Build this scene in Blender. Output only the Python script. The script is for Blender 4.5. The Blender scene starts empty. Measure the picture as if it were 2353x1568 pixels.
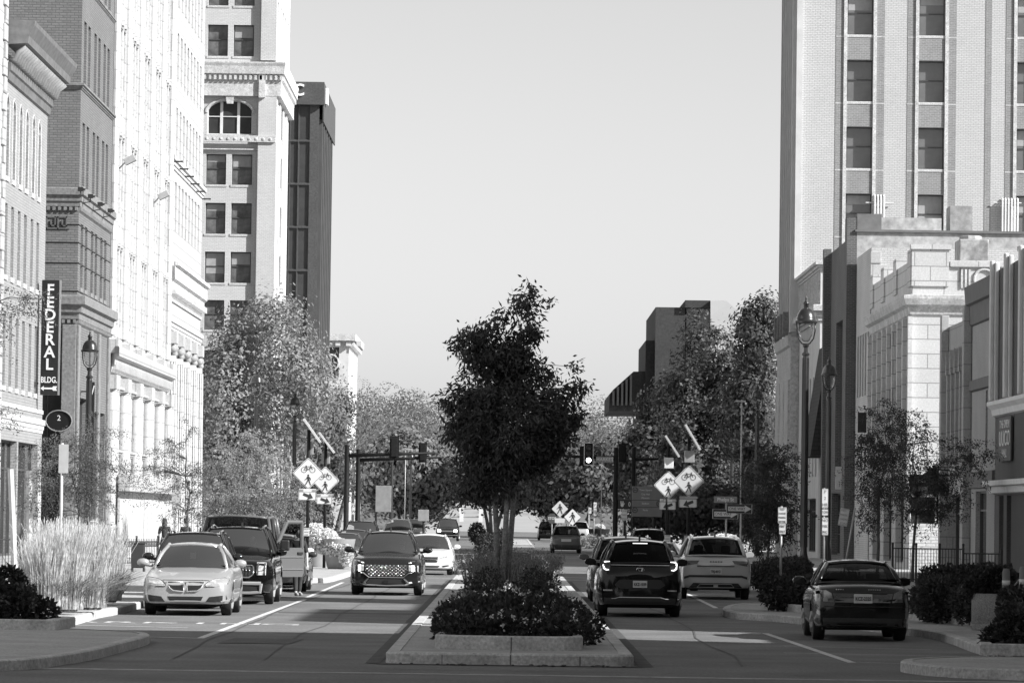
import bpy, bmesh, math, random
import numpy as np
from mathutils import Vector, Matrix
from mathutils.bvhtree import BVHTree
rad = math.radians
scene = bpy.context.scene
COL = scene.collection
random.seed(7)
RNG = np.random.default_rng(11)

# ------------------------------------------------------------------ camera
F = 10000.0; CX, CY = 1176.0, 784.0; EYE = 2.15
PITCH = math.atan(402 / F); ROLL = rad(0.78)
_r = Vector((1, 0, 0)); _u = Vector((0, -math.sin(PITCH), math.cos(PITCH))); FWD = Vector((0, math.cos(PITCH), math.sin(PITCH)))
RT = _r * math.cos(ROLL) + _u * math.sin(ROLL)
UP = _u * math.cos(ROLL) - _r * math.sin(ROLL)
cam = bpy.data.cameras.new("camera"); cam_o = bpy.data.objects.new("camera", cam); COL.objects.link(cam_o)
cam.sensor_width = 36; cam.lens = 36 * F / 2352; cam.clip_start = 1; cam.clip_end = 6000
M = Matrix.Identity(4)
for i in range(3):
    M[i][0] = RT[i]; M[i][1] = UP[i]; M[i][2] = -FWD[i]
M[2][3] = EYE
cam_o.matrix_world = M
scene.camera = cam_o

# ------------------------------------------------------------------ light
SUN_EL, SUN_AZ = rad(33), rad(25)          # azimuth: from +X (right of the street) towards the viewer
SKY_STRENGTH, SUN_STRENGTH = 0.092, 5.0
world = bpy.data.worlds.new("World"); scene.world = world; world.use_nodes = True
wn = world.node_tree; bg = wn.nodes["Background"]
sky = wn.nodes.new("ShaderNodeTexSky"); sky.sky_type = 'NISHITA'; sky.sun_disc = False
sky.sun_elevation = SUN_EL; sky.sun_rotation = rad(90) + SUN_AZ
bw = wn.nodes.new("ShaderNodeRGBToBW")      # black and white photograph
wn.links.new(sky.outputs[0], bw.inputs[0]); wn.links.new(bw.outputs[0], bg.inputs[0])
bg.inputs[1].default_value = SKY_STRENGTH
sun = bpy.data.lights.new("sun", 'SUN'); sun.energy = SUN_STRENGTH; sun.angle = rad(0.5); sun.color = (1, 1, 1)
sun_o = bpy.data.objects.new("sun", sun); COL.objects.link(sun_o)
sdir = Vector((math.cos(SUN_EL) * math.cos(SUN_AZ), -math.cos(SUN_EL) * math.sin(SUN_AZ), math.sin(SUN_EL)))
sun_o.rotation_euler = sdir.to_track_quat('Z', 'Y').to_euler()
scene.view_settings.view_transform = 'Standard'; scene.view_settings.look = 'None'
scene.view_settings.exposure = 0.85; scene.view_settings.gamma = 1.0
scene.render.engine = 'CYCLES'
scene.cycles.max_bounces = 6; scene.cycles.diffuse_bounces = 3; scene.cycles.glossy_bounces = 3
scene.cycles.transparent_max_bounces = 12; scene.cycles.transmission_bounces = 4

# ------------------------------------------------------------------ measuring
def ray(px, py): return RT * ((px - CX) / F) + UP * ((CY - py) / F) + FWD
def A(px, py, Y):
    d = ray(px, py); t = Y / d.y; return Vector((d.x * t, Y, EYE + d.z * t))
def G(px, py, z=0.0):
    d = ray(px, py); t = (z - EYE) / d.z; return Vector((d.x * t, d.y * t, z))
def FX(px, py, X):
    d = ray(px, py); t = X / d.x; return Vector((X, d.y * t, EYE + d.z * t))

# ------------------------------------------------------------------ materials
MATS = {}
def _base(name):
    m = bpy.data.materials.new(name); m.use_nodes = True
    nt = m.node_tree; return m, nt, nt.nodes["Principled BSDF"]
def _pos(nt): return nt.nodes.new("ShaderNodeTexCoord").outputs['Object']
def _noise(nt, vec, scale, detail=5, rough=.6):
    n = nt.nodes.new("ShaderNodeTexNoise"); n.inputs['Scale'].default_value = scale
    n.inputs['Detail'].default_value = detail; n.inputs['Roughness'].default_value = rough
    nt.links.new(vec, n.inputs['Vector']); return n.outputs['Fac']
def _map(nt, fac, lo, hi, a=.3, b=.7):
    n = nt.nodes.new("ShaderNodeMapRange"); n.inputs[1].default_value = a; n.inputs[2].default_value = b
    n.inputs[3].default_value = lo; n.inputs[4].default_value = hi
    nt.links.new(fac, n.inputs[0]); return n.outputs[0]
def _math(nt, op, a, b):
    n = nt.nodes.new("ShaderNodeMath"); n.operation = op
    for i, v in enumerate((a, b)):
        if isinstance(v, (int, float)): n.inputs[i].default_value = v
        else: nt.links.new(v, n.inputs[i])
    return n.outputs[0]
def _bump(nt, b, h, strength, dist=.02):
    n = nt.nodes.new("ShaderNodeBump"); n.inputs['Strength'].default_value = strength; n.inputs['Distance'].default_value = dist
    nt.links.new(h, n.inputs['Height']); nt.links.new(n.outputs[0], b.inputs['Normal'])
def mat(name, c, rough=.8, var=.18, scale=2.0, bump=.0, metal=0.0, coat=0.0, spec=.5, fine=0.0):
    if name in MATS: return MATS[name]
    m, nt, b = _base(name)
    b.inputs['Roughness'].default_value = rough; b.inputs['Metallic'].default_value = metal
    b.inputs['Coat Weight'].default_value = coat; b.inputs['Coat Roughness'].default_value = .05
    b.inputs['Specular IOR Level'].default_value = spec
    b.inputs['Base Color'].default_value = (c, c, c, 1)
    if var > 0:
        p = _pos(nt)
        v = _map(nt, _noise(nt, p, scale), c * (1 - var), c * (1 + var))
        if fine:
            v = _math(nt, 'MULTIPLY', v, _map(nt, _noise(nt, p, fine, 3), .7, 1.3))
        nt.links.new(v, b.inputs['Base Color'])
        if bump: _bump(nt, b, _noise(nt, p, fine or scale * 8, 4), bump)
    MATS[name] = m; return m
def brick(name, c1, c2, mortar, w=.23, h=.075, ms=.012, rough=.85, bump=.4, weather=.15, wscale=.35):
    if name in MATS: return MATS[name]
    m, nt, b = _base(name); b.inputs['Roughness'].default_value = rough
    p = _pos(nt); s = nt.nodes.new("ShaderNodeSeparateXYZ"); nt.links.new(p, s.inputs[0])
    u = _math(nt, 'ADD', s.outputs[0], s.outputs[1])
    c = nt.nodes.new("ShaderNodeCombineXYZ"); nt.links.new(u, c.inputs[0]); nt.links.new(s.outputs[2], c.inputs[1])
    t = nt.nodes.new("ShaderNodeTexBrick"); nt.links.new(c.outputs[0], t.inputs['Vector'])
    for k, v in (('Color1', c1), ('Color2', c2), ('Mortar', mortar)): t.inputs[k].default_value = (v, v, v, 1)
    t.inputs['Scale'].default_value = 1; t.inputs['Mortar Size'].default_value = ms; t.inputs['Mortar Smooth'].default_value = .1
    t.inputs['Brick Width'].default_value = w; t.inputs['Row Height'].default_value = h
    r = nt.nodes.new("ShaderNodeRGBToBW"); nt.links.new(t.outputs['Color'], r.inputs[0])
    v = _math(nt, 'MULTIPLY', r.outputs[0], _map(nt, _noise(nt, p, wscale, 8, .7), 1 - weather, 1 + weather))
    v = _math(nt, 'MULTIPLY', v, _map(nt, _noise(nt, p, 14, 2), .88, 1.12))
    nt.links.new(v, b.inputs['Base Color'])
    if bump:
        inv = _math(nt, 'SUBTRACT', 1, t.outputs['Fac']); _bump(nt, b, inv, bump, .012)
    MATS[name] = m; return m
def emit(name, c, s):
    if name in MATS: return MATS[name]
    m, nt, b = _base(name); b.inputs['Base Color'].default_value = (c, c, c, 1)
    b.inputs['Emission Color'].default_value = (1, 1, 1, 1); b.inputs['Emission Strength'].default_value = s
    MATS[name] = m; return m
def carglass(name, tint, gloss=.7):
    if name in MATS: return MATS[name]
    m, nt, b = _base(name); out = nt.nodes["Material Output"]
    tr = nt.nodes.new("ShaderNodeBsdfTransparent"); tr.inputs[0].default_value = (tint, tint, tint, 1)
    gl = nt.nodes.new("ShaderNodeBsdfGlossy"); gl.inputs['Roughness'].default_value = .03
    fr = nt.nodes.new("ShaderNodeFresnel"); fr.inputs[0].default_value = 1.28
    mx = nt.nodes.new("ShaderNodeMixShader"); nt.links.new(_math(nt, 'MULTIPLY', fr.outputs[0], gloss), mx.inputs[0])
    nt.links.new(tr.outputs[0], mx.inputs[1]); nt.links.new(gl.outputs[0], mx.inputs[2]); nt.links.new(mx.outputs[0], out.inputs[0])
    MATS[name] = m; return m
def leafmat(name, c, var=.45, trans=.35, scale=1.2):
    if name in MATS: return MATS[name]
    m, nt, b = _base(name); out = nt.nodes["Material Output"]
    p = _pos(nt)
    v = _map(nt, _noise(nt, p, scale, 3), c * (1 - var), c * (1 + var))
    v = _math(nt, 'MULTIPLY', v, _map(nt, _noise(nt, p, 11, 2), .6, 1.4))
    nt.links.new(v, b.inputs['Base Color']); b.inputs['Roughness'].default_value = .55; b.inputs['Specular IOR Level'].default_value = .3
    t = nt.nodes.new("ShaderNodeBsdfTranslucent"); nt.links.new(v, t.inputs[0])
    mx = nt.nodes.new("ShaderNodeMixShader"); mx.inputs[0].default_value = trans
    nt.links.new(b.outputs[0], mx.inputs[1]); nt.links.new(t.outputs[0], mx.inputs[2]); nt.links.new(mx.outputs[0], out.inputs[0])
    MATS[name] = m; return m

# ------------------------------------------------------------------ mesh collecting
class MB:
    def __init__(s): s.v = []; s.f = []; s.m = []
    def add(s, vs, fs, m=0):
        o = len(s.v); s.v.extend([tuple(p) for p in vs])
        for f in fs: s.f.append(tuple(i + o for i in f)); s.m.append(m)
        return s
    def quad(s, a, b, c, d, m=0): return s.add((a, b, c, d), ((0, 1, 2, 3),), m)
    def box(s, x0, x1, y0, y1, z0, z1, m=0):
        v = [(x, y, z) for z in (z0, z1) for y in (y0, y1) for x in (x0, x1)]
        return s.add(v, ((0, 2, 3, 1), (4, 5, 7, 6), (0, 1, 5, 4), (2, 6, 7, 3), (0, 4, 6, 2), (1, 3, 7, 5)), m)
    def tube(s, pts, rs, n=8, m=0, cap=True, flat=1.0):
        pts = [Vector(p) for p in pts]
        if isinstance(rs, (int, float)): rs = [rs] * len(pts)
        rings = []; ref = None
        for i, p in enumerate(pts):
            d = (pts[min(i + 1, len(pts) - 1)] - pts[max(i - 1, 0)])
            if d.length < 1e-9: d = Vector((0, 0, 1))
            d.normalize()
            if ref is None: ref = Vector((1, 0, 0)) if abs(d.x) < .8 else Vector((0, 1, 0))
            a = (ref - d * ref.dot(d)).normalized(); b = d.cross(a); ref = a
            rings.append([p + a * (rs[i] * math.cos(2 * math.pi * k / n)) + b * (rs[i] * flat * math.sin(2 * math.pi * k / n)) for k in range(n)])
        vs = [q for r in rings for q in r]; fs = []
        for i in range(len(rings) - 1):
            for k in range(n):
                k2 = (k + 1) % n; fs.append((i * n + k, i * n + k2, (i + 1) * n + k2, (i + 1) * n + k))
        if cap: fs.append(tuple(range(n - 1, -1, -1))); fs.append(tuple((len(rings) - 1) * n + k for k in range(n)))
        return s.add(vs, fs, m)
    def lathe(s, prof, c=(0, 0, 0), n=16, m=0, sx=1, sy=1):
        vs = []; fs = []
        for r, z in prof:
            for k in range(n):
                a = 2 * math.pi * k / n; vs.append((c[0] + r * sx * math.cos(a), c[1] + r * sy * math.sin(a), c[2] + z))
        for i in range(len(prof) - 1):
            for k in range(n):
                k2 = (k + 1) % n; fs.append((i * n + k, i * n + k2, (i + 1) * n + k2, (i + 1) * n + k))
        fs.append(tuple(range(n - 1, -1, -1))); fs.append(tuple((len(prof) - 1) * n + k for k in range(n)))
        return s.add(vs, fs, m)
    def prism(s, poly, f0, f1, m=0):
        """poly: list of 2-D points; f0, f1 map a point to the two end faces"""
        n = len(poly); vs = [f0(p) for p in poly] + [f1(p) for p in poly]
        fs = [tuple(range(n)), tuple(range(2 * n - 1, n - 1, -1))] + [(k, (k + 1) % n, n + (k + 1) % n, n + k) for k in range(n)]
        return s.add(vs, fs, m)
    def ball(s, c, r, m=0, n=12, rx=None, ry=None, rz=None):
        rx = rx or r; ry = ry or r; rz = rz or r; h = n // 2
        prof = []
        vs = []; fs = []
        for i in range(h + 1):
            t = math.pi * i / h
            for k in range(n):
                a = 2 * math.pi * k / n
                vs.append((c[0] + rx * math.sin(t) * math.cos(a), c[1] + ry * math.sin(t) * math.sin(a), c[2] - rz * math.cos(t)))
        for i in range(h):
            for k in range(n):
                k2 = (k + 1) % n; fs.append((i * n + k, i * n + k2, (i + 1) * n + k2, (i + 1) * n + k))
        return s.add(vs, fs, m)
    def build(s, name, mats, parent=None, smooth=False, local=False, bevel=0, loc=None, angle=None):
        me = bpy.data.meshes.new(name)
        off = Vector((0, 0, 0))
        if parent is not None and not local:
            q = parent
            while q is not None: off = off + q.location; q = q.parent
        if loc is not None: off = Vector(loc)
        me.from_pydata([(x - off[0], y - off[1], z - off[2]) for x, y, z in s.v], [], s.f)
        if not isinstance(mats, (list, tuple)): mats = [mats]
        for mm in mats: me.materials.append(mm)
        if len(mats) > 1: me.polygons.foreach_set('material_index', s.m)
        if smooth: me.polygons.foreach_set('use_smooth', [True] * len(s.f))
        me.update()
        o = bpy.data.objects.new(name, me); COL.objects.link(o)
        if parent is not None: o.parent = parent
        elif loc is not None: o.location = loc
        if bevel:
            b = o.modifiers.new("bevel", 'BEVEL'); b.width = bevel; b.segments = 2; b.limit_method = 'ANGLE'; b.angle_limit = rad(40)
        if smooth and angle:
            bm = bmesh.new(); bm.from_mesh(me)
            for e in bm.edges:
                if len(e.link_faces) == 2 and e.calc_face_angle(0) > rad(angle): e.smooth = False
            bm.to_mesh(me); bm.free()
        return o

def tag(o, label=None, cat=None, group=None, kind=None):
    if label: o['label'] = label
    if cat: o['category'] = cat
    if group: o['group'] = group
    if kind: o['kind'] = kind
    return o
def thing(name, label, cat, loc=(0, 0, 0), rotz=0.0, group=None):
    o = bpy.data.objects.new(name, None); COL.objects.link(o); o.empty_display_size = .2
    o.location = loc; o.rotation_euler = (0, 0, rotz)
    return tag(o, label, cat, group)
def struct(mb, name, m, **k):
    o = mb.build(name, m, **k); o['kind'] = 'structure'; return o
def copy_tree(o, parent=None):
    c = o.copy(); COL.objects.link(c); c.parent = parent
    for ch in list(o.children): copy_tree(ch, c)
    return c
def islands(mb):
    par = list(range(len(mb.v)))
    def find(i):
        while par[i] != i: par[i] = par[par[i]]; i = par[i]
        return i
    for f in mb.f:
        for i in f[1:]: par[find(i)] = find(f[0])
    out = {}
    for f, m in zip(mb.f, mb.m): out.setdefault(find(f[0]), []).append((f, m))
    res = []
    for fl in out.values():
        q = MB(); ids = sorted({i for f, _ in fl for i in f}); k = {i: n for n, i in enumerate(ids)}
        q.v = [mb.v[i] for i in ids]; q.f = [tuple(k[i] for i in f) for f, _ in fl]; q.m = [m for _, m in fl]; res.append(q)
    return res
def text_obj(s, size, parent, loc, rot, m, name='lettering', ext=.004, sx=1.0, font_bold=0.0, align='CENTER'):
    cu = bpy.data.curves.new(name, 'FONT'); cu.body = s; cu.size = size; cu.align_x = align; cu.align_y = 'CENTER'; cu.extrude = ext; cu.offset = font_bold
    cu.resolution_u = 3
    t = bpy.data.objects.new(name, cu); me = bpy.data.meshes.new_from_object(t); bpy.data.objects.remove(t); bpy.data.curves.remove(cu)
    me.materials.append(m)
    o = bpy.data.objects.new(name, me); COL.objects.link(o); o.parent = parent
    o.location = loc; o.rotation_euler = rot; o.scale = (sx, 1, 1); me.name = name
    return o
FACE_CAM = (rad(90), 0, 0)       # text standing up, read from the viewer's side
# ================================================================== SETTING: ground, road, pavements
M_asph = mat('asphalt', .15, .9, .26, .45, .35, fine=18, spec=.3)
M_asph2 = mat('far_asphalt', .12, .9, .15, .1)
M_conc = mat('pavement_concrete', .36, .9, .16, .8, .15, fine=25, spec=.3)
M_kerb = mat('kerb_concrete', .44, .9, .22, 1.6, .25, fine=20, spec=.3)
M_paint = mat('road_paint', .55, .8, .35, 4, fine=30)
M_paint_old = mat('worn_road_paint', .30, .85, .4, 3, fine=22)
M_soil = mat('soil', .05, .95, .4, 4, .5)
M_joint = mat('pavement_joint', .12, .95, 0)
mb = MB()
ys = [-60, 300, 900, 3000, 5000]
for i in range(4):
    mb.quad((-3000, ys[i], -.02), (3000, ys[i], -.02), (3000, ys[i + 1], -.02), (-3000, ys[i + 1], -.02))
struct(mb, 'ground', M_asph2)
mb = MB(); mb.quad((-12, -40, 0), (12, -40, 0), (12, 640, 0), (-12, 640, 0)); struct(mb, 'road', M_asph)

def slab(name, poly, z0, z1, m, kerb=.16, km=None):
    """pavement slab with a separate kerb strip round the road side"""
    mb = MB(); mb.prism(poly, lambda p: (p[0], p[1], z1), lambda p: (p[0], p[1], z0), 0)
    return struct(mb, name, m)
def strip(poly, w, side):
    """offset an open polyline sideways by w"""
    out = []
    for i, p in enumerate(poly):
        a = Vector(poly[max(0, i - 1)]); b = Vector(poly[min(len(poly) - 1, i + 1)])
        d = (b - a).normalized(); out.append((p[0] - d.y * w * side, p[1] + d.x * w * side))
    return out
def smooth_line(pts, n=4):
    out = []
    P = [Vector(p) for p in pts]
    for i in range(len(P) - 1):
        p0 = P[max(i - 1, 0)]; p1 = P[i]; p2 = P[i + 1]; p3 = P[min(i + 2, len(P) - 1)]
        for k in range(n):
            t = k / n
            q = .5 * ((2 * p1) + (p2 - p0) * t + (2 * p0 - 5 * p1 + 4 * p2 - p3) * t * t + (3 * p1 - p0 - 3 * p2 + p3) * t ** 3)
            out.append((q.x, q.y))
    out.append(tuple(P[-1])); return out
def g2(px, py): p = G(px, py); return (p.x, p.y)
def pavement(name, line, xback, side, z=.15, kw=.17):
    """kerb line (near to far) plus everything out to xback"""
    line = smooth_line(line)
    inner = strip(line, kw, side)
    mb = MB()
    for i in range(len(line) - 1):
        a, b, c, d = line[i], line[i + 1], inner[i + 1], inner[i]
        mb.quad((a[0], a[1], 0), (b[0], b[1], 0), (b[0], b[1], z - .02), (a[0], a[1], z - .02))
        mb.quad((a[0], a[1], z - .02), (b[0], b[1], z - .02), (b[0] + (c[0] - b[0]) * .2, b[1] + (c[1] - b[1]) * .2, z), (a[0] + (d[0] - a[0]) * .2, a[1] + (d[1] - a[1]) * .2, z))
        mb.quad((a[0] + (d[0] - a[0]) * .2, a[1] + (d[1] - a[1]) * .2, z), (b[0] + (c[0] - b[0]) * .2, b[1] + (c[1] - b[1]) * .2, z), (c[0], c[1], z), (d[0], d[1], z))
    struct(mb, name.replace('pavement', 'kerb'), M_kerb)
    poly = list(inner) + [(xback, inner[-1][1]), (xback, inner[0][1])]
    mb = MB(); mb.prism(poly, lambda p: (p[0], p[1], z - .006), lambda p: (p[0], p[1], -.01), 0)
    struct(mb, name, M_conc)
left_line = [(-40, 56.8), (-20, 57.0), (-9, 57.3), (-7.6, 57.6), g2(0, 1540), g2(81, 1535), g2(200, 1517), g2(290, 1494), g2(338, 1480), g2(335, 1472), g2(270, 1467), (-8.3, 75.5), (-8.9, 78),
             g2(142, 1441), g2(231, 1418), (-8.15, 91), (-8.2, 100), (-8.2, 126), (-7.9, 131), (-6.2, 136), (-5.6, 140), (-5.6, 172), (-6.4, 176), (-8.0, 181), (-8.2, 188), (-8.2, 236)]
pavement('pavement_left', left_line, -45, 1)
right_line = [(40, 57.6), (20, 58), (10, 58.6), (8, 59), g2(2352, 1562), g2(2180, 1555), g2(2090, 1546), g2(2068, 1540), g2(2090, 1534), g2(2200, 1529), (8.3, 66.5), g2(2261, 1505), g2(2174, 1475), g2(2096, 1460), g2(1839, 1433), g2(1764, 1426), g2(1690, 1421),
              g2(1660, 1412), g2(1676, 1402), g2(1739, 1397), (8.2, 109), (8.3, 114), (8.2, 128), (7.8, 133), (6.2, 138), (5.5, 142), (5.5, 172), (6.4, 176), (8.0, 181), (8.2, 188), (8.2, 236)]
pavement('pavement_right', right_line, 45, -1)
for sx in (-1, 1):
    pavement('far_pavement_left' if sx < 0 else 'far_pavement_right', [(sx * 40, 252), (sx * 12, 253), (sx * 8.6, 256), (sx * 8.2, 262), (sx * 8.2, 420), (sx * 8.2, 600)], sx * 45, -sx)

def ribbon(name, pts, w, m, z=.004):
    mb = MB()
    a = strip(pts, w / 2, 1); b = strip(pts, w / 2, -1)
    for i in range(len(pts) - 1): mb.quad((*a[i], z), (*a[i + 1], z), (*b[i + 1], z), (*b[i], z))
    return struct(mb, name, m)
ribbon('parking_line', [g2(460, 1465), g2(700, 1376)], .13, M_paint)
ribbon('parking_line', [g2(1758, 1454), g2(1957, 1521)], .13, M_paint)
ribbon('parking_line', [(-5.2, 112), (-5.25, 138)], .12, M_paint)
ribbon('parking_line', [(5.05, 106), (5.2, 138)], .12, M_paint)
ribbon('parking_line', [g2(100, 1456), g2(460, 1465)], .13, M_paint, .0045)
ribbon('parking_line', [g2(90, 1433), g2(430, 1441)], .13, M_paint, .005)
for y0 in (1484, 1500, 1521): ribbon('parking_line', [g2(1800 if y0 < 1510 else 1950, y0 - 1), g2(2230 if y0 > 1490 else 2140, y0 + 8)], .05, M_paint, .008)
ribbon('parking_line', [(5.1, 108.5), (8.1, 108.4)], .14, M_paint, .005)
ribbon('parking_line', [(5.1, 112.5), (8.1, 112.4)], .14, M_paint, .005)
ribbon('worn_stop_line', [(-12, 59.6), (12, 59.0)], .42, M_paint_old)
for Y in (150.5, 156.5):
    ribbon('crossing_line', [(-5.5, Y), (-1.9, Y)], .35, M_paint); ribbon('crossing_line', [(1.9, Y), (5.4, Y)], .35, M_paint)
ribbon('crossing_line', [(-8.1, 238), (8.1, 238)], .5, M_paint, .005)
ribbon('crossing_line', [(-8.1, 243), (8.1, 243)], .5, M_paint, .005)
ribbon('stop_line', [(1.4, 232), (8.1, 232)], .6, M_paint, .005)
ribbon('road_seam', [(-12, 61.2), (12, 60.6)], .06, M_joint, .006)
ribbon('road_patch', [(-5.0, 95), (-2.0, 95.2)], .9, mat('patched_asphalt', .075, .9, .2, 1, .2, fine=20), .005)
# letters of the bus bay, seen almost edge-on on the left of the road
for k, ch in enumerate('PARKING'):
    t = text_obj(ch, 1.5, None, (-9.1 + k * .78, 84.6, .006), (0, 0, 0), M_paint, 'road_lettering', .0005, .8); t['kind'] = 'structure'

# median island
MX0, MX1 = -1.78, 1.84
def rounded(x0, x1, y0, y1, r, bow=0, n=5):
    pts = []
    for cx, cy, a0 in ((x1 - r, y1 - r, 0), (x0 + r, y1 - r, 90), (x0 + r, y0 + r, 180), (x1 - r, y0 + r, 270)):
        for k in range(n + 1):
            a = rad(a0 + 90 * k / n); x = cx + r * math.cos(a); y = cy + r * math.sin(a)
            if a0 >= 180 and bow: y -= bow * (1 - ((x - (x0 + x1) / 2) / ((x1 - x0) / 2)) ** 2)
            pts.append((x, y))
        if a0 == 180 and bow:
            for k in range(1, 6):
                x = x0 + r + (x1 - x0 - 2 * r) * k / 6; pts.append((x, y0 - bow * (1 - ((x - (x0 + x1) / 2) / ((x1 - x0) / 2)) ** 2)))
    return pts
def ringwall(mb, outer, inner, z0, z1, ch=.02):
    n = len(outer)
    for i in range(n):
        j = (i + 1) % n; a, b, c, d = outer[i], outer[j], inner[j], inner[i]
        o2 = lambda p, q: (p[0] + (q[0] - p[0]) * .12, p[1] + (q[1] - p[1]) * .12)
        a2, b2 = o2(a, d), o2(b, c)
        mb.quad((*a, z0), (*b, z0), (*b, z1 - ch), (*a, z1 - ch)); mb.quad((*a, z1 - ch), (*b, z1 - ch), (*b2, z1), (*a2, z1))
        mb.quad((*a2, z1), (*b2, z1), (*c, z1), (*d, z1)); mb.quad((*d, z0), (*c, z0), (*c, z1), (*d, z1))
def median(x0, x1, y0, y1, tag_):
    o = rounded(x0, x1, y0, y1, .35, .12); i = rounded(x0 + .2, x1 - .2, y0 + .25, y1 - .2, .22, .1)
    mb = MB(); ringwall(mb, o, i, 0, .17, .03); struct(mb, 'median_kerb', M_kerb)
    mb = MB(); mb.prism(i, lambda p: (*p, .158), lambda p: (*p, 0)); struct(mb, 'median_pavement', M_conc)
    mb = MB(); mb.quad((x0 + .19, y0 + .24, .161), (x1 - .19, y0 + .24, .161), (x1 - .19, y0 + .28, .161), (x0 + .19, y0 + .28, .161)); struct(mb, 'pavement_joint', M_joint)
median(MX0, MX1, 63.4, 147, 'near'); median(-1.9, 1.75, 160, 227, 'far'); median(-1.9, 1.7, 262, 400, 'distant')
def planter_bed(x0, x1, y0, y1, h, label, bow=.1):
    o = rounded(x0, x1, y0, y1, .4, bow); i = rounded(x0 + .15, x1 - .15, y0 + .16, y1 - .15, .28, bow)
    mb = MB(); ringwall(mb, o, i, .15, .17 + h, .02)
    w = mb.build('planter_kerb', M_kerb); tag(w, label, 'planter')
    mb = MB(); mb.prism(i, lambda p: (*p, .14 + h), lambda p: (*p, .15)); struct(mb, 'soil', M_soil)
planter_bed(-1.1, 1.13, 65.3, 120, .2, 'low pale concrete planter kerb round the flower bed on the nearest median', .14)
planter_bed(-1.15, 1.1, 163, 224, .2, 'low concrete planter kerb on the middle median beyond the crossing', .1)
mb = MB()
for xx, yy, z0, z1 in ((.04, 63.276, .0, .15), (.05, 65.156, .165, .355), (-.95, 63.315, 0, .14), (1.05, 63.318, 0, .14)):
    mb.quad((xx - .009, yy, z0), (xx + .009, yy, z0), (xx + .009, yy, z1), (xx - .009, yy, z1))
mb.quad((.03, 63.27, .172), (.05, 63.27, .172), (.06, 65.15, .165), (.04, 65.15, .165))
struct(mb, 'kerb_joint', M_joint)
# pavement joints on both sides
mb = MB()
for Y in np.arange(62, 236, 3.0):
    for a, b in ((-17, -8.6), (8.6, 17)): mb.quad((a, Y, .147), (b, Y, .147), (b, Y + .04, .147), (a, Y + .04, .147))
struct(mb, 'pavement_joint', M_joint)

# worn and mended asphalt: seams, cracks and gutters
rs = random.Random(21); M_tar = mat('tar_seam', .065, .8, .3, 5); M_gut = mat('gutter_dirt', .055, .95, .4, 2, fine=10)
for k in range(7):
    y = rs.uniform(57, 135); x = rs.uniform(-7.5, 5); n = 6; L_ = rs.uniform(1.2, 4.5)
    ribbon('tar_seam', [(x + L_ * i / n, y + rs.uniform(-.15, .15)) for i in range(n + 1)], rs.uniform(.02, .045), M_tar, .003 + k * .0002)
for k in range(5):
    x = (-3.6, 3.5, -1.95, 2.0, -5.0)[k]; ribbon('tar_seam', [(x + rs.uniform(-.12, .12), y) for y in range(64, 150, 5)], .035, M_tar, .0072 + k * .0002)
for i, (x, y, w, l) in enumerate(((-4.2, 72, 1.2, 3.0),)):
    mb = MB(); mb.quad((x - w / 2, y, .0085), (x + w / 2, y, .0085), (x + w / 2 + .1, y + l, .0085), (x - w / 2 + .1, y + l, .0085)); struct(mb, 'road_patch', mat('patched_asphalt', .075, .9, .2, 1, .2, fine=20))
ribbon('gutter', [(-1.9, 63.0), (0, 63.0), (1.95, 63.0)], .25, M_gut, .0095)
ribbon('gutter', [(-1.95, 63.2), (-1.95, 146)], .22, M_gut, .0097); ribbon('gutter', [(2.0, 63.2), (2.0, 146)], .22, M_gut, .0097)
# ================================================================== BUILDINGS
M_glassD = mat('dark_window_glass', .045, .08, .3, .6, spec=.6)
M_glassM = mat('grey_window_glass', .13, .12, .35, .5, spec=.6)
M_glassL = mat('pale_window_glass', .30, .2, .3, .5, spec=.5)
M_white = brick('white_terracotta', .45, .43, .29, 1.1, .6, .03, .6, .2, .05)
M_whiteP = brick('white_terracotta_trim', .41, .39, .27, 1.3, .8, .03, .6, .2, .08)
M_frameW = mat('white_window_frame', .62, .6, .1, 2)
M_frameD = mat('dark_window_frame', .06, .5, .2, 2)
M_black = mat('black_iron', .025, .45, .2, 4)
M_stoneL = mat('pale_stone_trim', .48, .8, .2, 2, .15, fine=12)
M_roof = mat('flat_roof', .12, .95, .2, 1)

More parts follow.
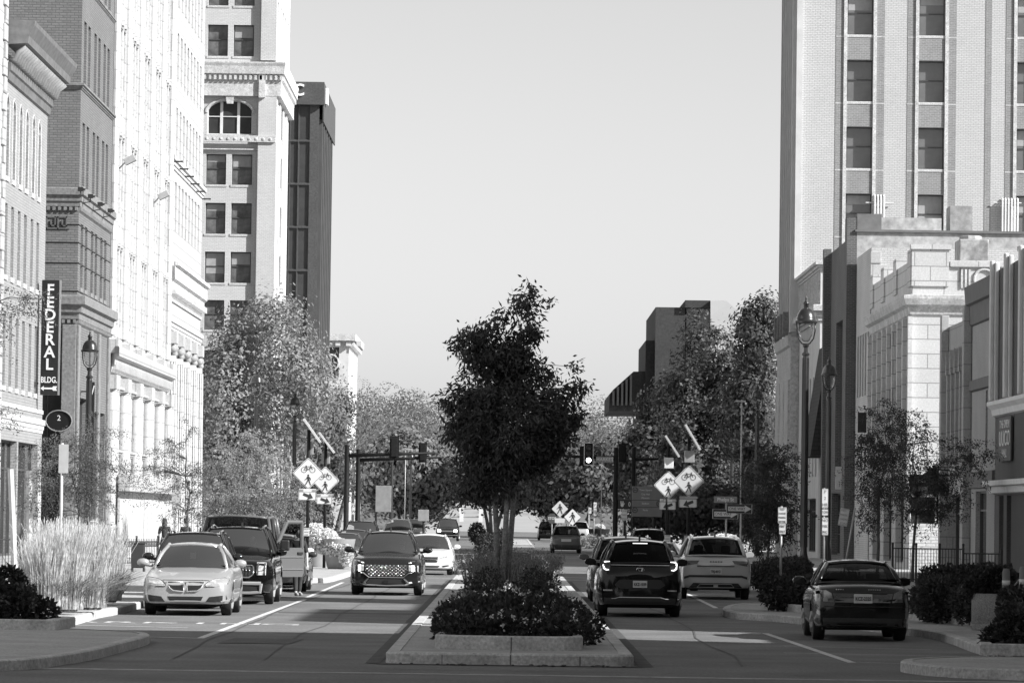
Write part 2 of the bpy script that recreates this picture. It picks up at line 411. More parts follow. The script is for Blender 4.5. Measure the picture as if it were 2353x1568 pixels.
class Wall:
    """one plane of a building: u runs along it, n points out of it"""
    def __init__(s, P0, u, n): s.P = Vector((*P0, 0)); s.u = Vector((*u, 0)); s.n = Vector((*n, 0)); s.rot = math.atan2(s.u.y, s.u.x)
    def p(s, a, z, d=0.0): q = s.P + s.u * a + s.n * d; return (q.x, q.y, z)
    def plain(s, mb, W, z0, z1, ops=(), depth=.3, m=0, mr=None):
        mr = m if mr is None else mr
        us = sorted({0.0, W, *[o[0] for o in ops], *[o[1] for o in ops]}); zs = sorted({z0, z1, *[o[2] for o in ops], *[o[3] for o in ops]})
        us = [a for a in us if 0 <= a <= W]; zs = [z for z in zs if z0 <= z <= z1]
        inside = lambda a, z: any(o[0] < a < o[1] and o[2] < z < o[3] for o in ops)
        for i in range(len(us) - 1):
            run = None
            for j in range(len(zs) - 1):
                hole = inside((us[i] + us[i + 1]) / 2, (zs[j] + zs[j + 1]) / 2)
                if not hole:
                    if run is None: run = zs[j]
                if hole or j == len(zs) - 2:
                    top = zs[j] if hole else zs[j + 1]
                    if run is not None and top > run: mb.quad(s.p(us[i], run), s.p(us[i + 1], run), s.p(us[i + 1], top), s.p(us[i], top), m)
                    run = None
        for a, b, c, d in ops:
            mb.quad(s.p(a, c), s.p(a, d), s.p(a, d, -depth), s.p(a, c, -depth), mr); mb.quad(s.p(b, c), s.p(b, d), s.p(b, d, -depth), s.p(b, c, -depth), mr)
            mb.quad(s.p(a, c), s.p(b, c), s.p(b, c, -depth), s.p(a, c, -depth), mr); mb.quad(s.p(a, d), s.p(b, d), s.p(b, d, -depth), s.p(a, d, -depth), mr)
    def block(s, mb, a0, a1, z0, z1, d0, d1, m=0):
        v = [s.p(a, z, d) for z in (z0, z1) for d in (d0, d1) for a in (a0, a1)]
        mb.add(v, ((0, 2, 3, 1), (4, 5, 7, 6), (0, 1, 5, 4), (2, 6, 7, 3), (0, 4, 6, 2), (1, 3, 7, 5)), m)
    def moulding(s, mb, a0, a1, prof, m=0, ret0=False, ret1=False):
        """prof: (out, z) list; optional mitred returns are made by the caller overlapping two walls"""
        n = len(prof); vs = [s.p(a0 - (prof[k][0] if ret0 else 0), prof[k][1], prof[k][0]) for k in range(n)] + [s.p(a1 + (prof[k][0] if ret1 else 0), prof[k][1], prof[k][0]) for k in range(n)]
        fs = [(k, k + 1, n + k + 1, n + k) for k in range(n - 1)] + [tuple(range(n)), tuple(range(2 * n - 1, n - 1, -1))]
        mb.add(vs, fs, m)

WCACHE = {}
M_blind = mat('window_blind', .30, .8, .12, 3)
WR = random.Random(77)
def window(par, wall, a, z, w, h, depth=.25, style='sash', fm=None, gm=None, sill=None, name='window', blind=0.0):
    """a window in an opening: frame with its own pane (and sill) below it; copies share their meshes"""
    fm = fm or M_frameD; gm = gm or M_glassM
    key = (round(w, 2), round(h, 2), style, fm.name, gm.name, sill.name if sill else '')
    if key not in WCACHE:
        t = .05 if w < .9 else .07
        mb = MB(); mb.box(-w / 2, -w / 2 + t, -.04, .05, 0, h); mb.box(w / 2 - t, w / 2, -.04, .05, 0, h)
        mb.box(-w / 2 + t, w / 2 - t, -.04, .05, 0, t); mb.box(-w / 2 + t, w / 2 - t, -.04, .05, h - t, h)
        if style in ('sash', 'tri'): mb.box(-w / 2 + t, w / 2 - t, -.05, .05, h * .52, h * .52 + t * .9)
        if style == 'tri':
            for k in (-1, 1): mb.box(k * w * .19 - .1, k * w * .19 + .1, -.06, .05, t, h - t)
        if style == 'grid':
            for k in (1, 2): mb.box(-w / 2 + t, w / 2 - t, -.03, .04, h * k / 3 - .02, h * k / 3 + .02)
            mb.box(-.02, .02, -.035, .04, t, h - t)
        if style == 'shop':
            mb.box(-w / 2 + t, w / 2 - t, -.03, .04, h * .75, h * .75 + .07)
            n = max(1, int(w / 1.6))
            for k in range(1, n): mb.box(-w / 2 + w * k / n - .04, -w / 2 + w * k / n + .04, -.035, .04, t, h - t)
        meF = mb.build('x', fm); mp = MB(); mp.quad((-w / 2, .02, 0), (w / 2, .02, 0), (w / 2, .02, h), (-w / 2, .02, h)); meP = mp.build('x', gm)
        meS = None
        if sill:
            ms = MB(); ms.box(-w / 2 - .08, w / 2 + .08, -.34, .0, -.16, -.002); meS = ms.build('x', sill)
        WCACHE[key] = tuple(o.data if o else None for o in (meF, meP, meS))
        for o in (meF, meP, meS):
            if o: bpy.data.objects.remove(o)
    mF, mP, mS = WCACHE[key]
    o = bpy.data.objects.new(name, mF); COL.objects.link(o); o.parent = par
    q = Vector(wall.p(a, z, -depth)) - par.location; o.location = q; o.rotation_euler = (0, 0, wall.rot)
    for nm, me in (('pane', mP), ('sill', mS)):
        if me:
            c = bpy.data.objects.new(nm, me); COL.objects.link(c); c.parent = o
            if nm == 'sill': c.location = (0, -depth + .3, 0)
    if blind and WR.random() < blind:
        f = WR.choice((.25, .4, .5, .7)); mb = MB(); mb.box(-w / 2 + .08, w / 2 - .08, .006, .016, h * (1 - f), h - .08); bl_ = mb.build('blind', M_blind, o, local=True)
    return o

class Bldg:
    """street building on the left (side -1) or right (side 1): street wall at X, near wall at Y0"""
    def __init__(s, name, label, side, X, Y0, Y1, ztop, D, group=None, cat='building'):
        s.t = thing(name, label, cat, (side * X, Y0, 0), 0, group)
        s.side, s.X, s.Y0, s.Y1, s.z, s.D = side, X, Y0, Y1, ztop, D
        if side < 0: s.st = Wall((-X, Y0), (0, 1), (1, 0)); s.fr = Wall((-X - D, Y0), (1, 0), (0, -1)); s.fc = D
        else: s.st = Wall((X, Y1), (0, -1), (-1, 0)); s.fr = Wall((X, Y0), (1, 0), (0, -1)); s.fc = 0
        s.L = Y1 - Y0
    def uY(s, Y): return Y - s.Y0 if s.side < 0 else s.Y1 - Y          # street-wall coordinate of a depth
    def uX(s, X): return X - (-s.X - s.D) if s.side < 0 else X - s.X    # front-wall coordinate of an X
    def shell(s, m, so=(), fo=(), z0=0.0, depth=.3, mr=None, roof=True, parapet=0.0, mf=None):
        mb = MB(); s.st.plain(mb, s.L, z0, s.z, so, depth); s.build('wall', mb, m)
        mb = MB(); s.fr.plain(mb, s.D, z0, s.z, fo, depth)
        x0, x1 = (-s.X - s.D, -s.X) if s.side < 0 else (s.X, s.X + s.D)
        xo = x0 if s.side < 0 else x1
        mb.quad((xo, s.Y0, z0), (xo, s.Y1, z0), (xo, s.Y1, s.z), (xo, s.Y0, s.z)); mb.quad((x0, s.Y1, z0), (x1, s.Y1, z0), (x1, s.Y1, s.z), (x0, s.Y1, s.z))
        # something solid a little behind the openings, so no light leaks through
        s.build('wall', mb, mf or m)
        mb = MB(); mb.quad((x0, s.Y0, s.z - parapet - .01), (x1, s.Y0, s.z - parapet - .01), (x1, s.Y1, s.z - parapet - .01), (x0, s.Y1, s.z - parapet - .01)); s.build('roof', mb, M_roof)
    def build(s, name, mb, m, **k): return mb.build(name, m, s.t, **k)
    def wins(s, wall, ops, depth=.25, **k):
        for a, b, c, d in ops: window(s.t, wall, (a + b) / 2, c, b - a, d - c, depth, **k)

def arch_fill(mb, wall, a0, a1, zs, d0, d1, m=0, n=8, pointed=0.0):
    """corner pieces that turn the square head of an opening into an arch springing at zs"""
    c = (a0 + a1) / 2; r = (a1 - a0) / 2; top = zs + r * (1 + pointed)
    for sgn in (-1, 1):
        pts = [(c + sgn * r, top), ] + [(c + sgn * r * math.cos(rad(90 * k / n)), zs + r * (1 + pointed) * math.sin(rad(90 * k / n))) for k in range(n + 1)]
        mb.prism(pts, lambda p: wall.p(p[0], p[1], d0), lambda p: wall.p(p[0], p[1], d1), m)
CORN = lambda z, h, o: [(0, z), (o * .25, z + .02), (o * .3, z + h * .25), (o * .55, z + h * .3), (o * .6, z + h * .55), (o, z + h * .62), (o, z + h * .95), (o * .9, z + h), (0, z + h)]

# ------------------------------------------------------------------ left, nearest: white quoined corner
XL = 17.0
b = Bldg('quoined_building', 'white stone building edge with quoins cut off at the left margin', -1, XL, 118, 144.5, 26, 12)
b.shell(M_white)
mb = MB()
for k in range(44):
    w = .55 if k % 2 else .85
    b.st.block(mb, b.L - w, b.L, .3 + k * .58, .3 + k * .58 + .54, .0, .09)
b.build('quoin', mb, M_whiteP, bevel=.02)

# ------------------------------------------------------------------ left: tan brick building with arched windows and bracketed cornice
M_tan = brick('tan_brick', .29, .25, .2, .3, .1, .014, .85, .4, .08)
b = Bldg('arched_brick_building', 'tan brick building with arched upper windows and a heavy bracketed cornice', -1, XL, 144.7, 157.9, 17.4, 12)
ops = []; rows = ((13.3, 16.0), (10.0, 12.4), (6.3, 8.7))
for pc in (146.5, 150.4, 154.4):
    for dx in (-.95, .95):
        u = b.uY(pc + dx)
        for r, (z0, z1) in enumerate(rows): ops.append((u - .42, u + .42, z0, z1))
shop = [(b.uY(145.0), b.uY(150.0), .6, 4.5), (b.uY(150.4), b.uY(156.6), .6, 4.5)]
b.shell(M_tan, ops + shop)
for o in ops: window(b.t, b.st, (o[0] + o[1]) / 2, o[2], o[1] - o[0], o[3] - o[2], .26, 'sash', M_frameW, M_glassM, M_stoneL)
for o in shop: window(b.t, b.st, (o[0] + o[1]) / 2, o[2], o[1] - o[0], o[3] - o[2], .26, 'shop', M_frameD, M_glassD, name='shop_window')
mb = MB()
for o in ops:
    if o[3] > 15:
        arch_fill(mb, b.st, o[0], o[1], o[3] - .42, -.24, .003)
        c = (o[0] + o[1]) / 2
        pts = [b.st.p(c + .5 * math.cos(rad(a)), o[3] - .42 + .5 * math.sin(rad(a)), .0) for a in range(0, 181, 20)]
        mb.tube([b.st.p(c + .5, o[2], .0)] + pts + [b.st.p(c - .5, o[2], .0)], .022, 6)
b.build('arch_moulding', mb, M_stoneL)
mb = MB(); b.st.moulding(mb, 0, b.L, CORN(4.9, .5, .12)); b.st.moulding(mb, 0, b.L, [(0, 5.6), (.04, 5.62), (.04, 5.75), (0, 5.77)])
b.build('shopfront_cornice', mb, M_stoneL)
mb = MB()
Zc = 16.6
b.st.moulding(mb, 0, b.L, [(0, Zc - .15), (.08, Zc - .1), (.12, Zc + .15), (.18, Zc + .2), (.18, Zc + .45), (0, Zc + .47)], 0, False, True)
b.st.moulding(mb, 0, b.L, [(0, Zc + 1.05), (.72, Zc + 1.1), (.75, Zc + 1.35), (.93, Zc + 1.7), (.95, Zc + 1.85), (0, Zc + 1.9)], 0, False, True)
b.build('cornice', mb, mat('dark_cornice_tone', .13, .6, .3, 3))  # one dark tone over the whole cornice
mb = MB()
k = 0
for a in np.arange(.2, b.L + .3, .62):
    pts = [b.st.p(a, Zc + .5, .08), b.st.p(a, Zc + .55, .3), b.st.p(a, Zc + .8, .38), b.st.p(a, Zc + 1.0, .64)]
    mb.tube(pts, [.1, .1, .09, .08], 6)
for q in islands(mb): b.build('bracket', q, mat('bracket_stone', .2, .8, .2, 4), smooth=True)

# ------------------------------------------------------------------ left: dark brick office building with two belt cornices
M_dkbr = brick('grey_brick', .175, .14, .10, .3, .1, .016, .85, .5, .12)
M_dkst = mat('grey_stone', .18, .85, .15, 1.2, .15, fine=9)
b = Bldg('belted_brick_office', 'tall grey brick office building with two heavy belt cornices above a dark doorway', -1, XL, 169.8, 183.4, 31, 14)
ops = []
for pc in (172.1, 176.3, 180.3):
    for dx in (-.85, .85):
        u = b.uY(pc + dx)
        for z0 in (10.9, 14.9, 18.9, 23.0, 27.0): ops.append((u - .5, u + .5, z0, z0 + 2.5))
door = [(b.uY(171.2), b.uY(175.0), .4, 6.6), (b.uY(176.3), b.uY(182.3), .4, 6.2)]
fdoor = [(b.uX(-18.9), b.uX(-17.3), .3, 8.0)]
b.shell(M_dkbr, ops + door, fdoor)
b.wins(b.st, ops, .28, style='sash', fm=M_frameD, gm=M_glassM, sill=M_dkst)
b.wins(b.st, door, .28, style='shop', gm=M_glassD, name='shop_window'); b.wins(b.fr, fdoor, .28, style='grid', gm=M_glassD, name='entrance_glazing')
mb = MB()
for z, h, o in ((14.0, .75, .22), (9.6, .95, .34)):
    b.st.moulding(mb, 0, b.L, CORN(z, h, o), 0, True, True); b.fr.moulding(mb, 0, b.D, CORN(z, h, o), 0, False, True)
    for a in np.arange(b.D - 3, b.D + .01, .22): b.fr.block(mb, a, a + .11, z - .14, z - .003, .003, .1)
    for a in np.arange(.05, b.L, .22): b.st.block(mb, a, a + .11, z - .14, z - .003, .003, .1)
for z in (18.6,):
    b.st.moulding(mb, 0, b.L, CORN(z, .25, .15), 0, True, True); b.fr.moulding(mb, 0, b.D, CORN(z, .25, .15), 0, False, True)
for z in (22.7, 26.7): b.st.moulding(mb, 0, b.L, CORN(z, .18, .1), 0, True, True)
b.build('belt_cornice', mb, M_dkst)
mb = MB()
for z in (10.7, 11.8, 12.6, 13.3): # rusticated courses
    b.fr.block(mb, 0, b.D + .05, z, z + .03, .002, .03); b.st.block(mb, -.03, b.L, z, z + .03, .002, .03)
b.build('course_line', mb, M_black)
mb = MB()     # key pattern frieze under the upper cornice and above the doorway
def fret(wall, a0, a1, z, s):
    a = a0
    while a + 4 * s <= a1:
        for q in ((0, 0, 0, 4), (0, 4, 3, 4), (3, 4, 3, 1), (3, 1, 1.5, 1), (1.5, 1, 1.5, 2.6), (0, 0, 4, 0)):
            x0, z0, x1, z1 = q; t = .22 * s
            wall.block(mb, a + min(x0, x1) * s - t, a + max(x0, x1) * s + t, z + min(z0, z1) * s - t, z + max(z0, z1) * s + t, .002, .05)
        a += 4 * s
fret(b.fr, b.D - 3, b.D - .15, 13.15, .11); b.build('key_frieze', mb, mat('carved_stone', .10, .85, .2, 2)); mb = MB(); fret(b.fr, b.D - 3, b.D - .15, 8.5, .1); b.build('key_frieze', mb, MATS['carved_stone'])
mb = MB()
for a in (0, 5.2, 8.6, b.L - .75): b.st.block(mb, a, a + .75, .2, 9.4, .003, .1)
for a in (b.D - .55,): b.fr.block(mb, a, a + .55, .2, 9.4, .003, .12)
b.build('pilaster', mb, M_dkst, bevel=.02)
lights = [(185, 436), (208, 452), (230, 470), (253, 485)]
for i, (px, py) in enumerate(lights):
    p = FX(px, py, -16.6); mb = MB(); mb.box(-.1, .1, -.09, .09, -.06, .1); mb.tube([(0, 0, -.06), (0, 0, -.2), (-.3, 0, -.25)], .02, 6); mb.lathe([(.06, 0), (.09, .08)], (.11, 0, -.03), 8)
    o = mb.build('floodlight', M_black); o.location = p
    tag(o, ['black box floodlight at the near corner above the upper belt cornice', 'black floodlight second from the near corner above the upper belt cornice', 'black floodlight third from the near corner above the upper belt cornice', 'black floodlight overhanging the far end of the upper belt cornice'][i], 'floodlight', 'floodlights on the belt cornice')

# ------------------------------------------------------------------ left: white terracotta building with tall ribs and balcony cornice
b = Bldg('ribbed_white_building', 'brilliant white terracotta building with tall ribs above a columned base', -1, XL, 183.6, 214.6, 44, 14)
bays = 5; bw_ = b.L / bays
ops = []; pil = MB(); rib = MB(); span = MB()
for i in range(bays):
    u0 = i * bw_
    for k, dx in enumerate((.28, .5, .72)):
        for fl in range(7):
            z0 = 10.1 + fl * 4.75; u = u0 + bw_ * dx
            ops.append((u - .5, u + .5, z0, z0 + 3.3))
shop = [(i * bw_ + 1.1, (i + 1) * bw_ - 1.1, .4, 4.2) for i in range(2, bays)] + [(i * bw_ + 1.2, (i + 1) * bw_ - 1.2, 5.0, 7.2) for i in range(bays)]
b.shell(M_white, ops + shop, depth=.35)
M_pane_w = mat('blind_white_window', .5, .4, .15, 1)
b.wins(b.st, ops, .3, style='sash', fm=M_frameW, gm=M_pane_w)
b.wins(b.st, shop, .3, style='shop', fm=M_frameW, gm=M_pane_w, name='shop_window')
for i in range(bays + 1):
    u = min(max(i * bw_, .55), b.L - .55)
    for dx, r in ((-.3, .2), (.3, .2)): pil.tube([b.st.p(u + dx, 9.6, .0), b.st.p(u + dx, 43, .0)], .2, 10)
    b.st.block(pil, u - .6, u + .6, 9.6, 43.9, .003, .1)
    for dx in (-.5, .5): pil.tube([b.st.p(u + dx, .3, .12), b.st.p(u + dx, 7.3, .12)], .26, 12)
    b.st.block(pil, u - .85, u + .85, 7.3, 7.9, .003, .38)
    b.st.block(pil, u - .85, u + .85, .15, 1.1, .003, .38); b.st.block(pil, u - .85, u + .85, 8.8, 9.4, .003, .42)
for i in range(bays):
    for dx in (.17, .39, .61, .83): rib.tube([b.st.p((i + dx) * bw_, 9.6, .0), b.st.p((i + dx) * bw_, 43.5, .0)], .06, 6)
    for fl in range(7):
        z = 9.75 + fl * 4.75
        for dx in (.28, .5, .72):
            rib.prism([(-.3, 0), (.3, 0), (0, .34)], lambda p: b.st.p((i + dx) * bw_ + p[0], z + 3.75 + p[1], .02), lambda p: b.st.p((i + dx) * bw_ + p[0], z + 3.75 + p[1], .12))
b.build('pilaster', pil, M_whiteP, smooth=True, angle=40)['kind'] = 'stuff'
b.build('rib', rib, M_whiteP)['kind'] = 'stuff'
mb = MB(); b.st.moulding(mb, 0, b.L, CORN(8.0, 1.1, .48), 0, True); b.st.moulding(mb, 0, b.L, CORN(7.2, .3, .22), 0, True); b.st.moulding(mb, 0, b.L, CORN(4.5, .3, .2), 0, True)
for a in np.arange(.3, b.L, .5): b.st.block(mb, a, a + .25, 8.15, 8.45, .003, .3)
b.build('balcony_cornice', mb, M_whiteP)
mb = MB()
for fl in range(7):
    for i in range(bays):
        for dx in (.28, .5, .72):
            z = 10.1 + fl * 4.75 + 3.3
            b.st.block(mb, (i + dx) * bw_ - .55, (i + dx) * bw_ + .55, z - .03, z + .14, -.25, .06)
b.build('window_hood', mb, mat('grey_hood', .26, .7, .1))['kind'] = 'stuff'
# white shop front with a flat canopy at street level
mb = MB(); b.st.block(mb, .6, 30.5, 3.0, 3.7, .43, .95); b.build('canopy', mb, M_whiteP, bevel=.03)
mb = MB()
for a in np.arange(.8, 29, 2.05): b.st.block(mb, a, a + 1.9, .15, 2.98, .40, .5)
b.build('shutter_panel', mb, mat('pale_grey_panel', .42, .7, .08, .7, fine=10))
for i, (px, py) in enumerate(((300, 367), (377, 448))):
    p = FX(px, py, -16.45); mb = MB(); mb.box(-.28, .22, -.2, .2, -.14, .14); mb.tube([(-.28, 0, 0), (-.62, 0, -.12)], .035, 6)
    o = mb.build('sign_light_box', mat('grey_light_box', .3, .6, .15, 2), bevel=.03); o.location = p; o.rotation_euler = (0, rad(-28), 0)
    tag(o, ['grey box light tilted out from the near half of the white ribbed facade', 'grey box light tilted out from the far half of the white ribbed facade'][i], 'floodlight', 'box lights on the white facade')

# ------------------------------------------------------------------ left: white building with narrow windows, big cornice and fluted columns
b = Bldg('white_columned_building', 'white stone building with rows of narrow windows over a deep cornice and fluted columns', -1, XL, 214.8, 237, 46, 14)
ops = []
us = [b.uY(216.2 + k * 2.28) for k in range(9)]
for fl in range(8):
    z0 = 16.2 + fl * 3.75
    for u in us: ops.append((u - .55, u + .55, z0, z0 + 2.5))
base = [(u - .6, u + .6, 1.2, 9.6) for u in us[1::2]]
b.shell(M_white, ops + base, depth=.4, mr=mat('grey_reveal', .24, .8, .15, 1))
b.wins(b.st, ops, .34, style='plain', fm=M_frameW, gm=M_glassL)
b.wins(b.st, base, .34, style='grid', fm=M_frameW, gm=M_pane_w, name='tall_window')
mb = MB(); b.st.moulding(mb, 0, b.L, CORN(12.6, 1.7, .34), 0, True, True); b.st.moulding(mb, 0, b.L, CORN(11.2, .6, .18), 0, True, True)
for a in np.arange(.2, b.L, .55): b.st.block(mb, a, a + .28, 12.95, 13.25, .003, .38)
b.st.moulding(mb, 0, b.L, CORN(19.2, .6, .22), 0, True, True)
b.build('cornice', mb, M_stoneL)
mb = MB()
for a in np.arange(0, b.L - .1, .3): mb.ball(b.st.p(a + .15, 14.42, .38), .16, n=6)
b.build('carved_cresting', mb, M_stoneL)
mb = MB()
for u in us[0::2]:
    mb.tube([b.st.p(u, .3, -.1), b.st.p(u, 9.9, -.1)], [.5, .44], 14)
    for k in range(9):
        a = rad(-80 + k * 20); mb.tube([b.st.p(u + .51 * math.sin(a), .6, -.1 + .51 * math.cos(a)), b.st.p(u + .45 * math.sin(a), 9.6, -.1 + .45 * math.cos(a))], .045, 4)
    b.st.block(mb, u - .65, u + .65, 10.5, 11.1, .003, .38); b.st.block(mb, u - .7, u + .7, .15, .6, .003, .42)
b.build('fluted_column', mb, M_whiteP)
for u in us[0::2]:
    mb = MB()
    for dx in (-.4, .4): mb.ball(b.st.p(u + dx, 10.25, .2), .22, n=8)
    mb.ball(b.st.p(u, 10.0, .22), .2, n=8); b.build('capital', mb, mat('carved_capital', .28, .85, .3, 4), smooth=True)
for i in range(6):
    p = FX(398 + i * 13.2, 371 + i * 17.2, -16.9); mb = MB(); mb.tube([(0, 0, 0), (.42, 0, .0)], .045, 6); mb.ball((.43, 0, 0), .06, n=6)
    o = mb.build('wall_bracket', M_black); o.location = p
    tag(o, 'thin black rod bracket sticking out of the narrow-windowed white facade above its ledge', 'bracket', 'rod brackets on the white facade')

# ------------------------------------------------------------------ left: tower with paired windows, arch and cornice
M_twbr = brick('pale_tower_brick', .54, .50, .41, .3, .1, .014, .85, .35, .07)
P5 = 308.0
b = Bldg('arched_window_tower', 'tall pale brick tower with paired windows, one wide arched window and a projecting cornice', -1, XL, P5, 326, 62, 16)
ux = lambda px, py: b.uX(A(px, py, P5).x)
zz = lambda px, py: A(px, py, P5).z
U = [(478, 524), (537, 584)]
rowsz = [(57, 129), (354, 424), (466, 537), (578, 649), (689, 757)]
ops = []
for (y0, y1) in rowsz:
    for k, (x0, x1) in enumerate(U):
        sh = (y0 - 57) * .014
        ops.append((ux(x0 - sh, y0), ux(x1 - sh, y0), zz(500, y1), zz(500, y0)))
for n_ in (1, 2, 3, 4, 5): ops += [(ops[k][0], ops[k][1], ops[0][2] + 3.6 * n_, ops[0][3] + 3.6 * n_) for k in (0, 1)]
for n_ in (1, 2): ops += [(ops[k][0], ops[k][1], ops[8][2] - 3.55 * n_, ops[8][3] - 3.55 * n_) for k in (0, 1)]
ao = (ux(476, 300), ux(579, 300), zz(530, 309), zz(530, 231))
so = [(b.uY(310 + k * 3.3) - .7, b.uY(310 + k * 3.3) + .7, 8 + f * 3.55, 10.2 + f * 3.55) for k in range(5) for f in range(14) if abs(8 + f * 3.55 - 33.2) > 2]
b.shell(M_twbr, so, ops + [ao], depth=.35)
b.wins(b.fr, ops, .3, style='sash', fm=M_frameD, gm=mat('curtained_glass', .13, .15, .6, 1.1, spec=.6), sill=M_stoneL, blind=.35)
b.wins(b.st, so, .3, style='plain', fm=M_frameW, gm=M_pane_w)
window(b.t, b.fr, (ao[0] + ao[1]) / 2, ao[2], ao[1] - ao[0], ao[3] - ao[2], .3, 'tri', M_frameW, M_glassD, M_stoneL, name='arched_window')
mb = MB()
w_ = ao[1] - ao[0]; c_ = (ao[0] + ao[1]) / 2
for sgn in (-1, 1):   # flat segmental arch head
    pts = [(c_ + sgn * w_ / 2, ao[3])] + [(c_ + sgn * w_ / 2 * math.sin(rad(a)), ao[3] - .95 * (1 - math.cos(rad(a)))) for a in (0, 15, 30, 45, 60, 75, 90)][::-1]
    mb.prism(pts, lambda p: b.fr.p(p[0], p[1], -.27), lambda p: b.fr.p(p[0], p[1], .003))
b.build('arch_head', mb, M_twbr)
mb = MB()
arc = [b.fr.p(c_ + (w_ / 2 + .12) * math.sin(rad(a)), ao[3] + .1 - 1.0 * (1 - math.cos(rad(a))), .02) for a in range(-88, 89, 11)]
mb.tube(arc, .12, 6)
kz = ao[3]; mb.prism([(-.22, kz - .25), (.22, kz - .25), (.42, kz + 1.1), (-.42, kz + 1.1)], lambda p: b.fr.p(c_ + p[0], p[1], .003), lambda p: b.fr.p(c_ + p[0], p[1], .3))
b.build('arch_moulding', mb, M_stoneL)
xp0 = ux(592, 400); xt = b.D
mb = MB(); b.fr.block(mb, xp0, xt + .0, 0, zz(600, 190), .003, .35); b.fr.block(mb, xp0 + .1, xt, zz(600, 140), 61.5, .003, .35)
for q in range(1, 5): b.st.block(mb, (q - 1) * 4.4 - (.35 if q == 1 else 0), (q - 1) * 4.4 + 1.3, 0, zz(600, 190), .003, .1)
b.build('corner_pier', mb, M_twbr)
mb = MB()
zc = zz(600, 172); b.fr.moulding(mb, 0, xt, [(0, zc - 1.6), (.37, zc - 1.55), (.37, zc - .7), (.39, zc - .6), (.41, zc - .1), (.62, zc), (.64, zc + .55), (.7, zc + .75), (.7, zc + .85), (0, zc + .9)], 0, False, True)
b.st.moulding(mb, 0, b.L, [(0, zc - 1.6), (.37, zc - 1.55), (.37, zc - .7), (.39, zc - .6), (.41, zc - .1), (.62, zc), (.64, zc + .55), (.7, zc + .75), (.7, zc + .85), (0, zc + .9)], 0, True, True)
for a in np.arange(.1, xt + .5, .36): b.fr.block(mb, a, a + .18, zc - .42, zc - .1, .39, .56)
for a in np.arange(.1, b.L, .36): b.st.block(mb, a, a + .18, zc - .42, zc - .1, .39, .56)
for px in (601,): b.fr.block(mb, ux(px - 6, 230), ux(px + 9, 230), zz(px, 226), zz(px, 172), .36, .56)
b.build('cornice', mb, M_stoneL)
mb = MB()
zb = zz(530, 327); b.fr.block(mb, 0, xt + .03, zb, zb + .45, .36, .5)
for a in np.arange(.2, xt, .5): mb.ball(b.fr.p(a, zb + .22, .45), .13, n=6)
b.fr.moulding(mb, 0, xp0 - .01, [(0, zz(500, 345)), (.2, zz(500, 344)), (.2, zz(500, 341)), (0, zz(500, 340))])
b.build('ornament_band', mb, M_stoneL)

# ------------------------------------------------------------------ left: dark finned office slab with a white letter
M_dkcon = mat('dark_brown_concrete', .062, .7, .15, .6, .1, fine=6)
P6 = 377.0
b = Bldg('finned_office_block', 'dark modern office block with vertical fins and a big white letter C on its parapet', -1, XL, P6, 401, A(700, 190, P6).z, 22)
fo = [(b.uX(A((620, 664, 684)[k], 500, P6).x), b.uX(A((662, 682, 711)[k], 500, P6).x), z, z + 3.6) for z in np.arange(.8, 37, 3.75) for k in (0, 1, 2)]
fo = [(o[0], min(o[1], b.D - .8), o[2], o[3]) for o in fo]
b.shell(M_dkcon, (), fo, depth=.2)
b.wins(b.fr, fo, .15, style='plain', fm=M_frameD, gm=mat('smoked_glass', .06, .1, .5, .25, spec=.7))
mb = MB()
zt = b.z
for a in np.arange(.2, b.L, 3.4): mb = MB(); b.st.block(mb, a, a + .9, 0, zt - 3.2, .003, .3); b.build('fin', mb, mat('fin_concrete', .06, .75, .2, .5))
mb = MB()
mb = MB(); b.st.block(mb, -.02, b.L + .3, zt - 3.4, zt + .02, .301, .4); b.fr.block(mb, -1, b.D + .42, zt - 1.95, zt + .02, .003, .5); b.build('parapet', mb, M_dkcon)
c = A(686, 208, P6 - .6); text_obj('C', 1.45, b.t, c - b.t.location, FACE_CAM, mat('white_sign_letter', .85, .5, 0), 'letter', .08, 1, .02)
c = A(740, 205, P6 + 3); mb = MB(); mb.box(-16.55, -16.35, P6 + 1.5, P6 + 3.2, zt - 1.7, zt - .3); b.build('letter', mb, MATS['white_sign_letter'])

# ------------------------------------------------------------------ left, far: small classical block
P7 = 454.0
b = Bldg('classical_corner_block', 'small pale classical building with a bracketed flat cornice beyond the trees', -1, XL, P7, 479, A(790, 767, P7).z, 16)
fo = [(b.uX(A(752, 800, P7).x), b.uX(A(779, 800, P7).x), z, z + 3.6) for z in (4, 9, A(760, 868, P7).z)]
b.shell(mat('pale_limestone', .52, .8, .12, .8), (), fo, depth=.5)
b.wins(b.fr, fo, .4, style='sash', gm=M_glassM, sill=M_stoneL)
mb = MB(); z = b.z; b.fr.moulding(mb, 0, b.D, [(0, z - 1.4), (.1, z - 1.3), (.15, z - .75), (.68, z - .7), (.7, z), (0, z + .02)], 0, False, True); b.st.moulding(mb, 0, b.L, [(0, z - 1.4), (.1, z - 1.3), (.15, z - .75), (.68, z - .7), (.7, z), (0, z + .02)], 0, True, True)
for a in np.arange(.3, b.D + 1, 1.1): b.fr.block(mb, a, a + .5, z - 1.25, z - .76, .15, .5)
for a in np.arange(.3, b.L, .8): b.st.block(mb, a, a + .4, z - 1.25, z - .76, .15, .5)
b.build('cornice', mb, M_stoneL)
mb = MB(); b.fr.block(mb, b.D - 3.9, b.D - .05, 0, z - 5.4, .003, .15); c = b.fr.p(b.D - 1.9, z - 3, .01)
mb.tube([b.fr.p(b.D - 1.9 + .85 * math.cos(rad(a)), z - 3 + .85 * math.sin(rad(a)), .05) for a in range(0, 361, 30)], .09, 6); b.build('wall_panel', mb, M_stoneL)

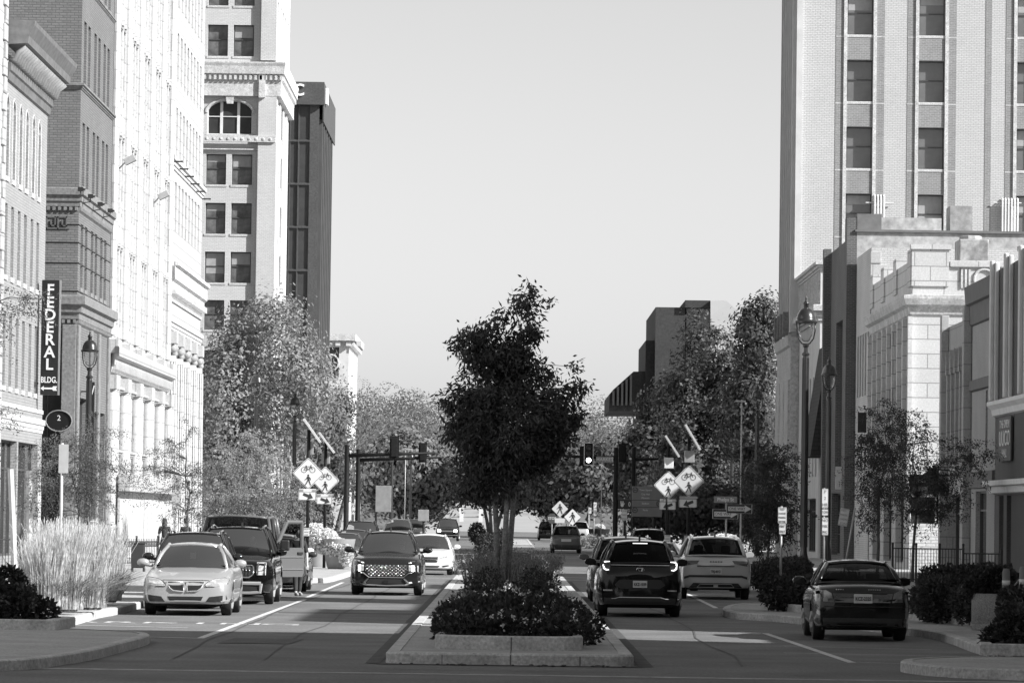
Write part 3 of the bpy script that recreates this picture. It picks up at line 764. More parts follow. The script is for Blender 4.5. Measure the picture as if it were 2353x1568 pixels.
# ================================================================== RIGHT SIDE
M_stuc = mat('grey_stucco', .33, .85, .1, .6, .15, fine=20)
M_stucD = mat('dark_stucco', .08, .85, .15, .8, .15, fine=20)
XR = 17.0
# near end building with white ribs and a projecting dark entrance bay
b = Bldg('ribbed_corner_shop', 'dark stuccoed shop building with tall white ribs and white ledges at the right margin', 1, XR, 128, 152.6, 11.0, 14)
door = [(b.uY(151.3), b.uY(150.0), .15, 3.1), (b.uY(149.0), b.uY(147.7), .15, 3.1)]
b.shell(M_stucD, [(min(o[:2]), max(o[:2]), o[2], o[3]) for o in door])
for o in door: window(b.t, b.st, (o[0] + o[1]) / 2, o[2], abs(o[1] - o[0]), o[3] - o[2], .2, 'grid', mat('pale_metal', .4, .4, .1, metal=.3), M_glassD, name='door')
mb = MB()
for k in range(6):
    Y = 152.5 - k * 4.3; mb = MB()
    b.st.block(mb, b.uY(Y), b.uY(Y) + .7, 6.41, 11.25, .003, .16); b.st.block(mb, b.uY(Y) + .15, b.uY(Y) + .55, 6.41, 11.32, .161, .3)
    b.build('rib', mb, mat('pale_rib_plaster', .55, .8, .1, 1), bevel=.04)
mb = MB(); b.st.moulding(mb, 0, b.L, [(0, 5.85), (.12, 5.9), (.16, 6.1), (.3, 6.25), (.3, 6.38), (0, 6.4)], 0, True); b.st.moulding(mb, 0, b.L, [(0, 3.15), (.2, 3.2), (.25, 3.4), (.42, 3.45), (.42, 3.62), (0, 3.64)], 0, True)
b.build('ledge', mb, mat('white_ledge', .68, .7, .1, 2))
def wall_sign(par, wall, a, z, w, h, d, lines, mb_m, tm, size, sx=1.0):
    mb = MB(); wall.block(mb, a - w / 2, a + w / 2, z - h / 2, z + h / 2, d, d + .06); o = mb.build('sign_board', mb_m, par)
    n = len(lines)
    for k, s_ in enumerate(lines):
        q = Vector(wall.p(a, z + h / 2 - h * (k + .5) / n, d + .07)) - par.location
        text_obj(s_, size if isinstance(size, (int, float)) else size[k], o, q, (rad(90), 0, wall.rot), tm, 'lettering', .01, sx)
p0 = FX(2315, 1008, 17)
wall_sign(b.t, b.st, b.uY(p0.y), p0.z, 3.6, 1.5, .05, ['THE OVEN', 'UUCO', 'HALL'], mat('sign_slate', .05, .6, .1), mat('sign_white', .7, .6, 0), (.40, .74, .40), 1.5)
# stuccoed building with dark cornice
b = Bldg('plain_stucco_shop', 'flat grey stuccoed building with a dark cornice and one slit window', 1, XR, 152.8, 160.6, A(2250, 645, 157).z, 14)
so = [(b.uY(155.6) - .35, b.uY(155.6) + .35, 4.6, 6.9), (b.uY(157.2) - 1.8, b.uY(157.2) + 1.8, .4, 3.3)]
b.shell(M_stuc, so); b.wins(b.st, so[:1], .2, style='plain', gm=M_glassD); b.wins(b.st, so[1:], .2, style='shop', gm=M_glassD, name='shop_window')
mb = MB(); z = b.z; b.st.moulding(mb, 0, b.L, [(0, z - 1.5), (.1, z - 1.45), (.12, z - .75), (.25, z - .7), (.3, z - .05), (0, z)], 0, True, True); b.fr.moulding(mb, 0, b.D, [(0, z - 1.5), (.1, z - 1.45), (.12, z - .75), (.25, z - .7), (.3, z - .05), (0, z)], 0, True)
b.st.moulding(mb, 0, b.L, [(0, 6.95), (.12, 7.0), (.12, 7.35), (0, 7.4)]); b.st.moulding(mb, 0, b.L, [(0, 3.4), (.1, 3.42), (.1, 4.0), (0, 4.02)])
b.build('cornice', mb, mat('dark_cornice_paint', .10, .7, .15, 2))
# tan stone building with pointed slot windows
b = Bldg('slot_window_building', 'tan stone building with three pointed slot windows between stepped buttresses', 1, XR, 160.8, 169.8, 9.75, 12)
M_tanst = brick('tan_ashlar', .36, .34, .22, 1.4, .8, .02, .8, .2, .1)
so = [(b.uY(163.1 + k * 1.55) - .42, b.uY(163.1 + k * 1.55) + .42, 4.7, 7.4) for k in range(3)] + [(b.uY(166.8) - 2.2, b.uY(166.8) + 2.2, .3, 3.2)]
b.shell(M_tanst, so, depth=.4); b.wins(b.st, so[:3], .35, style='plain', gm=M_glassD); b.wins(b.st, so[3:], .35, style='shop', gm=M_glassD, name='shop_window')
mb = MB()
for k in range(4):
    u = b.uY(163.1 - .78 + k * 1.55); b.st.block(mb, u - .13, u + .13, 4.4, 7.8, .003, .3)
    mb.prism([(-.22, 7.8), (.22, 7.8), (.0, 8.7)], lambda p: b.st.p(u + p[0], p[1], .003), lambda p: b.st.p(u + p[0], p[1], .34))
for u0 in (.0, b.L - .6): b.st.block(mb, u0, u0 + .6, .15, 10.2, .003, .3)
b.build('buttress', mb, M_tanst, bevel=.02)
mb = MB()
for o in so[:3]: arch_fill(mb, b.st, o[0], o[1], o[3] - .55, -.3, .003, pointed=.6)
b.build('pointed_head', mb, M_tanst)
# white stone classical building seen across the gap
b = Bldg('white_ashlar_building', 'white ashlar stone building with parapet medallion, deep cornice and sunlit end wall', 1, XR, 185, 206, 13.3, 14)
M_wash = brick('white_ashlar', .50, .46, .24, 1.35, .62, .022, .75, .25, .08)
so = [(b.uY(188.5 + k * 5) - 1.5, b.uY(188.5 + k * 5) + 1.5, 4.6, 8.4) for k in range(4)] + [(b.uY(190 + k * 6) - 2, b.uY(190 + k * 6) + 2, .4, 3.4) for k in range(3)]
fo = [(b.uX(A(2166, 900, 185).x) - .1, b.uX(A(2166, 900, 185).x) + .8, 3.9, 7.8), (b.uX(A(2112, 1100, 185).x) - .4, b.uX(A(2112, 1100, 185).x) + 1.7, 2.0, 3.3), (b.uX(A(2160, 1100, 185).x) - .2, b.uX(A(2160, 1100, 185).x) + .9, 2.0, 3.3)]
b.shell(M_wash, so, fo, depth=.35, parapet=1.0)
b.wins(b.st, so[:4], .3, style='tri', gm=M_glassM, fm=M_frameW); b.wins(b.st, so[4:], .3, style='shop', gm=M_glassD, name='shop_window'); b.wins(b.fr, fo, .3, style='sash', gm=M_glassD, fm=M_frameW)
zc = A(2089, 705, 185).z
PR = [(0, zc - .35), (.08, zc - .3), (.13, zc), (.3, zc + .1), (.38, zc + .35), (.38, zc + .5), (0, zc + .55)]
mb = MB(); b.st.moulding(mb, 0, b.L, PR, 0, False, True); b.fr.moulding(mb, 0, b.D, PR, 0, True)
b.build('cornice', mb, mat('weathered_stone_trim', .42, .8, .3, 1.5, .1, fine=10))
mb = MB()
for a0, a1 in ((0, 1.55), (4.6, 6.4), (9, 10.6)): b.fr.block(mb, a0 - .04, a1, zc + .9, 13.75, -.4, .08)
for a0, a1 in ((0, 1.6), (6, 7.6), (12.5, 14), (b.L - 1.6, b.L)): b.st.block(mb, a0, a1, zc + .9, 13.75, -.4, .08)
for a0, a1 in ((-.08, 1.65), (4.5, 6.5)): b.fr.block(mb, a0, a1, 13.75, 13.95, -.45, .14)
for a0, a1 in ((1.6, 4.6),): b.fr.block(mb, a0, a1, 13.0, 13.25, -.1, .1)
[b.build('parapet_pier', q, M_wash) for q in islands(mb)]
mb = MB(); cx = 3.05; cz = A(2200, 640, 185).z
mb.tube([b.fr.p(cx + .42 * math.cos(rad(a)), cz + .42 * math.sin(rad(a)), .04) for a in range(0, 361, 20)], .06, 6)
for dx in (-.95, -.78, -.62, .62, .78, .95): b.fr.block(mb, cx + dx - .04, cx + dx + .04, cz - .4, cz + .4, .003, .07)
b.build('medallion', mb, M_stoneL)
mb = MB(); b.fr.block(mb, -.03, b.D, .15, 2.1, .003, .05); mb2 = MB(); b.fr.block(mb2, -.05, b.D, 3.35, 3.75, .003, .25); b.build('shop_fascia', mb2, M_black); b.build('plinth', mb, brick('pale_painted_brick', .5, .46, .3, .42, .14, .022, .85, .4))
mb = MB()
for u in np.arange(.1, b.L, 2.6): b.st.block(mb, u, u + .35, 3.5, zc - .4, .003, .18)
b.build('pilaster', mb, M_wash)
mb = MB(); mb.box(19.6, 20.9, 191, 193, 13, 14.6); mb.lathe([(.5, 0), (.5, .2)], (20.2, 192, 14.6), 10); o = mb.build('roof_hatch', mat('streaked_metal', .3, .6, .5, 1.2, fine=4), bevel=.05); tag(o, 'streaked metal box on the roof of the white ashlar building', 'roof unit')
# white brick narrow building with quoins
b = Bldg('narrow_quoined_building', 'narrow white brick building with quoined corner and slim upper windows', 1, XR, 206.2, 214.8, A(1985, 570, 207).z, 12)
so = [(b.uY(207.6 + k * 1.5) - .45, b.uY(207.6 + k * 1.5) + .45, 8.2, 11.2) for k in range(5)] + [(b.uY(209 + k * 2) - .4, b.uY(209 + k * 2) + .4, 3.6, 6) for k in range(3)]
b.shell(brick('white_painted_brick', .5, .46, .34, .3, .1, .014), so); b.wins(b.st, so, .25, style='plain', gm=M_glassD, fm=M_frameW)
mb = MB()
for k in range(int(b.z / .62)):
    w = .45 if k % 2 else .75
    b.fr.block(mb, -.05, w, .1 + k * .62, .1 + k * .62 + .58, .003, .06)
b.build('quoin', mb, M_whiteP, bevel=.02)
# dark brick building with pointed doorway and big rendered side wall
M_dk2 = brick('dark_red_brick', .10, .075, .15, .26, .09, .014, .85, .5, .2)
M_rend = mat('stained_render', .36, .9, .28, .35, .25, fine=3)
b = Bldg('dark_brick_hall', 'dark brick hall with tall pointed doorway and a broad stained grey end wall', 1, XR, 215, 233, A(2150, 535, 215).z, 26)
so = [(b.uY(219) - 1.1, b.uY(219) + 1.1, .3, 9.2), (b.uY(226) - 2.2, b.uY(226) + 2.2, 4.8, 12.5), (b.uY(227) - 3, b.uY(227) + 3, .4, 3.6)]
b.shell(M_dk2, so, depth=.4, mf=M_rend); b.wins(b.st, so, .35, style='grid', gm=M_glassD)
mb = MB(); arch_fill(mb, b.st, so[0][0], so[0][1], 9.2 - 1.1 * 1.7, -.3, .003, pointed=.7); b.st.block(mb, b.L - 1.3, b.L, .15, b.z + .7, .003, .5); b.st.block(mb, 0, .9, .15, b.z + .2, .003, .4)
[b.build('brick_pier', q, M_dk2) for q in islands(mb)]
mb = MB(); b.fr.block(mb, -.1, 5, b.z, b.z + .12, -.5, .12); b.fr.block(mb, 5, b.D, b.z, b.z + .12, -.5, .12); b.fr.block(mb, 0, 1.2, b.z + .12, b.z + .9, -1, .02); b.build('coping', mb, mat('dark_coping', .14, .8, .2, 2))
mb = MB(); b.fr.block(mb, 1.2, 4.2, b.z + .13, b.z + .75, -2, -.3); mb.box(21.8, 22.9, 217, 219, b.z, b.z + 1.5); b.build('chimney', mb, M_rend)
# building with a steep dark mansard hood
b = Bldg('mansard_fronted_shop', 'low shop front with a steep black shingled hood hanging over the pavement', 1, XR, 233.2, 240, 10.2, 12)
so = [(b.uY(236.5) - 2.2, b.uY(236.5) + 2.2, .4, 3.3), (b.uY(236.5) - 1.8, b.uY(236.5) + 1.8, 4.4, 5.6)]
b.shell(mat('pale_front', .4, .8, .1, 1), so); b.wins(b.st, so, .25, style='shop', gm=M_glassD, name='shop_window')
mb = MB(); vs = [b.st.p(0, 5.6, .95), b.st.p(b.L, 5.6, .95), b.st.p(b.L, 11.6, .05), b.st.p(0, 11.6, .05), b.st.p(0, 5.6, .0), b.st.p(b.L, 5.6, .0)]
mb.add(vs, ((0, 1, 2, 3), (0, 4, 3), (1, 2, 5), (0, 1, 5, 4))); b.build('mansard_hood', mb, brick('black_shingle', .035, .025, .012, .5, .22, .02, .8, .6))
# white classical front with bracketed cornice
b = Bldg('white_cornice_front', 'white stuccoed front with a tall panelled parapet and moulded cornice beside the skyscraper', 1, XR, 240.2, 257.3, A(1900, 602, 241).z, 10)
so = [(b.uY(242.5 + k * 2.5) - .6, b.uY(242.5 + k * 2.5) + .6, z, z + 2.2) for k in range(4) for z in (4.6, 8.0)] + [(b.uY(246) - 4, b.uY(246) + 4, .4, 3.4)]
b.shell(mat('white_stucco', .55, .8, .1, .8), so); b.wins(b.st, so[:8], .25, style='sash', gm=M_glassM); b.wins(b.st, so[8:], .25, style='shop', gm=M_glassD, name='shop_window')
mb = MB(); z = b.z; b.st.moulding(mb, 0, b.L, CORN(z - .5, .5, .3), 0, True, True); b.fr.moulding(mb, 0, b.D, CORN(z - .5, .5, .3), 0, True); b.st.moulding(mb, 0, b.L, CORN(z - 3.3, .9, .4), 0, True, True); b.fr.moulding(mb, 0, b.D, CORN(z - 3.3, .9, .4), 0, True)
for a in np.arange(.2, b.L, .5): b.st.block(mb, a, a + .2, z - 2.3, z - .6, .003, .1)
b.build('cornice', mb, M_stoneL)

# ------------------------------------------------------------------ right: skyscraper
M_ltbr = brick('light_face_brick', .50, .46, .32, .3, .105, .016, .85, .45, .05)
M_mdbr = brick('mid_grey_brick', .23, .19, .30, .3, .105, .016, .85, .4, .12)
PT = 257.6
b = Bldg('brick_skyscraper', 'tall light brick skyscraper with dark brick window strips filling the upper right', 1, XR, PT, 270.5, 70, 15.5)
ax = lambda px: b.uX(A(px, 300, PT).x)
az = lambda py: A(2050, py, PT).z
cols = [(1944, 2004), (2109, 2169), (2335, 2395)]
fo = []
zrow = [az(81) , az(234), az(388), az(541)]
flo = (zrow[0] - zrow[3]) / 3
z0s = [zrow[0] + flo * k for k in range(-11, 12)]
for (x0, x1) in cols:
    for z in z0s:
        if z > 1 and z < 62: fo.append((ax(x0), ax(x1), z, z + az(139) - az(234)))
so = []
b.shell(M_ltbr, so, fo, depth=.45)
vis = [o for o in fo if o[2] > 12 and o[2] < 50]
b.wins(b.fr, fo, .4, style='sash', fm=M_frameD, gm=mat('screened_glass', .13, .15, .35, .35, spec=.6), sill=M_stoneL, blind=.45)
mb = MB()
for (x0, x1) in cols:
    for p0_, p1_ in ((x0 - 26, x0 - 8), (x1 + 8, x1 + 26)): b.fr.block(mb, ax(p0_), ax(p1_), 0, 69, .003, .02)
    for z in z0s:
        if 1 < z < 60:
            top = z + az(139) - az(234)
            b.fr.block(mb, ax(x0) + .003, ax(x1) - .003, top + .02, z + flo - .18, .003, .012)
b.fr.block(mb, ax(2262), ax(2276), 0, 69, .003, .02)
b.build('dark_brick_strip', mb, M_mdbr)
mb = MB()
for (x0, x1) in cols:
    for p_ in (x0 - 4, x1 + 4): b.fr.block(mb, ax(p_) - .1, ax(p_) + .1, 0, 69, .003, .1)
    for z in z0s:
        if 1 < z < 60: b.fr.block(mb, ax(x0 - 26), ax(x0 - 8), z + flo - .15, z + flo - .09, .022, .03); b.fr.block(mb, ax(x1 + 8), ax(x1 + 26), z + flo - .15, z + flo - .09, .022, .03)
b.build('window_jamb_strip', mb, M_stoneL)
mb = MB()   # ribbed street side
for k, a in enumerate(np.arange(.2, b.L - .3, 1.75)):
    b.st.block(mb, a, a + .75, 13.5, 69.5, .003, .35); b.st.block(mb, a + .2, a + .55, 13.5, 69.5, .351, .48)
b.st.block(mb, b.L - .9, b.L, 13.3, 69.8, .003, .55)
b.build('buttress', mb, mat('side_brick', .5, .85, .1, 1))
mb = MB(); b.st.block(mb, 0, b.L + .06, 0, 13.0, .003, .5); b.st.moulding(mb, 0, b.L, [(.5, 12.4), (.65, 12.5), (.7, 13.1), (.5, 13.2)])
for k, a in enumerate(np.arange(.6, b.L - 3.6, 4.2)):
    b.st.block(mb, a, a + 3.6, 4.2, 10.5, .503, .62)
b.build('stone_base', mb, mat('base_stone', .45, .8, .15, .8, .1, fine=8))
mb = MB()
for a in (1.4, 4.2, 7, 9.8): b.st.block(mb, a, a + .6, 13.22, 14.6, .49, .8)
[b.build('gargoyle_block', q, M_dkst) for q in islands(mb)]
# rooftop pipes against the skyscraper
for i, (px, py0, py1, n_) in enumerate(((2023, 447, 540, 4), (2318, 455, 560, 6))):
    mb = MB()
    for k in range(n_):
        x = A(px - 10 + k * 7, 500, 256).x; mb.tube([(x, 257.3, A(px, py1, 256).z - 4), (x, 257.3, A(px, py0, 256).z), (x + .02, 257.55, A(px, py0 - 3, 256).z)], .06, 6)
    mb.tube([(A(px - 30, 462, 256).x, 257.42, A(px, 462, 256).z), (A(px + 35, 462, 256).x, 257.42, A(px, 462, 256).z)], .04, 6)
    o = mb.build('conduit_bundle', mat('pale_pipe', .6, .5, .1)); tag(o, ['short bundle of white pipes climbing the skyscraper between its first two window columns', 'bundle of white pipes bending on the skyscraper wall near the right margin'][i], 'pipes', 'pipe bundles on the skyscraper')

# ------------------------------------------------------------------ right, far: brutalist block
PB = 430.0
M_brut = mat('shaded_concrete', .035, .85, .2, .3, .1, fine=4)  # shade on the courthouse put into a dark concrete tone
M_brutL = mat('sunlit_concrete_face', .42, .8, .1, .3)  # sunlit part of the courthouse put into a pale tone
t = thing('brutalist_courthouse', 'stepped concrete building with shaded sides coloured dark and overhanging lower tier behind the right hand trees', 'building', (20, PB, 0))
def pxbox(x0, x1, y0, y1, Y, D, m, name):
    a = A(x0, y1, Y); c = A(x1, y0, Y); mb = MB(); mb.box(a.x, c.x, Y, Y + D, a.z, c.z); return mb.build(name, m, t)
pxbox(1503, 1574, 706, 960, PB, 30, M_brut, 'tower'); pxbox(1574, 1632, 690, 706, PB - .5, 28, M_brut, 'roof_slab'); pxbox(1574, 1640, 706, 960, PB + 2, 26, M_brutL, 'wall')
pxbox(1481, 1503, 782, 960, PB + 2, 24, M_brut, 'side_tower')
a = A(1632, 690, PB - 1); c_ = A(1668, 690, PB - 1); e = A(1760, 770, PB - 1); g = A(1760, 960, PB - 1); h_ = A(1632, 960, PB - 1)
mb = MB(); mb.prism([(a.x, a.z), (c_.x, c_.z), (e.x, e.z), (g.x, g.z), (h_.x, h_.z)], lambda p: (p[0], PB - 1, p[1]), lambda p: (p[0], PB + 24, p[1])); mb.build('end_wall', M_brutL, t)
pts = [A(x, y, PB + 3) for x, y in ((1399, 944), (1400, 905), (1408, 895), (1455, 853), (1590, 852), (1590, 944))]
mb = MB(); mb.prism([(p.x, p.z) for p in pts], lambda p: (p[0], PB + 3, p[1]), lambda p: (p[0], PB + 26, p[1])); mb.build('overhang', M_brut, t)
mb = MB()
for k in range(5):
    q0 = A(1407 + k * 10, 897 - k * 9, PB + 2.2); q1 = A(1411 + k * 10, 930, PB + 2.2); mb.box(q0.x, q1.x, PB + 2, PB + 3, q1.z, q0.z)
mb.build('fin', mat('pale_fin', .11, .8, .1), t)
mb = MB(); mb.box(22, 60, PB + 4, PB + 28, 0, A(1500, 940, PB).z); mb.build('lower_storeys', M_brut, t)

# ------------------------------------------------------------------ unseen blocks added on the right, shaped to shade the road and median tree
M_side = brick('street_brick', .3, .26, .2)
for (nm, lb, y0, y1, z, D) in (('near_shade_block', 'unseen brick block added on the right to shade the near road', -30, 65.0, 22, 12), ('sedan_shade_block', 'unseen low block added on the right to shade the black sedan below a sun strip', 65.2, 77.3, 9.1, 12), ('lane_shade_block', 'unseen mid height brick block added on the right to shade the right hand lane', 77.5, 89, 15.5, 12),
                              ('gap_shade_block', 'unseen narrow brick block added beside the tall one to close a sunlit gap', 89.2, 96.8, 14, 6), ('tree_shade_block', 'unseen tall slim brick block added on the right to shade the median tree', 97, 100.2, 26, 4.5), ('median_shade_block', 'unseen brick block added beside the tall one to shade the median', 100.4, 109.6, 14.2, 6), ('sun_band_block', 'unseen low brick block added on the right to let a band of sun through', 109.8, 119.3, 8.6, 6), ('far_shade_block', 'unseen brick block added past the low one to shade the median', 119.5, 127.5, 14.2, 6)):
    b = Bldg(nm, lb, 1, 17.3, y0, y1, z, D)
    so = [(u, u + 1.4, zz_, zz_ + 2.2) for u in np.arange(1.2, b.L - 2, 3.4) for zz_ in np.arange(4.8, z - 3, 3.6)][:70]
    b.shell(M_side, so); b.wins(b.st, so, .25, style='sash', gm=M_glassM)

# the street goes on behind the viewer
for nm, lb, side, X, y0, y1, z, D in (('brick_terrace', 'brick row behind and left of the viewer, outside the frame', -1, 17, -60, 60, 18, 12), ('office_row', 'office row on the left pavement outside the frame', -1, 17, 60.3, 117.6, 20, 12), ('brick_terrace', 'brick row behind and right of the viewer, outside the frame', 1, 17.3, -80, -30.4, 20, 12)):
    b = Bldg(nm, lb, side, X, y0, y1, z, D)
    so = [(u, u + 1.5, q, q + 2.2) for u in np.arange(2, b.L - 2, 5) for q in np.arange(5, z - 3, 4.2)][:90]
    b.shell(M_side, so); b.wins(b.st, so, .25, style='sash', gm=M_glassM)
mb = MB(); mb.box(-60, 60, -130, -110, 0, 24); o = mb.build('reflection_block', M_side); tag(o, 'broad brick block added unseen behind the viewer to darken car reflections', 'building')  # unseen block, added to darken reflections and skylight
# ================================================================== VEHICLES
M_tyre = mat('tyre_rubber', .018, .8, .3, 8, fine=40)
M_rim = mat('wheel_rim', .42, .3, .1, 4, metal=.7)
M_trim = mat('black_plastic', .02, .5, .2, 6)
M_under = mat('underbody', .008, .9, 0)
M_chrome = mat('chrome', .62, .12, 0, metal=1.0)
M_lens = mat('headlight_lens', .42, .08, .5, 14, spec=.8, coat=.6)
M_lensD = mat('tail_lens', .07, .12, .3, 10, spec=.6, coat=.6)
M_seat = mat('dark_seat', .02, .8, .2, 5)
M_plate = mat('licence_plate', .55, .5, .08, 6)
M_ink = mat('plate_ink', .03, .6, 0)
M_lit = emit('lit_lamp', .8, 6.0)
M_litS = emit('lit_tail_lamp', .6, 1.2)
M_cg = carglass('car_glass', .26); M_cgD = carglass('dark_car_glass', .10)
M_skin = mat('skin', .42, .6, .08, 8); M_hair = mat('hair', .03, .6, .3, 12); M_clothD = mat('dark_cloth', .035, .9, .3, 6); M_clothL = mat('pale_cloth', .35, .9, .2, 6)
def paint(n, c, rough=.28, metal=.0): return mat('paint_' + n, c, rough, .03, 1.0, coat=.75, metal=metal, spec=.12 if c < .1 else .5)

def smoothstep_interp(pts, y):
    xs = [p[0] for p in pts]; zs = [p[1] for p in pts]
    if y <= xs[0]: return zs[0]
    for i in range(len(xs) - 1):
        if y <= xs[i + 1]:
            t = (y - xs[i]) / (xs[i + 1] - xs[i] + 1e-9)
            m0 = (zs[i + 1] - zs[max(i - 1, 0)]) / (xs[i + 1] - xs[max(i - 1, 0)] + 1e-9); m1 = (zs[min(i + 2, len(xs) - 1)] - zs[i]) / (xs[min(i + 2, len(xs) - 1)] - xs[i] + 1e-9)
            h = xs[i + 1] - xs[i]; t2, t3 = t * t, t ** 3
            return (2 * t3 - 3 * t2 + 1) * zs[i] + (t3 - 2 * t2 + t) * h * m0 + (-2 * t3 + 3 * t2) * zs[i + 1] + (t3 - t2) * h * m1
    return zs[-1]

def car_body(S):
    L, W = S['L'], S['W']; h = L / 2
    ys = sorted({*np.round(np.linspace(-h, h, 34), 3), *[round(h - d, 3) for d in (.02, .06, .12, .2, .3, .42, .56)], *[round(-h + d, 3) for d in (.02, .06, .12, .2, .3, .42)]})
    R_ = S['r'] + .07
    for ya in (S['yf'], S['yr']): ys = sorted({*ys, *[round(ya + R_ * math.cos(rad(a)), 3) for a in range(0, 181, 12)], round(ya + R_ + .004, 3), round(ya - R_ - .004, 3)})
    ys = [y for y in ys if -h <= y <= h]
    kf, kr, rn = S.get('kf', .2), S.get('kr', .14), S.get('rn', .75)
    def wid(y):
        f = 1.0
        s = (h - y) / rn
        if s < 1: f *= 1 - kf * (1 - s) ** 2.3
        s = (y + h) / (rn * .8)
        if s < 1: f *= 1 - kr * (1 - s) ** 2.3
        return W / 2 * f
    rings = []
    for y in ys:
        zs = smoothstep_interp(S['top'], y); zb = S['zb'] + (S.get('zbf', .0) if y > h - .1 else 0); w = wid(y)
        side = zb
        for ya in (S['yf'], S['yr']):
            d = y - ya
            if abs(d) < R_: side = max(side, S['r'] + math.sqrt(max(0, R_ * R_ - d * d)) * (1.0 if True else 1))
        e = min(h - y, y + h); rnd = max(0, 1 - e / .16) ** 2 * .06
        zt = zs - rnd * 1.2; zb_ = side + rnd * .3
        H_ = zs - S['zb']
        zz_ = lambda t: max(zb_, S['zb'] + H_ * t)
        prof = [(0, zb_), (.78 * w, zb_), (.93 * w, zb_ + .02), (.975 * w, zz_(.16) + .0), (.997 * w, zz_(.36)), (w, zz_(.52)), (.992 * w, zz_(.66)), (.975 * w, zz_(.80)), (.945 * w, zz_(.90)), (.885 * w, zt - .012), (.55 * w, zt + .025), (0, zt + .04)]
        rings.append([(x, y, z) for x, z in prof] + [(-x, y, z) for x, z in prof[-2:0:-1]])
    n = len(rings[0]); mb = MB()
    def bulge(ring, y, s, zc): return [(x * s, y, zc + (z - zc) * (1 - (1 - s) * .4)) for x, _, z in ring]
    zc = lambda r: (r[0][2] + r[11][2]) / 2
    bf = S.get('bf', .05)
    first = [bulge(rings[0], -h - bf * k, s, zc(rings[0])) for k, s in ((1, .3), (.9, .6), (.55, .86))]
    last = [bulge(rings[-1], h + bf * k, s, zc(rings[-1])) for k, s in ((.55, .86), (.9, .6), (1, .3))]
    allr = first + rings + last
    vs = [p for r in allr for p in r]; fs = []
    for i in range(len(allr) - 1):
        for k in range(n): fs.append((i * n + k, (i + 1) * n + k, (i + 1) * n + (k + 1) % n, i * n + (k + 1) % n))
    fs.append(tuple(range(n))); fs.append(tuple((len(allr) - 1) * n + k for k in range(n - 1, -1, -1)))
    mb.add(vs, fs); return mb

def patch(bvh, poly, end, off=.008, step=.07, skirt=.05):
    """a panel with an outline given in (x, z), laid onto the front (end=1) or rear (end=-1) of a body"""
    bm = bmesh.new(); vs = [bm.verts.new((x, 0, z)) for x, z in poly]; bm.faces.new(vs)
    xs = [p[0] for p in poly]; zs = [p[1] for p in poly]
    for ax, lo, hi in ((0, min(xs), max(xs)), (2, min(zs), max(zs))):
        k = math.floor(lo / step) + 1
        while k * step < hi - 1e-4:
            co = [0, 0, 0]; no = [0, 0, 0]; co[ax] = k * step; no[ax] = 1
            bmesh.ops.bisect_plane(bm, geom=bm.verts[:] + bm.edges[:] + bm.faces[:], plane_co=co, plane_no=no); k += 1
    last = 0
    for v in bm.verts:
        hit = bvh.ray_cast(Vector((v.co.x, end * 6, v.co.z)), Vector((0, -end, 0)))[0]
        if hit is None:
            hit = bvh.find_nearest(Vector((v.co.x, end * 2.3, v.co.z)))[0]
        v.co.y = hit.y + end * off
    edges = [e for e in bm.edges if e.is_boundary]
    g = bmesh.ops.extrude_edge_only(bm, edges=edges)['geom']
    for e in g:
        if isinstance(e, bmesh.types.BMVert): e.co.y -= end * skirt
    bm.verts.index_update()
    out = ([tuple(v.co) for v in bm.verts], [tuple(v.index for v in f.verts) for f in bm.faces]); bm.free(); return out

def grid_surface(mb, top, bot, nx=8, nz=4, bulge=(0, 0, 0)):
    vs = []; fs = []
    for j in range(nz + 1):
        for i in range(nx + 1):
            t = j / nz; s = i / nx; p = bot(s) * (1 - t) + top(s) * t; b = 4 * t * (1 - t) * 1.0
            vs.append(p + Vector(bulge) * b)
    for j in range(nz):
        for i in range(nx): a = j * (nx + 1) + i; fs.append((a, a + 1, a + nx + 2, a + nx + 1))
    mb.add(vs, fs)

def make_wheel(par, x, y, S, side):
    r, wd = S['r'], S.get('tw', .23)
    o = thing_part = None
    mb = MB(); prof = [(-wd / 2 + .02, r * .62), (-wd / 2, r * .75), (-wd / 2 + .015, r * .96), (-wd / 2 + .05, r), (wd / 2 - .05, r), (wd / 2 - .015, r * .96), (wd / 2, r * .75), (wd / 2 - .02, r * .62)]
    def rev(prof, n=24, m=0):
        vs = []; fs = []
        for px, pr in prof:
            for k in range(n): a = 2 * math.pi * k / n; vs.append((px, pr * math.cos(a), pr * math.sin(a)))
        for i in range(len(prof) - 1):
            for k in range(n): k2 = (k + 1) % n; fs.append((i * n + k, i * n + k2, (i + 1) * n + k2, (i + 1) * n + k))
        fs.append(tuple(range(n))); fs.append(tuple((len(prof) - 1) * n + k for k in range(n))); mb.add(vs, fs)
    rev(prof); w = mb.build('wheel', M_tyre, par, local=True, smooth=True, angle=35); w.location = (x, y, r)
    mb = MB(); o_ = wd / 2 * side
    mb.tube([(o_ - .03 * side, 0, 0), (o_ - .015 * side, 0, 0)], r * .62, 20)
    for k in range(5):
        a = 2 * math.pi * k / 5; c, s_ = math.cos(a), math.sin(a)
        mb.tube([(o_, .05 * c, .05 * s_), (o_ - .005 * side, r * .58 * c, r * .58 * s_)], [.05, .035], 5)
    mb.build('rim', M_rim, w, local=True)

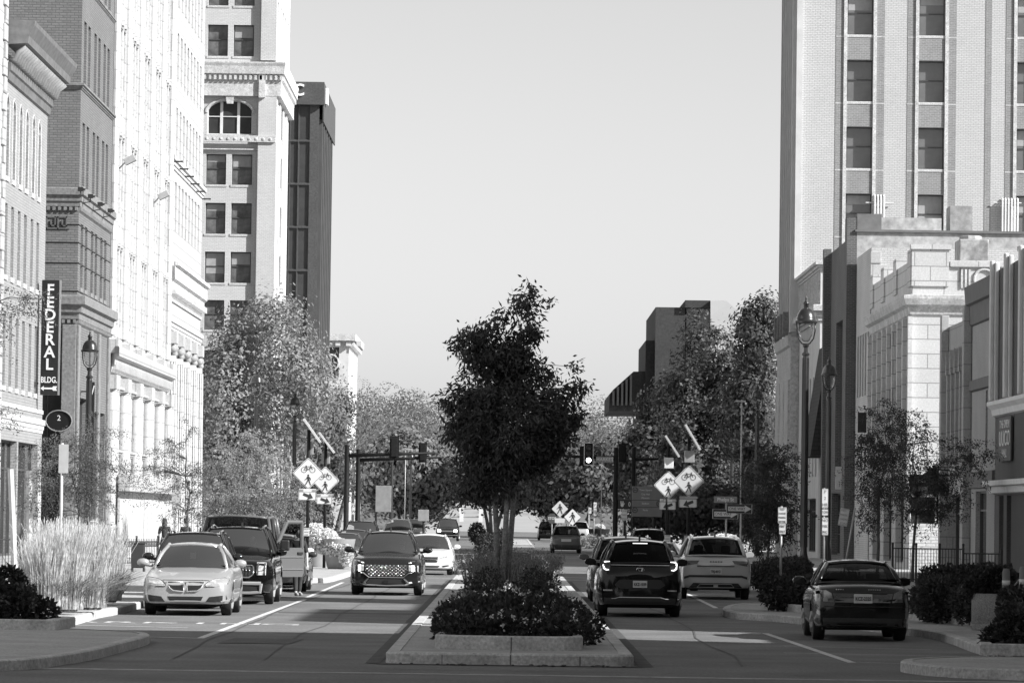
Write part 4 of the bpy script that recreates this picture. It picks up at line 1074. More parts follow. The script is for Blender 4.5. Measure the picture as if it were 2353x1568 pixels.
def car(name, label, cat, X, Y, rotz, S, pm, group=None, front=(), rear=(), glass=None, driver=False, detail=True, extras=None):
    """front bumper (facing cars) or rear bumper (cars seen from behind) stands at depth Y"""
    S = dict(S); h = S['L'] / 2
    t = thing(name, label, cat, (X, Y + h, 0), rotz, group)
    B = lambda nm, mb, m, **k: mb.build(nm, m, t, local=True, **k)
    mb = car_body(S); body = B('body', mb, pm, smooth=True, angle=50)
    bvh = BVHTree.FromPolygons([Vector(v) for v in mb.v], mb.f)
    glass = glass or M_cg
    # cabin
    (cy, cz), (ay, az_), (ry, rz), (by, bz) = S['cab']; W2 = S['W'] / 2; wb, wt = S.get('wb', .87) * W2, S.get('wt', .66) * W2
    wbr = S.get('wbr', wb / W2) * W2; wtr = S.get('wtr', wt / W2) * W2
    V = Vector
    edge = lambda w, y, z, bow, crown: (lambda s: V(((2 * s - 1) * w, y + bow * (1 - (2 * s - 1) ** 2), z + crown * (1 - (2 * s - 1) ** 2))))
    A0, A1 = edge(wb, cy, cz, .16, .03), edge(wt, ay, az_, .08, .045)
    R0, R1 = edge(wtr, ry, rz, -.05, .05), edge(wbr, by, bz, -.10, .02)
    mb = MB(); grid_surface(mb, A1, A0, 10, 5, (0, .03, .03)); B('windscreen', mb, glass, smooth=True)
    mb = MB(); grid_surface(mb, R0, R1, 10, 4, (0, -.03, .02)); B('rear_window', mb, M_cgD if S.get('privacy') else glass, smooth=True)
    mb = MB(); mid = edge((wt + wtr) / 2 + .015, (ay + ry) / 2, max(az_, rz) + .035, 0, .05)
    grid_surface(mb, mid, A1, 10, 3); grid_surface(mb, R0, mid, 10, 3); B('roof', mb, pm, smooth=True)
    mb = MB()
    rr = S.get('pillar', .042)
    for sx in (0.0, 1.0):
        q = [A0(sx) + V((0, .0, -.03)), (A0(sx) + A1(sx)) / 2 + V(((.02 if sx else -.02), .03, .03)), A1(sx)]
        mb.tube(q, rr, 7); m_ = mid(sx); mb.tube([A1(sx), m_, R0(sx)], rr * .9, 7)
        mb.tube([R0(sx), (R0(sx) + R1(sx)) / 2 + V((0, -.02, .02)), R1(sx) + V((0, 0, -.03))], S.get('dpillar', rr * 1.3), 7)
    mb.tube([A1(s / 8) for s in range(9)], .028, 6); mb.tube([R0(s / 8) for s in range(9)], .035, 6); mb.tube([R1(s / 8) for s in range(9)], .025, 6)
    B('pillar', mb, pm, smooth=True)
    mb = MB()
    for sx, sg in ((0.0, -1), (1.0, 1)):
        m_ = mid(sx); bl = V((sg * (wb + wbr) / 2 * 1.02, 0, (cz + bz) / 2)); 
        P = [A0(sx), A1(sx), m_, R0(sx), R1(sx), bl]; mb.add(P, ((0, 1, 2, 5), (5, 2, 3, 4)))
    B('side_window', mb, M_cgD if S.get('privacy') else glass)
    mb = MB()
    for sx, sg in ((0.0, -1), (1.0, 1)):
        m_ = mid(sx); mb.tube([m_ + V((0, .1, 0)), V((sg * (wb + wbr) / 2 * 1.02, .1, (cz + bz) / 2 - .02))], .035, 5)
        if S.get('rear_pillar'):
            y_ = S['rear_pillar']; mb.tube([R0(sx) + V((0, .5, .0)), V((sg * wbr, by + .75, bz))], .05, 5)
    [B('door_pillar', q, M_trim) for q in islands(mb)]
    # belt line deck closing the cabin, seats
    mb = MB(); mb.quad((-wb * .97, cy - .02, cz + .06), (wb * .97, cy - .02, cz + .06), (wbr * .97, by + .02, bz + .08), (-wbr * .97, by + .02, bz + .08)); mb.box(-wb * .9, wb * .9, cy - .55, cy - .2, cz + .06, cz + .11); B('dashboard', mb, M_under)
    if detail:
        zs_ = (cz + bz) / 2; top = min(az_, rz) - .16
        for sx in (-.38, .38):
            mb = MB(); mb.box(sx * W2 - .24, sx * W2 + .24, -.25, -.10, zs_ - .05, top - .22); mb.box(sx * W2 - .13, sx * W2 + .13, -.24, -.13, top - .2, top); B('seat', mb, M_seat, bevel=.04)
        mb = MB(); mb.box(-W2 * .6, W2 * .6, by + .55, by + .7, zs_ - .05, top - .18); B('seat', mb, M_seat, bevel=.04)
        mb = MB(); c = V((-.36 * W2, .42, cz + .07)); mb.tube([c + V((.19 * math.cos(rad(a)), .08 * math.sin(rad(a)), .19 * math.sin(rad(a)))) for a in range(0, 361, 30)], .018, 6); B('steering_wheel', mb, M_trim)
        mb = MB(); p = A1(.5) * .75 + A0(.5) * .25; mb.box(-.12, .12, p.y - .12, p.y - .09, p.z - .06, p.z + .0); B('rear_view_mirror', mb, M_trim)
    # mirrors
    for sg in (-1, 1):
        mb = MB(); my = cy - .25; mz = cz + .10
        mb.ball((sg * (W2 + .10), my, mz), .1, n=12, rx=.135, ry=.085, rz=.088); mb.tube([(sg * (W2 - .1), my + .02, mz - .06), (sg * (W2 + .03), my, mz - .05)], [.04, .035], 6)
        mb.add([(sg * (W2 + .0), my - .086, mz - .06), (sg * (W2 + .21), my - .086, mz - .06), (sg * (W2 + .21), my - .086, mz + .06), (sg * (W2 + .0), my - .086, mz + .06)], ((0, 1, 2, 3),))
        B('mirror', mb, S.get('mirror_mat', pm), smooth=True)
    for sg in (-1, 1):
        for ya in (S['yf'], S['yr']): make_wheel(t, sg * (W2 - S.get('inset', .02) - S.get('tw', .23) / 2), ya, S, sg)
    mb = MB(); mb.box(-W2 * .8, W2 * .8, -h + .25, h - .25, S['zb'] - .04, S['zb'] + .12)
    for sg in (-1, 1):
        for ya in (S['yf'], S['yr']): mb.box(sg * W2 * .55 - .1, sg * W2 * .55 + .1, ya - S['r'], ya + S['r'], S['r'] * .6, S['r'] * 2 + .03)
    B('underbody', mb, M_under)
    for end, plist in ((1, front), (-1, rear)):
        for nm, poly, m, off, mirrored in plist:
            for sg in ((1, -1) if mirrored else (1,)):
                pl = [(x * sg, z) for x, z in poly]
                if sg < 0: pl = pl[::-1]
                mb = MB(); vs, fs = patch(bvh, pl, end, off); mb.add(vs, fs); B(nm, mb, m, smooth=False)
    if S.get('rails'):
        for sg in (0.0, 1.0):
            m_ = mid(sg); mb = MB(); k = V((-.05 if sg else .05, 0, .03)); mb.tube([A1(sg) + k + V((0, -.15, -.02)), A1(sg) + k + V((0, -.3, .05)), m_ + k + V((0, 0, .04)), R0(sg) + k + V((0, .25, .05)), R0(sg) + k + V((0, .1, -.01))], .024, 6); B('roof_rail', mb, S.get('rail_mat', M_chrome))
    if S.get('fin'):
        p = R0(.5) + V((0, .18, .03)); mb = MB(); mb.prism([(-.1, 0), (.1, 0), (-.06, .13), (-.1, .12)], lambda q: (.02, p.y + q[0], p.z + q[1]), lambda q: (-.02, p.y + q[0], p.z + q[1])); B('antenna', mb, M_trim)
    if extras: extras(t, B, bvh, S)
    if driver: driver_person(t, S, driver)
    return t

def hitY(bvh, x, z, end):
    h = bvh.ray_cast(Vector((x, end * 6, z)), Vector((0, -end, 0)))[0]; return h.y if h else end * 2.2
def plate(t, B, bvh, x, z, end, txt, w=.31, hh=.155):
    y = hitY(bvh, x, z, end) + end * .03; mb = MB(); mb.box(x - w / 2, x + w / 2, y - .012, y + .012, z - hh / 2, z + hh / 2); o = B('licence_plate', mb, M_plate, bevel=.008)
    text_obj(txt, .088, o, (x, y + end * .016, z - .005), (rad(90), 0, 0 if end < 0 else math.pi), M_ink, 'lettering', .002, .74, .003)

ROOT2 = lambda t: t
def driver_person(t, S, kind):
    """a driver from the chest up behind the wheel"""
    c = t.location; a = t.rotation_euler.z
    lx, ly = -.38 * S['W'] / 2, .05; cz = S['cab'][0][1]; top = min(S['cab'][1][1], S['cab'][2][1])
    p = thing('person', kind, 'person', (c.x + lx * math.cos(a) - ly * math.sin(a), c.y + lx * math.sin(a) + ly * math.cos(a), 0), a)
    hz = top - .22
    mb = MB(); mb.ball((0, 0, hz), .11, n=14, rx=.085, ry=.1, rz=.12); mb.tube([(0, -.02, hz - .22), (0, -.01, hz - .08)], [.06, .055], 8); mb.ball((0, .1, hz - .01), .02, n=8); mb.tube([(-.3, .0, hz - .42), (-.24, -.02, hz - .3), (0, -.03, hz - .24), (.24, -.02, hz - .3), (.3, 0, hz - .42)], [.07, .09, .1, .09, .07], 8)
    for sg in (-1, 1): mb.tube([(sg * .28, 0, hz - .42), (sg * .27, .2, hz - .5), (sg * .14, .4, hz - .36)], [.06, .05, .04], 8)
    mb.build('body', M_skin, p, local=True, smooth=True)
    mb = MB(); mb.ball((0, -.025, hz + .03), .1, n=12, rx=.095, ry=.1, rz=.115); mb.build('hair', M_hair, p, local=True, smooth=True)
    mb = MB(); mb.tube([(-.31, .0, hz - .46), (-.25, -.03, hz - .31), (0, -.04, hz - .27), (.25, -.03, hz - .31), (.31, 0, hz - .46)], [.08, .1, .1, .1, .08], 8); mb.tube([(0, -.03, hz - .3), (0, -.05, cz - .1)], [.17, .2], 10, flat=.6); mb.build('shirt', M_clothL, p, local=True, smooth=True)

SEDAN = dict(L=4.75, W=1.82, zb=.21, r=.325, yf=1.42, yr=-1.36, top=[(-2.375, .80), (-2.2, .97), (-1.75, 1.0), (-1.0, .96), (.85, .93), (1.7, .84), (2.15, .74), (2.375, .62)], cab=[(.95, .92), (.22, 1.40), (-.75, 1.39), (-1.55, .99)], wb=.86, wt=.62)
SUV = dict(L=4.75, W=1.9, zb=.24, r=.365, yf=1.45, yr=-1.35, top=[(-2.375, 1.0), (-2.25, 1.08), (-1.5, 1.08), (.7, 1.06), (1.6, 1.0), (2.15, .92), (2.375, .80)], cab=[(.95, 1.05), (.15, 1.63), (-1.75, 1.60), (-2.22, 1.07)], wb=.88, wt=.67, kr=.1, rails=True, privacy=True, rear_pillar=.5, fin=True)
def mod(S, **k): d = dict(S); d.update(k); return d
def scaleS(S, L=1, W=1, H=1):
    d = dict(S); d['L'] *= L; d['W'] *= W; d['yf'] *= L; d['yr'] *= L
    d['top'] = [(y * L, z * H) for y, z in S['top']]; d['cab'] = [(y * L, z * H) for y, z in S['cab']]; return d

# --- silver sedan, parked nearest on the left
P_silver = paint('silver', .46, .3, .35)
def ex_v1(t, B, bvh, S):
    mb = MB()
    for sg in (-1, 1):
        y = lambda x, z: hitY(bvh, x, z, 1) + .02
        for poly in ([(.045, .70), (.30, .715), (.395, .70), (.325, .575), (.25, .52), (.035, .505), (.045, .70)],):
            mb.tube([(sg * x, y(sg * x, z), z) for x, z in poly], .016, 6)
    B('grille_surround', mb, P_silver, smooth=True)
    mb = MB()
    for sg in (-1, 1):
        hl = [(.41, .66), (.42, .61), (.60, .615), (.86, .67), (.88, .75), (.80, .80), (.60, .775), (.48, .72), (.41, .66)]
        mb.tube([(sg * x, hitY(bvh, sg * x, z, 1) + .012, z) for x, z in hl], .007, 4)
    mb.tube([(x, hitY(bvh, x, .74, 1) + .006, .742) for x in np.linspace(-.48, .48, 13)], .006, 4); B('panel_seam', mb, M_trim)
    mb = MB(); yy = hitY(bvh, 0, .57, 1) + .02; mb.prism([(-.022, .70), (.022, .70), (0, .62)], lambda p: (p[0], yy, p[1]), lambda p: (p[0], yy + .015, p[1])); B('emblem', mb, M_lensD)
    mb = MB(); p0 = Vector((0, .62, 1.16)); mb.box(-.07, .05, .50, .505, 1.17, 1.30); B('parking_permit', mb, M_plate)
    mb = MB(); mb.tube([(0, -.2, 1.45), (0, -.26, 1.52)], .008, 5); B('antenna', mb, M_trim)
    mb = MB()
    for a, b in (((-.62, .99, .97), (.0, 1.07, .985)), ((.05, 1.07, .985), (.68, .97, .965))): mb.tube([a, b], .012, 5)
    B('wiper', mb, M_trim)
    plate
car('parked_sedan', 'silver sedan with twin grille openings parked nose out at the front of the left row', 'car', -6.72, 90.7, math.pi, mod(SEDAN, L=4.8, W=1.86, kf=.13, bf=.07, zb=.24, top=[(-2.4, .82), (-2.2, .98), (-1.75, 1.02), (-1.0, 1.0), (.85, .98), (1.6, .89), (2.1, .80), (2.4, .73)], cab=[(.98, .98), (.22, 1.43), (-.75, 1.42), (-1.55, 1.02)], wb=.82, wt=.58, mirror_mat=P_silver), P_silver, 'cars parked along the left kerb',
    front=[('grille', [(.06, .69), (.30, .70), (.375, .69), (.31, .58), (.24, .535), (.05, .52)], M_trim, .006, True), ('headlight', [(.41, .66), (.42, .61), (.60, .615), (.86, .67), (.88, .75), (.80, .80), (.60, .775), (.48, .72)], M_lens, .008, True),
           ('lower_intake', [(-.37, .405), (.37, .405), (.31, .28), (-.31, .28)], M_trim, .008, False), ('fog_intake', [(.42, .29), (.50, .40), (.84, .44), (.86, .36), (.80, .29)], M_trim, .008, True)], extras=ex_v1)
# --- dark crossover behind it
P_dark = paint('charcoal', .016, .2); P_black = paint('black', .004, .12); P_grey = paint('grey', .12, .25, .3); P_white = paint('white', .72, .3); P_dkgrey = paint('dark_grey', .05, .2)
FR_SUV = [('grille', [(-.42, .80), (.42, .80), (.36, .60), (-.36, .60)], M_trim, .008, False), ('headlight', [(.48, .82), (.80, .87), (.84, .78), (.52, .73)], M_lens, .008, True), ('lower_intake', [(-.55, .46), (.55, .46), (.45, .33), (-.45, .33)], M_trim, .008, False)]
RR_SUV = [('tail_light', [(.58, 1.0), (.84, 1.02), (.86, .86), (.62, .86)], M_lensD, .012, True), ('bumper_panel', [(-.82, .50), (.82, .50), (.78, .30), (-.78, .30)], M_trim, .01, False)]
FR_SED = [('grille', [(-.35, .66), (.35, .66), (.3, .54), (-.3, .54)], M_trim, .008, False), ('headlight', [(.42, .66), (.74, .72), (.80, .64), (.46, .56)], M_lens, .008, True), ('lower_intake', [(-.5, .40), (.5, .40), (.42, .30), (-.42, .30)], M_trim, .008, False)]
car('parked_crossover', 'dark crossover with roof rails hidden behind the silver sedan', 'car', -7.15, 97.0, math.pi, scaleS(SUV, .95, .96, 1.0), P_dark, 'cars parked along the left kerb', FR_SUV)
def ex_v3(t, B, bvh, S):
    y = lambda x, z: hitY(bvh, x, z, 1) + .025
    mb = MB(); poly = [(-.50, .92), (.50, .92), (.54, .88), (.54, .72), (.44, .645), (-.44, .645), (-.54, .72), (-.54, .88), (-.50, .92)]
    mb.tube([(x, y(x, z), z) for x, z in poly], .022, 6)
    for x in np.linspace(-.44, .44, 13): mb.tube([(x, y(x, .8) - .01, .89), (x, y(x, .7) - .01, .67)], .011, 5)
    B('grille_surround', mb, M_chrome, smooth=True)
    mb = MB()
    for sg in (-1, 1):
        for xx in (.64, .79): mb.tube([(sg * xx, y(sg * xx, z), z) for z in (.97, .85, .72)], .02, 6)
    B('daytime_lamp', mb, M_chrome)
    mb = MB(); mb.tube([(x, y(x, z), z) for x, z in ((-.72, .50), (-.70, .30), (-.45, .285), (.45, .285), (.70, .30), (.72, .50), (-.72, .50))], .045, 6); B('bumper_bar', mb, mat('satin_metal', .55, .35, .05, metal=.5))
car('large_black_suv', 'large glossy black suv with chrome framed grille and upright headlights in the left row', 'car', -6.55, 102.6, math.pi, mod(scaleS(SUV, 1.05, 1.05, 1.07), zb=.27, r=.39), P_black, 'cars parked along the left kerb',
    front=[('grille', [(-.5, .91), (.5, .91), (.52, .73), (.43, .66), (-.43, .66), (-.52, .73)], M_trim, .008, False), ('headlight', [(.61, 1.0), (.83, 1.0), (.83, .70), (.61, .70)], M_lens, .01, True), ('lower_intake', [(-.66, .48), (.66, .48), (.64, .33), (-.64, .33)], M_trim, .008, False)], extras=ex_v3, driver='driver with light face behind the wheel of the large black suv')
# --- van with open door
VAN = dict(L=5.7, W=2.0, zb=.34, r=.38, yf=1.9, yr=-1.55, top=[(-2.85, 1.1), (-2.75, 1.2), (1.3, 1.2), (2.0, 1.14), (2.6, 1.05), (2.85, .92)], cab=[(1.75, 1.16), (1.05, 2.02), (-2.6, 2.02), (-2.8, 1.2)], wb=.93, wt=.80, kf=.1, kr=.05, bf=.03, tw=.25)
P_vang = paint('van_grey', .12, .35)
def ex_van(t, B, bvh, S):
    # front left door swung open towards the road; hinge at the front edge
    hx, hy = -1.0, 1.55; a = rad(180 + 52)
    d = Vector((math.cos(rad(232)), math.sin(rad(232)), 0)); n = Vector((d.y, -d.x, 0))
    def P(u, z, o=0): q = Vector((hx, hy, 0)) + d * u + n * o; return (q.x, q.y, z)
    W_ = 1.12; out = [(0, .52), (W_ - .06, .52), (W_, .62), (W_, 1.9), (W_ - .08, 1.98), (.55, 1.98), (.42, 1.92), (0, 1.25)]
    mb = MB()
    mb.prism([(0, .52), (W_ - .06, .52), (W_, .62), (W_, 1.25), (0, 1.25)], lambda p: P(p[0], p[1], -.04), lambda p: P(p[0], p[1], .04))
    for q0, q1 in (((.04, 1.25), (.47, 1.92)), ((.45, 1.93), (W_ - .06, 1.93)), ((W_ - .06, 1.93), (W_ - .05, 1.25))): mb.tube([P(*q0), P(*q1)], .06, 6)
    o = mb.build('door', P_vang, t, local=True, bevel=.015)
    mb = MB(); mb.add([P(.12, 1.27), P(W_ - .1, 1.27), P(W_ - .1, 1.89), P(.5, 1.89)], ((0, 1, 2, 3),)); mb.build('window', M_cg, o, local=True)
    mb = MB()
    for z in (1.02, .70): mb.tube([P(.03, z, .05), P(W_ - .03, z, .05)], .018, 5); mb.tube([P(.03, z, -.05), P(W_ - .03, z, -.05)], .018, 5)
    mb.build('moulding', M_rim, o, local=True)
    mb = MB(); mb.box(-.12, .12, -.08, .08, -.14, .14); m_ = mb.build('mirror', M_trim, o, local=True, bevel=.04); m_.location = P(.16, 1.33, .22 if P(.16, 1.3, .22)[1] > P(.16, 1.3)[1] else -.22)
    mb = MB(); mb.box(-.1, .1, -.015, .015, -.03, .03); m_ = mb.build('handle', M_trim, o, local=True); m_.location = P(W_ - .16, 1.12, .06); m_.rotation_euler = (0, 0, rad(52))
van_rows = [('grille', [(-.6, .98), (.6, .98), (.6, .72), (-.6, .72)], M_trim, .008, False), ('headlight', [(.64, .98), (.9, .98), (.9, .72), (.64, .72)], M_lens, .008, True), ('bumper_panel', [(-.95, .62), (.95, .62), (.95, .42), (-.95, .42)], M_trim, .02, False)]
car('dark_van', 'dark full size van parked on the left with its driver door swung open', 'van', -7.1, 112.0, math.pi, VAN, P_vang, 'cars parked along the left kerb', van_rows, extras=ex_van)
car('dark_sedan', 'dark sedan with round headlight half hidden by the open van door', 'car', -6.5, 120.2, math.pi, SEDAN, P_dkgrey, 'cars parked along the left kerb', FR_SED)
car('pale_hatchback', 'pale hatchback showing one side and white mirror beside the flower pot', 'car', -6.85, 126.0, math.pi, scaleS(SEDAN, .9, 1, 1.06), P_white, 'cars parked along the left kerb', FR_SED, detail=False)
# --- dark crossover driving towards the viewer
def ex_v6(t, B, bvh, S):
    y = lambda x, z: hitY(bvh, x, z, 1) + .015
    mb = MB()
    for r_ in range(7):
        z = .80 - r_ * .044; w = .56 if r_ < 4 else .56 - (r_ - 3) * .05
        for k in range(-6, 7):
            x = (k + (.5 if r_ % 2 else 0)) * .102
            if abs(x) < w:
                mb.ball((x, y(x, z), z), .02, n=8, rx=.030, rz=.023)
                for dx in (-.046, .046):
                    if abs(x + dx) < w and r_ < 6: mb.tube([(x, y(x, z), z), (x + dx * 1.1, y(x + dx * 1.1, z - .044), z - .044)], .009, 4)
    B('grille_mesh', mb, M_chrome, smooth=True)
    mb = MB(); mb.tube([(.105 * math.cos(rad(a)), y(0, .73) + .012, .735 + .055 * math.sin(rad(a))) for a in range(0, 361, 24)], .009, 5)
    mb.tube([(-.05, y(0, .73) + .012, .70), (-.03, y(0, .73) + .012, .77)], .009, 5); mb.tube([(.03, y(0, .73) + .012, .70), (.05, y(0, .73) + .012, .77)], .009, 5); mb.tube([(-.04, y(0, .73) + .012, .735), (.04, y(0, .73) + .012, .74)], .008, 5); B('emblem', mb, M_chrome)
    mb = MB()
    for sg in (-1, 1): mb.tube([(sg * x, y(sg * x, z) + .01, z) for x, z in ((.58, .875), (.70, .905), (.86, .93))], [.014, .026, .012], 6)
    [B('marker_lamp', q, M_chrome) for q in islands(mb)]
    mb = MB()
    for sg in (-1, 1): mb.tube([(sg * x, y(sg * x, z) + .01, z) for x, z in ((.88, .38), (.60, .335), (.52, .29), (0, .27))], [.03, .045, .025, .018], 6); mb.tube([(sg * x, y(sg * x, z) + .01, z) for x, z in ((.58, .335), (.47, .455))], [.04, .02], 6)
    mb.tube([(x, y(x, z) + .01, z) for x, z in ((-.88, .62), (-.6, .6), (-.46, .49), (.46, .49), (.6, .60), (.88, .62))], .018, 6)
    B('skid_trim', mb, M_chrome)
    mb = MB(); yy = y(0, .36) + .005; mb.box(-.06, .06, yy - .01, yy + .01, .33, .41); B('front_plate', mb, M_under)
car('dark_crossover', 'glossy dark crossover with studded mesh grille driving towards the viewer beside the median', 'car', -3.28, 116.6, math.pi, mod(SUV, L=4.77, W=1.94, kf=.14, bf=.06, top=[(-2.38, 1.05), (-2.25, 1.12), (-1.5, 1.14), (.7, 1.12), (1.6, 1.05), (2.15, .97), (2.38, .86)], cab=[(.95, 1.11), (.15, 1.63), (-1.75, 1.60), (-2.22, 1.12)], wb=.80, wt=.60), P_dark, 'cars driving towards the viewer',
    front=[('grille', [(-.57, .82), (.57, .82), (.57, .64), (.44, .51), (-.44, .51), (-.57, .64)], M_trim, .006, False), ('headlight', [(.60, .82), (.86, .81), (.86, .64), (.60, .66)], M_lens, .008, True), ('headlight_bar', [(.69, .815), (.735, .815), (.735, .65), (.69, .655)], M_lit, .014, True),
           ('lower_intake', [(-.42, .45), (.42, .45), (.52, .35), (.42, .30), (-.42, .30), (-.52, .35)], M_trim, .008, False)], extras=ex_v6, driver='driver with a pale face behind the wheel of the dark crossover with studded grille')
# --- white sedan following
def ex_v7(t, B, bvh, S):
    y = lambda x, z: hitY(bvh, x, z, 1) + .02
    mb = MB(); mb.tube([(x, y(x, .57), .57) for x in np.linspace(-.38, .38, 9)], .018, 6); mb.prism([(-.09, .55), (-.03, .55), (-.03, .535), (.03, .535), (.03, .55), (.09, .55), (.09, .59), (.03, .59), (.03, .605), (-.03, .605), (-.03, .59), (-.09, .59)], lambda p: (p[0], y(0, .57), p[1]), lambda p: (p[0], y(0, .57) + .03, p[1])); B('grille_bar', mb, M_chrome)
car('white_sedan', 'white sedan with split grille following the dark crossover', 'car', -2.95, 158.0, math.pi, mod(SEDAN, L=4.85, W=1.87, kf=.16, bf=.07), P_white, 'cars driving towards the viewer',
    front=[('grille', [(-.40, .66), (.40, .66), (.36, .59), (-.36, .59)], M_trim, .008, False), ('grille', [(-.38, .55), (.38, .55), (.33, .46), (-.33, .46)], M_trim, .008, False), ('headlight', [(.44, .64), (.62, .72), (.80, .73), (.82, .66), (.48, .56)], M_lens, .01, True), ('lower_intake', [(-.45, .34), (.45, .34), (.38, .28), (-.38, .28)], M_trim, .008, False), ('fog_lamp', [(.52, .34), (.76, .38), (.78, .33), (.56, .29)], M_trim, .009, True)], extras=ex_v7, driver='driver of the white sedan with split grille')
# --- further cars on the left
car('low_coupe', 'low dark coupe parked just behind the flower pots', 'car', -6.9, 181, math.pi, scaleS(SEDAN, .92, .95, .93), P_dkgrey, 'cars parked beyond the crossing', FR_SED, detail=False)
car('dark_saloon', 'dark saloon parked behind the low coupe', 'car', -7.0, 194, math.pi, scaleS(SEDAN, 1, 1, 1.0), P_dark, 'cars parked beyond the crossing', FR_SED, detail=False)
car('dark_suv', 'dark suv parked behind the dark saloon past the flower pots', 'car', -7.4, 216, math.pi, scaleS(SUV, 1, 1, 1.08), P_black, 'cars parked beyond the crossing', FR_SUV, detail=False)
car('white_suv', 'tall white suv with dark grille far down the left lane', 'car', -7.1, 276, math.pi, scaleS(SUV, 1.05, 1.05, 1.12), P_white, 'cars driving towards the viewer', FR_SUV + [('headlight_bar', [(.6, .82), (.78, .83), (.76, .76), (.6, .75)], M_litS, .02, True)], detail=False)
car('small_jeep', 'small dark off roader far down the left lane', 'car', -7.7, 352, math.pi, scaleS(SUV, .9, .95, 1.08), P_dkgrey, 'cars driving towards the viewer', FR_SUV, detail=False)
car('pickup_truck', 'dark pickup truck coming on with both headlights lit', 'truck', -5.3, 372, math.pi, mod(scaleS(SUV, 1.2, 1.06, 1.12), rails=False, zb=.42, r=.42), P_black, 'cars driving towards the viewer',
    [('grille', [(-.5, 1.0), (.5, 1.0), (.5, .68), (-.5, .68)], M_trim, .02, False), ('headlight', [(.56, .98), (.82, .98), (.82, .78), (.56, .78)], M_lit, .03, True), ('grille_bar', [(-.5, .88), (.5, .88), (.5, .82), (-.5, .82)], M_rim, .04, False), ('bumper_bar', [(-.9, .52), (.9, .52), (.9, .48), (-.9, .48)], M_rim, .04, False)], detail=False)
# --- right hand lane, seen from behind
def ex_v15(t, B, bvh, S):
    y = lambda x, z: hitY(bvh, x, z, -1) - .02
    mb = MB()
    for sg in (-1, 1): mb.tube([(sg * x, y(sg * x, z), z) for x, z in ((.66, 1.205), (.77, 1.20), (.80, 1.15), (.785, 1.06), (.74, 1.03), (.68, 1.03))], [.012, .02, .02, .02, .016, .01], 6)
    B('lit_tail_light', mb, M_litS)
    mb = MB(); mb.tube([(x, y(x, 1.13), 1.13) for x in np.linspace(-.64, .64, 11)], .014, 6)
    mb.tube([(x, y(x, z), z) for x, z in ((-.84, .395), (-.55, .40), (-.45, .43), (.45, .43), (.55, .40), (.84, .395))], .014, 6); B('chrome_strip', mb, M_chrome)
    mb = MB(); yy = y(0, 1.04); mb.tube([(x, yy, z) for x, z in ((-.075, .975), (-.085, 1.04), (-.06, 1.07), (.06, 1.07), (.085, 1.04), (.075, .975), (.05, .96), (-.05, .96), (-.075, .975))], .007, 5); mb.tube([(-.035, yy, .975), (-.045, yy, 1.06)], .009, 5); mb.tube([(.035, yy, .975), (.045, yy, 1.06)], .009, 5); mb.tube([(-.04, yy, 1.01), (.04, yy, 1.01)], .008, 5); B('emblem', mb, M_chrome)
    plate(t, B, bvh, 0, .72, -1, 'KKZ-1039')
    mb = MB(); mb.box(-.16, .16, -2.03, -2.0, 1.60, 1.615); B('brake_light', mb, M_litS)
car('black_crossover', 'glossy black crossover with lit hooked tail lights seen from behind beside the median', 'car', 2.86, 95.0, 0, mod(SUV, L=4.6, W=1.86, rails=False, bf=.05, pillar=.05, top=[(-2.3, 1.08), (-2.18, 1.16), (-1.5, 1.15), (.7, 1.08), (1.6, 1.0), (2.15, .9), (2.3, .8)], cab=[(.95, 1.07), (.15, 1.60), (-1.65, 1.58), (-2.15, 1.16)], wt=.62, wtr=.60, wbr=.78), P_black, 'cars driving away', rear=[('tail_light', [(.64, 1.2), (.84, 1.2), (.86, 1.0), (.66, 1.0)], M_lensD, .008, True), ('plate_recess', [(-.45, .82), (.45, .82), (.55, .70), (.42, .62), (-.42, .62), (-.55, .70)], M_trim, .004, False), ('bumper_panel', [(-.86, .42), (.86, .42), (.80, .28), (-.80, .28)], M_trim, .01, False), ('reflector', [(.60, .60), (.80, .60), (.80, .57), (.60, .57)], M_lens, .012, True)], extras=ex_v15)
car('grey_car', 'grey car mostly hidden ahead of the black crossover', 'car', 3.0, 111.5, 0, scaleS(SUV, 1, .98, .98), P_grey, 'cars driving away', rear=RR_SUV, detail=False)
car('dark_parked_suv', 'dark suv whose roof shows over the black crossover', 'car', 6.3, 196, 0, scaleS(SUV, 1, 1, .99), P_dkgrey, 'cars parked along the right kerb', rear=RR_SUV, detail=False)
def ex_v18(t, B, bvh, S):
    y = lambda x, z: hitY(bvh, x, z, -1) - .02
    plate(t, B, bvh, 0, .76, -1, 'TKJ-8312')
    mb = MB()
    for k, x in enumerate((-.16, -.09, -.02, .05, .12)): mb.box(x, x + .05, y(x, 1.02) - .008, y(x, 1.02), 1.005, 1.035)
    B('letter_badge', mb, M_chrome)
    mb = MB(); mb.tube([(x, y(x, .90), .90) for x in np.linspace(-.5, .5, 9)], .012, 5); B('tailgate_crease', mb, M_trim)
    mb = MB(); mb.tube([(x, y(x, z) - .01, z) for x, z in ((-.5, .33), (-.42, .42), (.42, .42), (.5, .33), (-.5, .33))], .012, 5); mb.box(-.06, .06, y(0, .35) - .03, y(0, .35), .33, .40); B('tow_bar_frame', mb, M_rim)
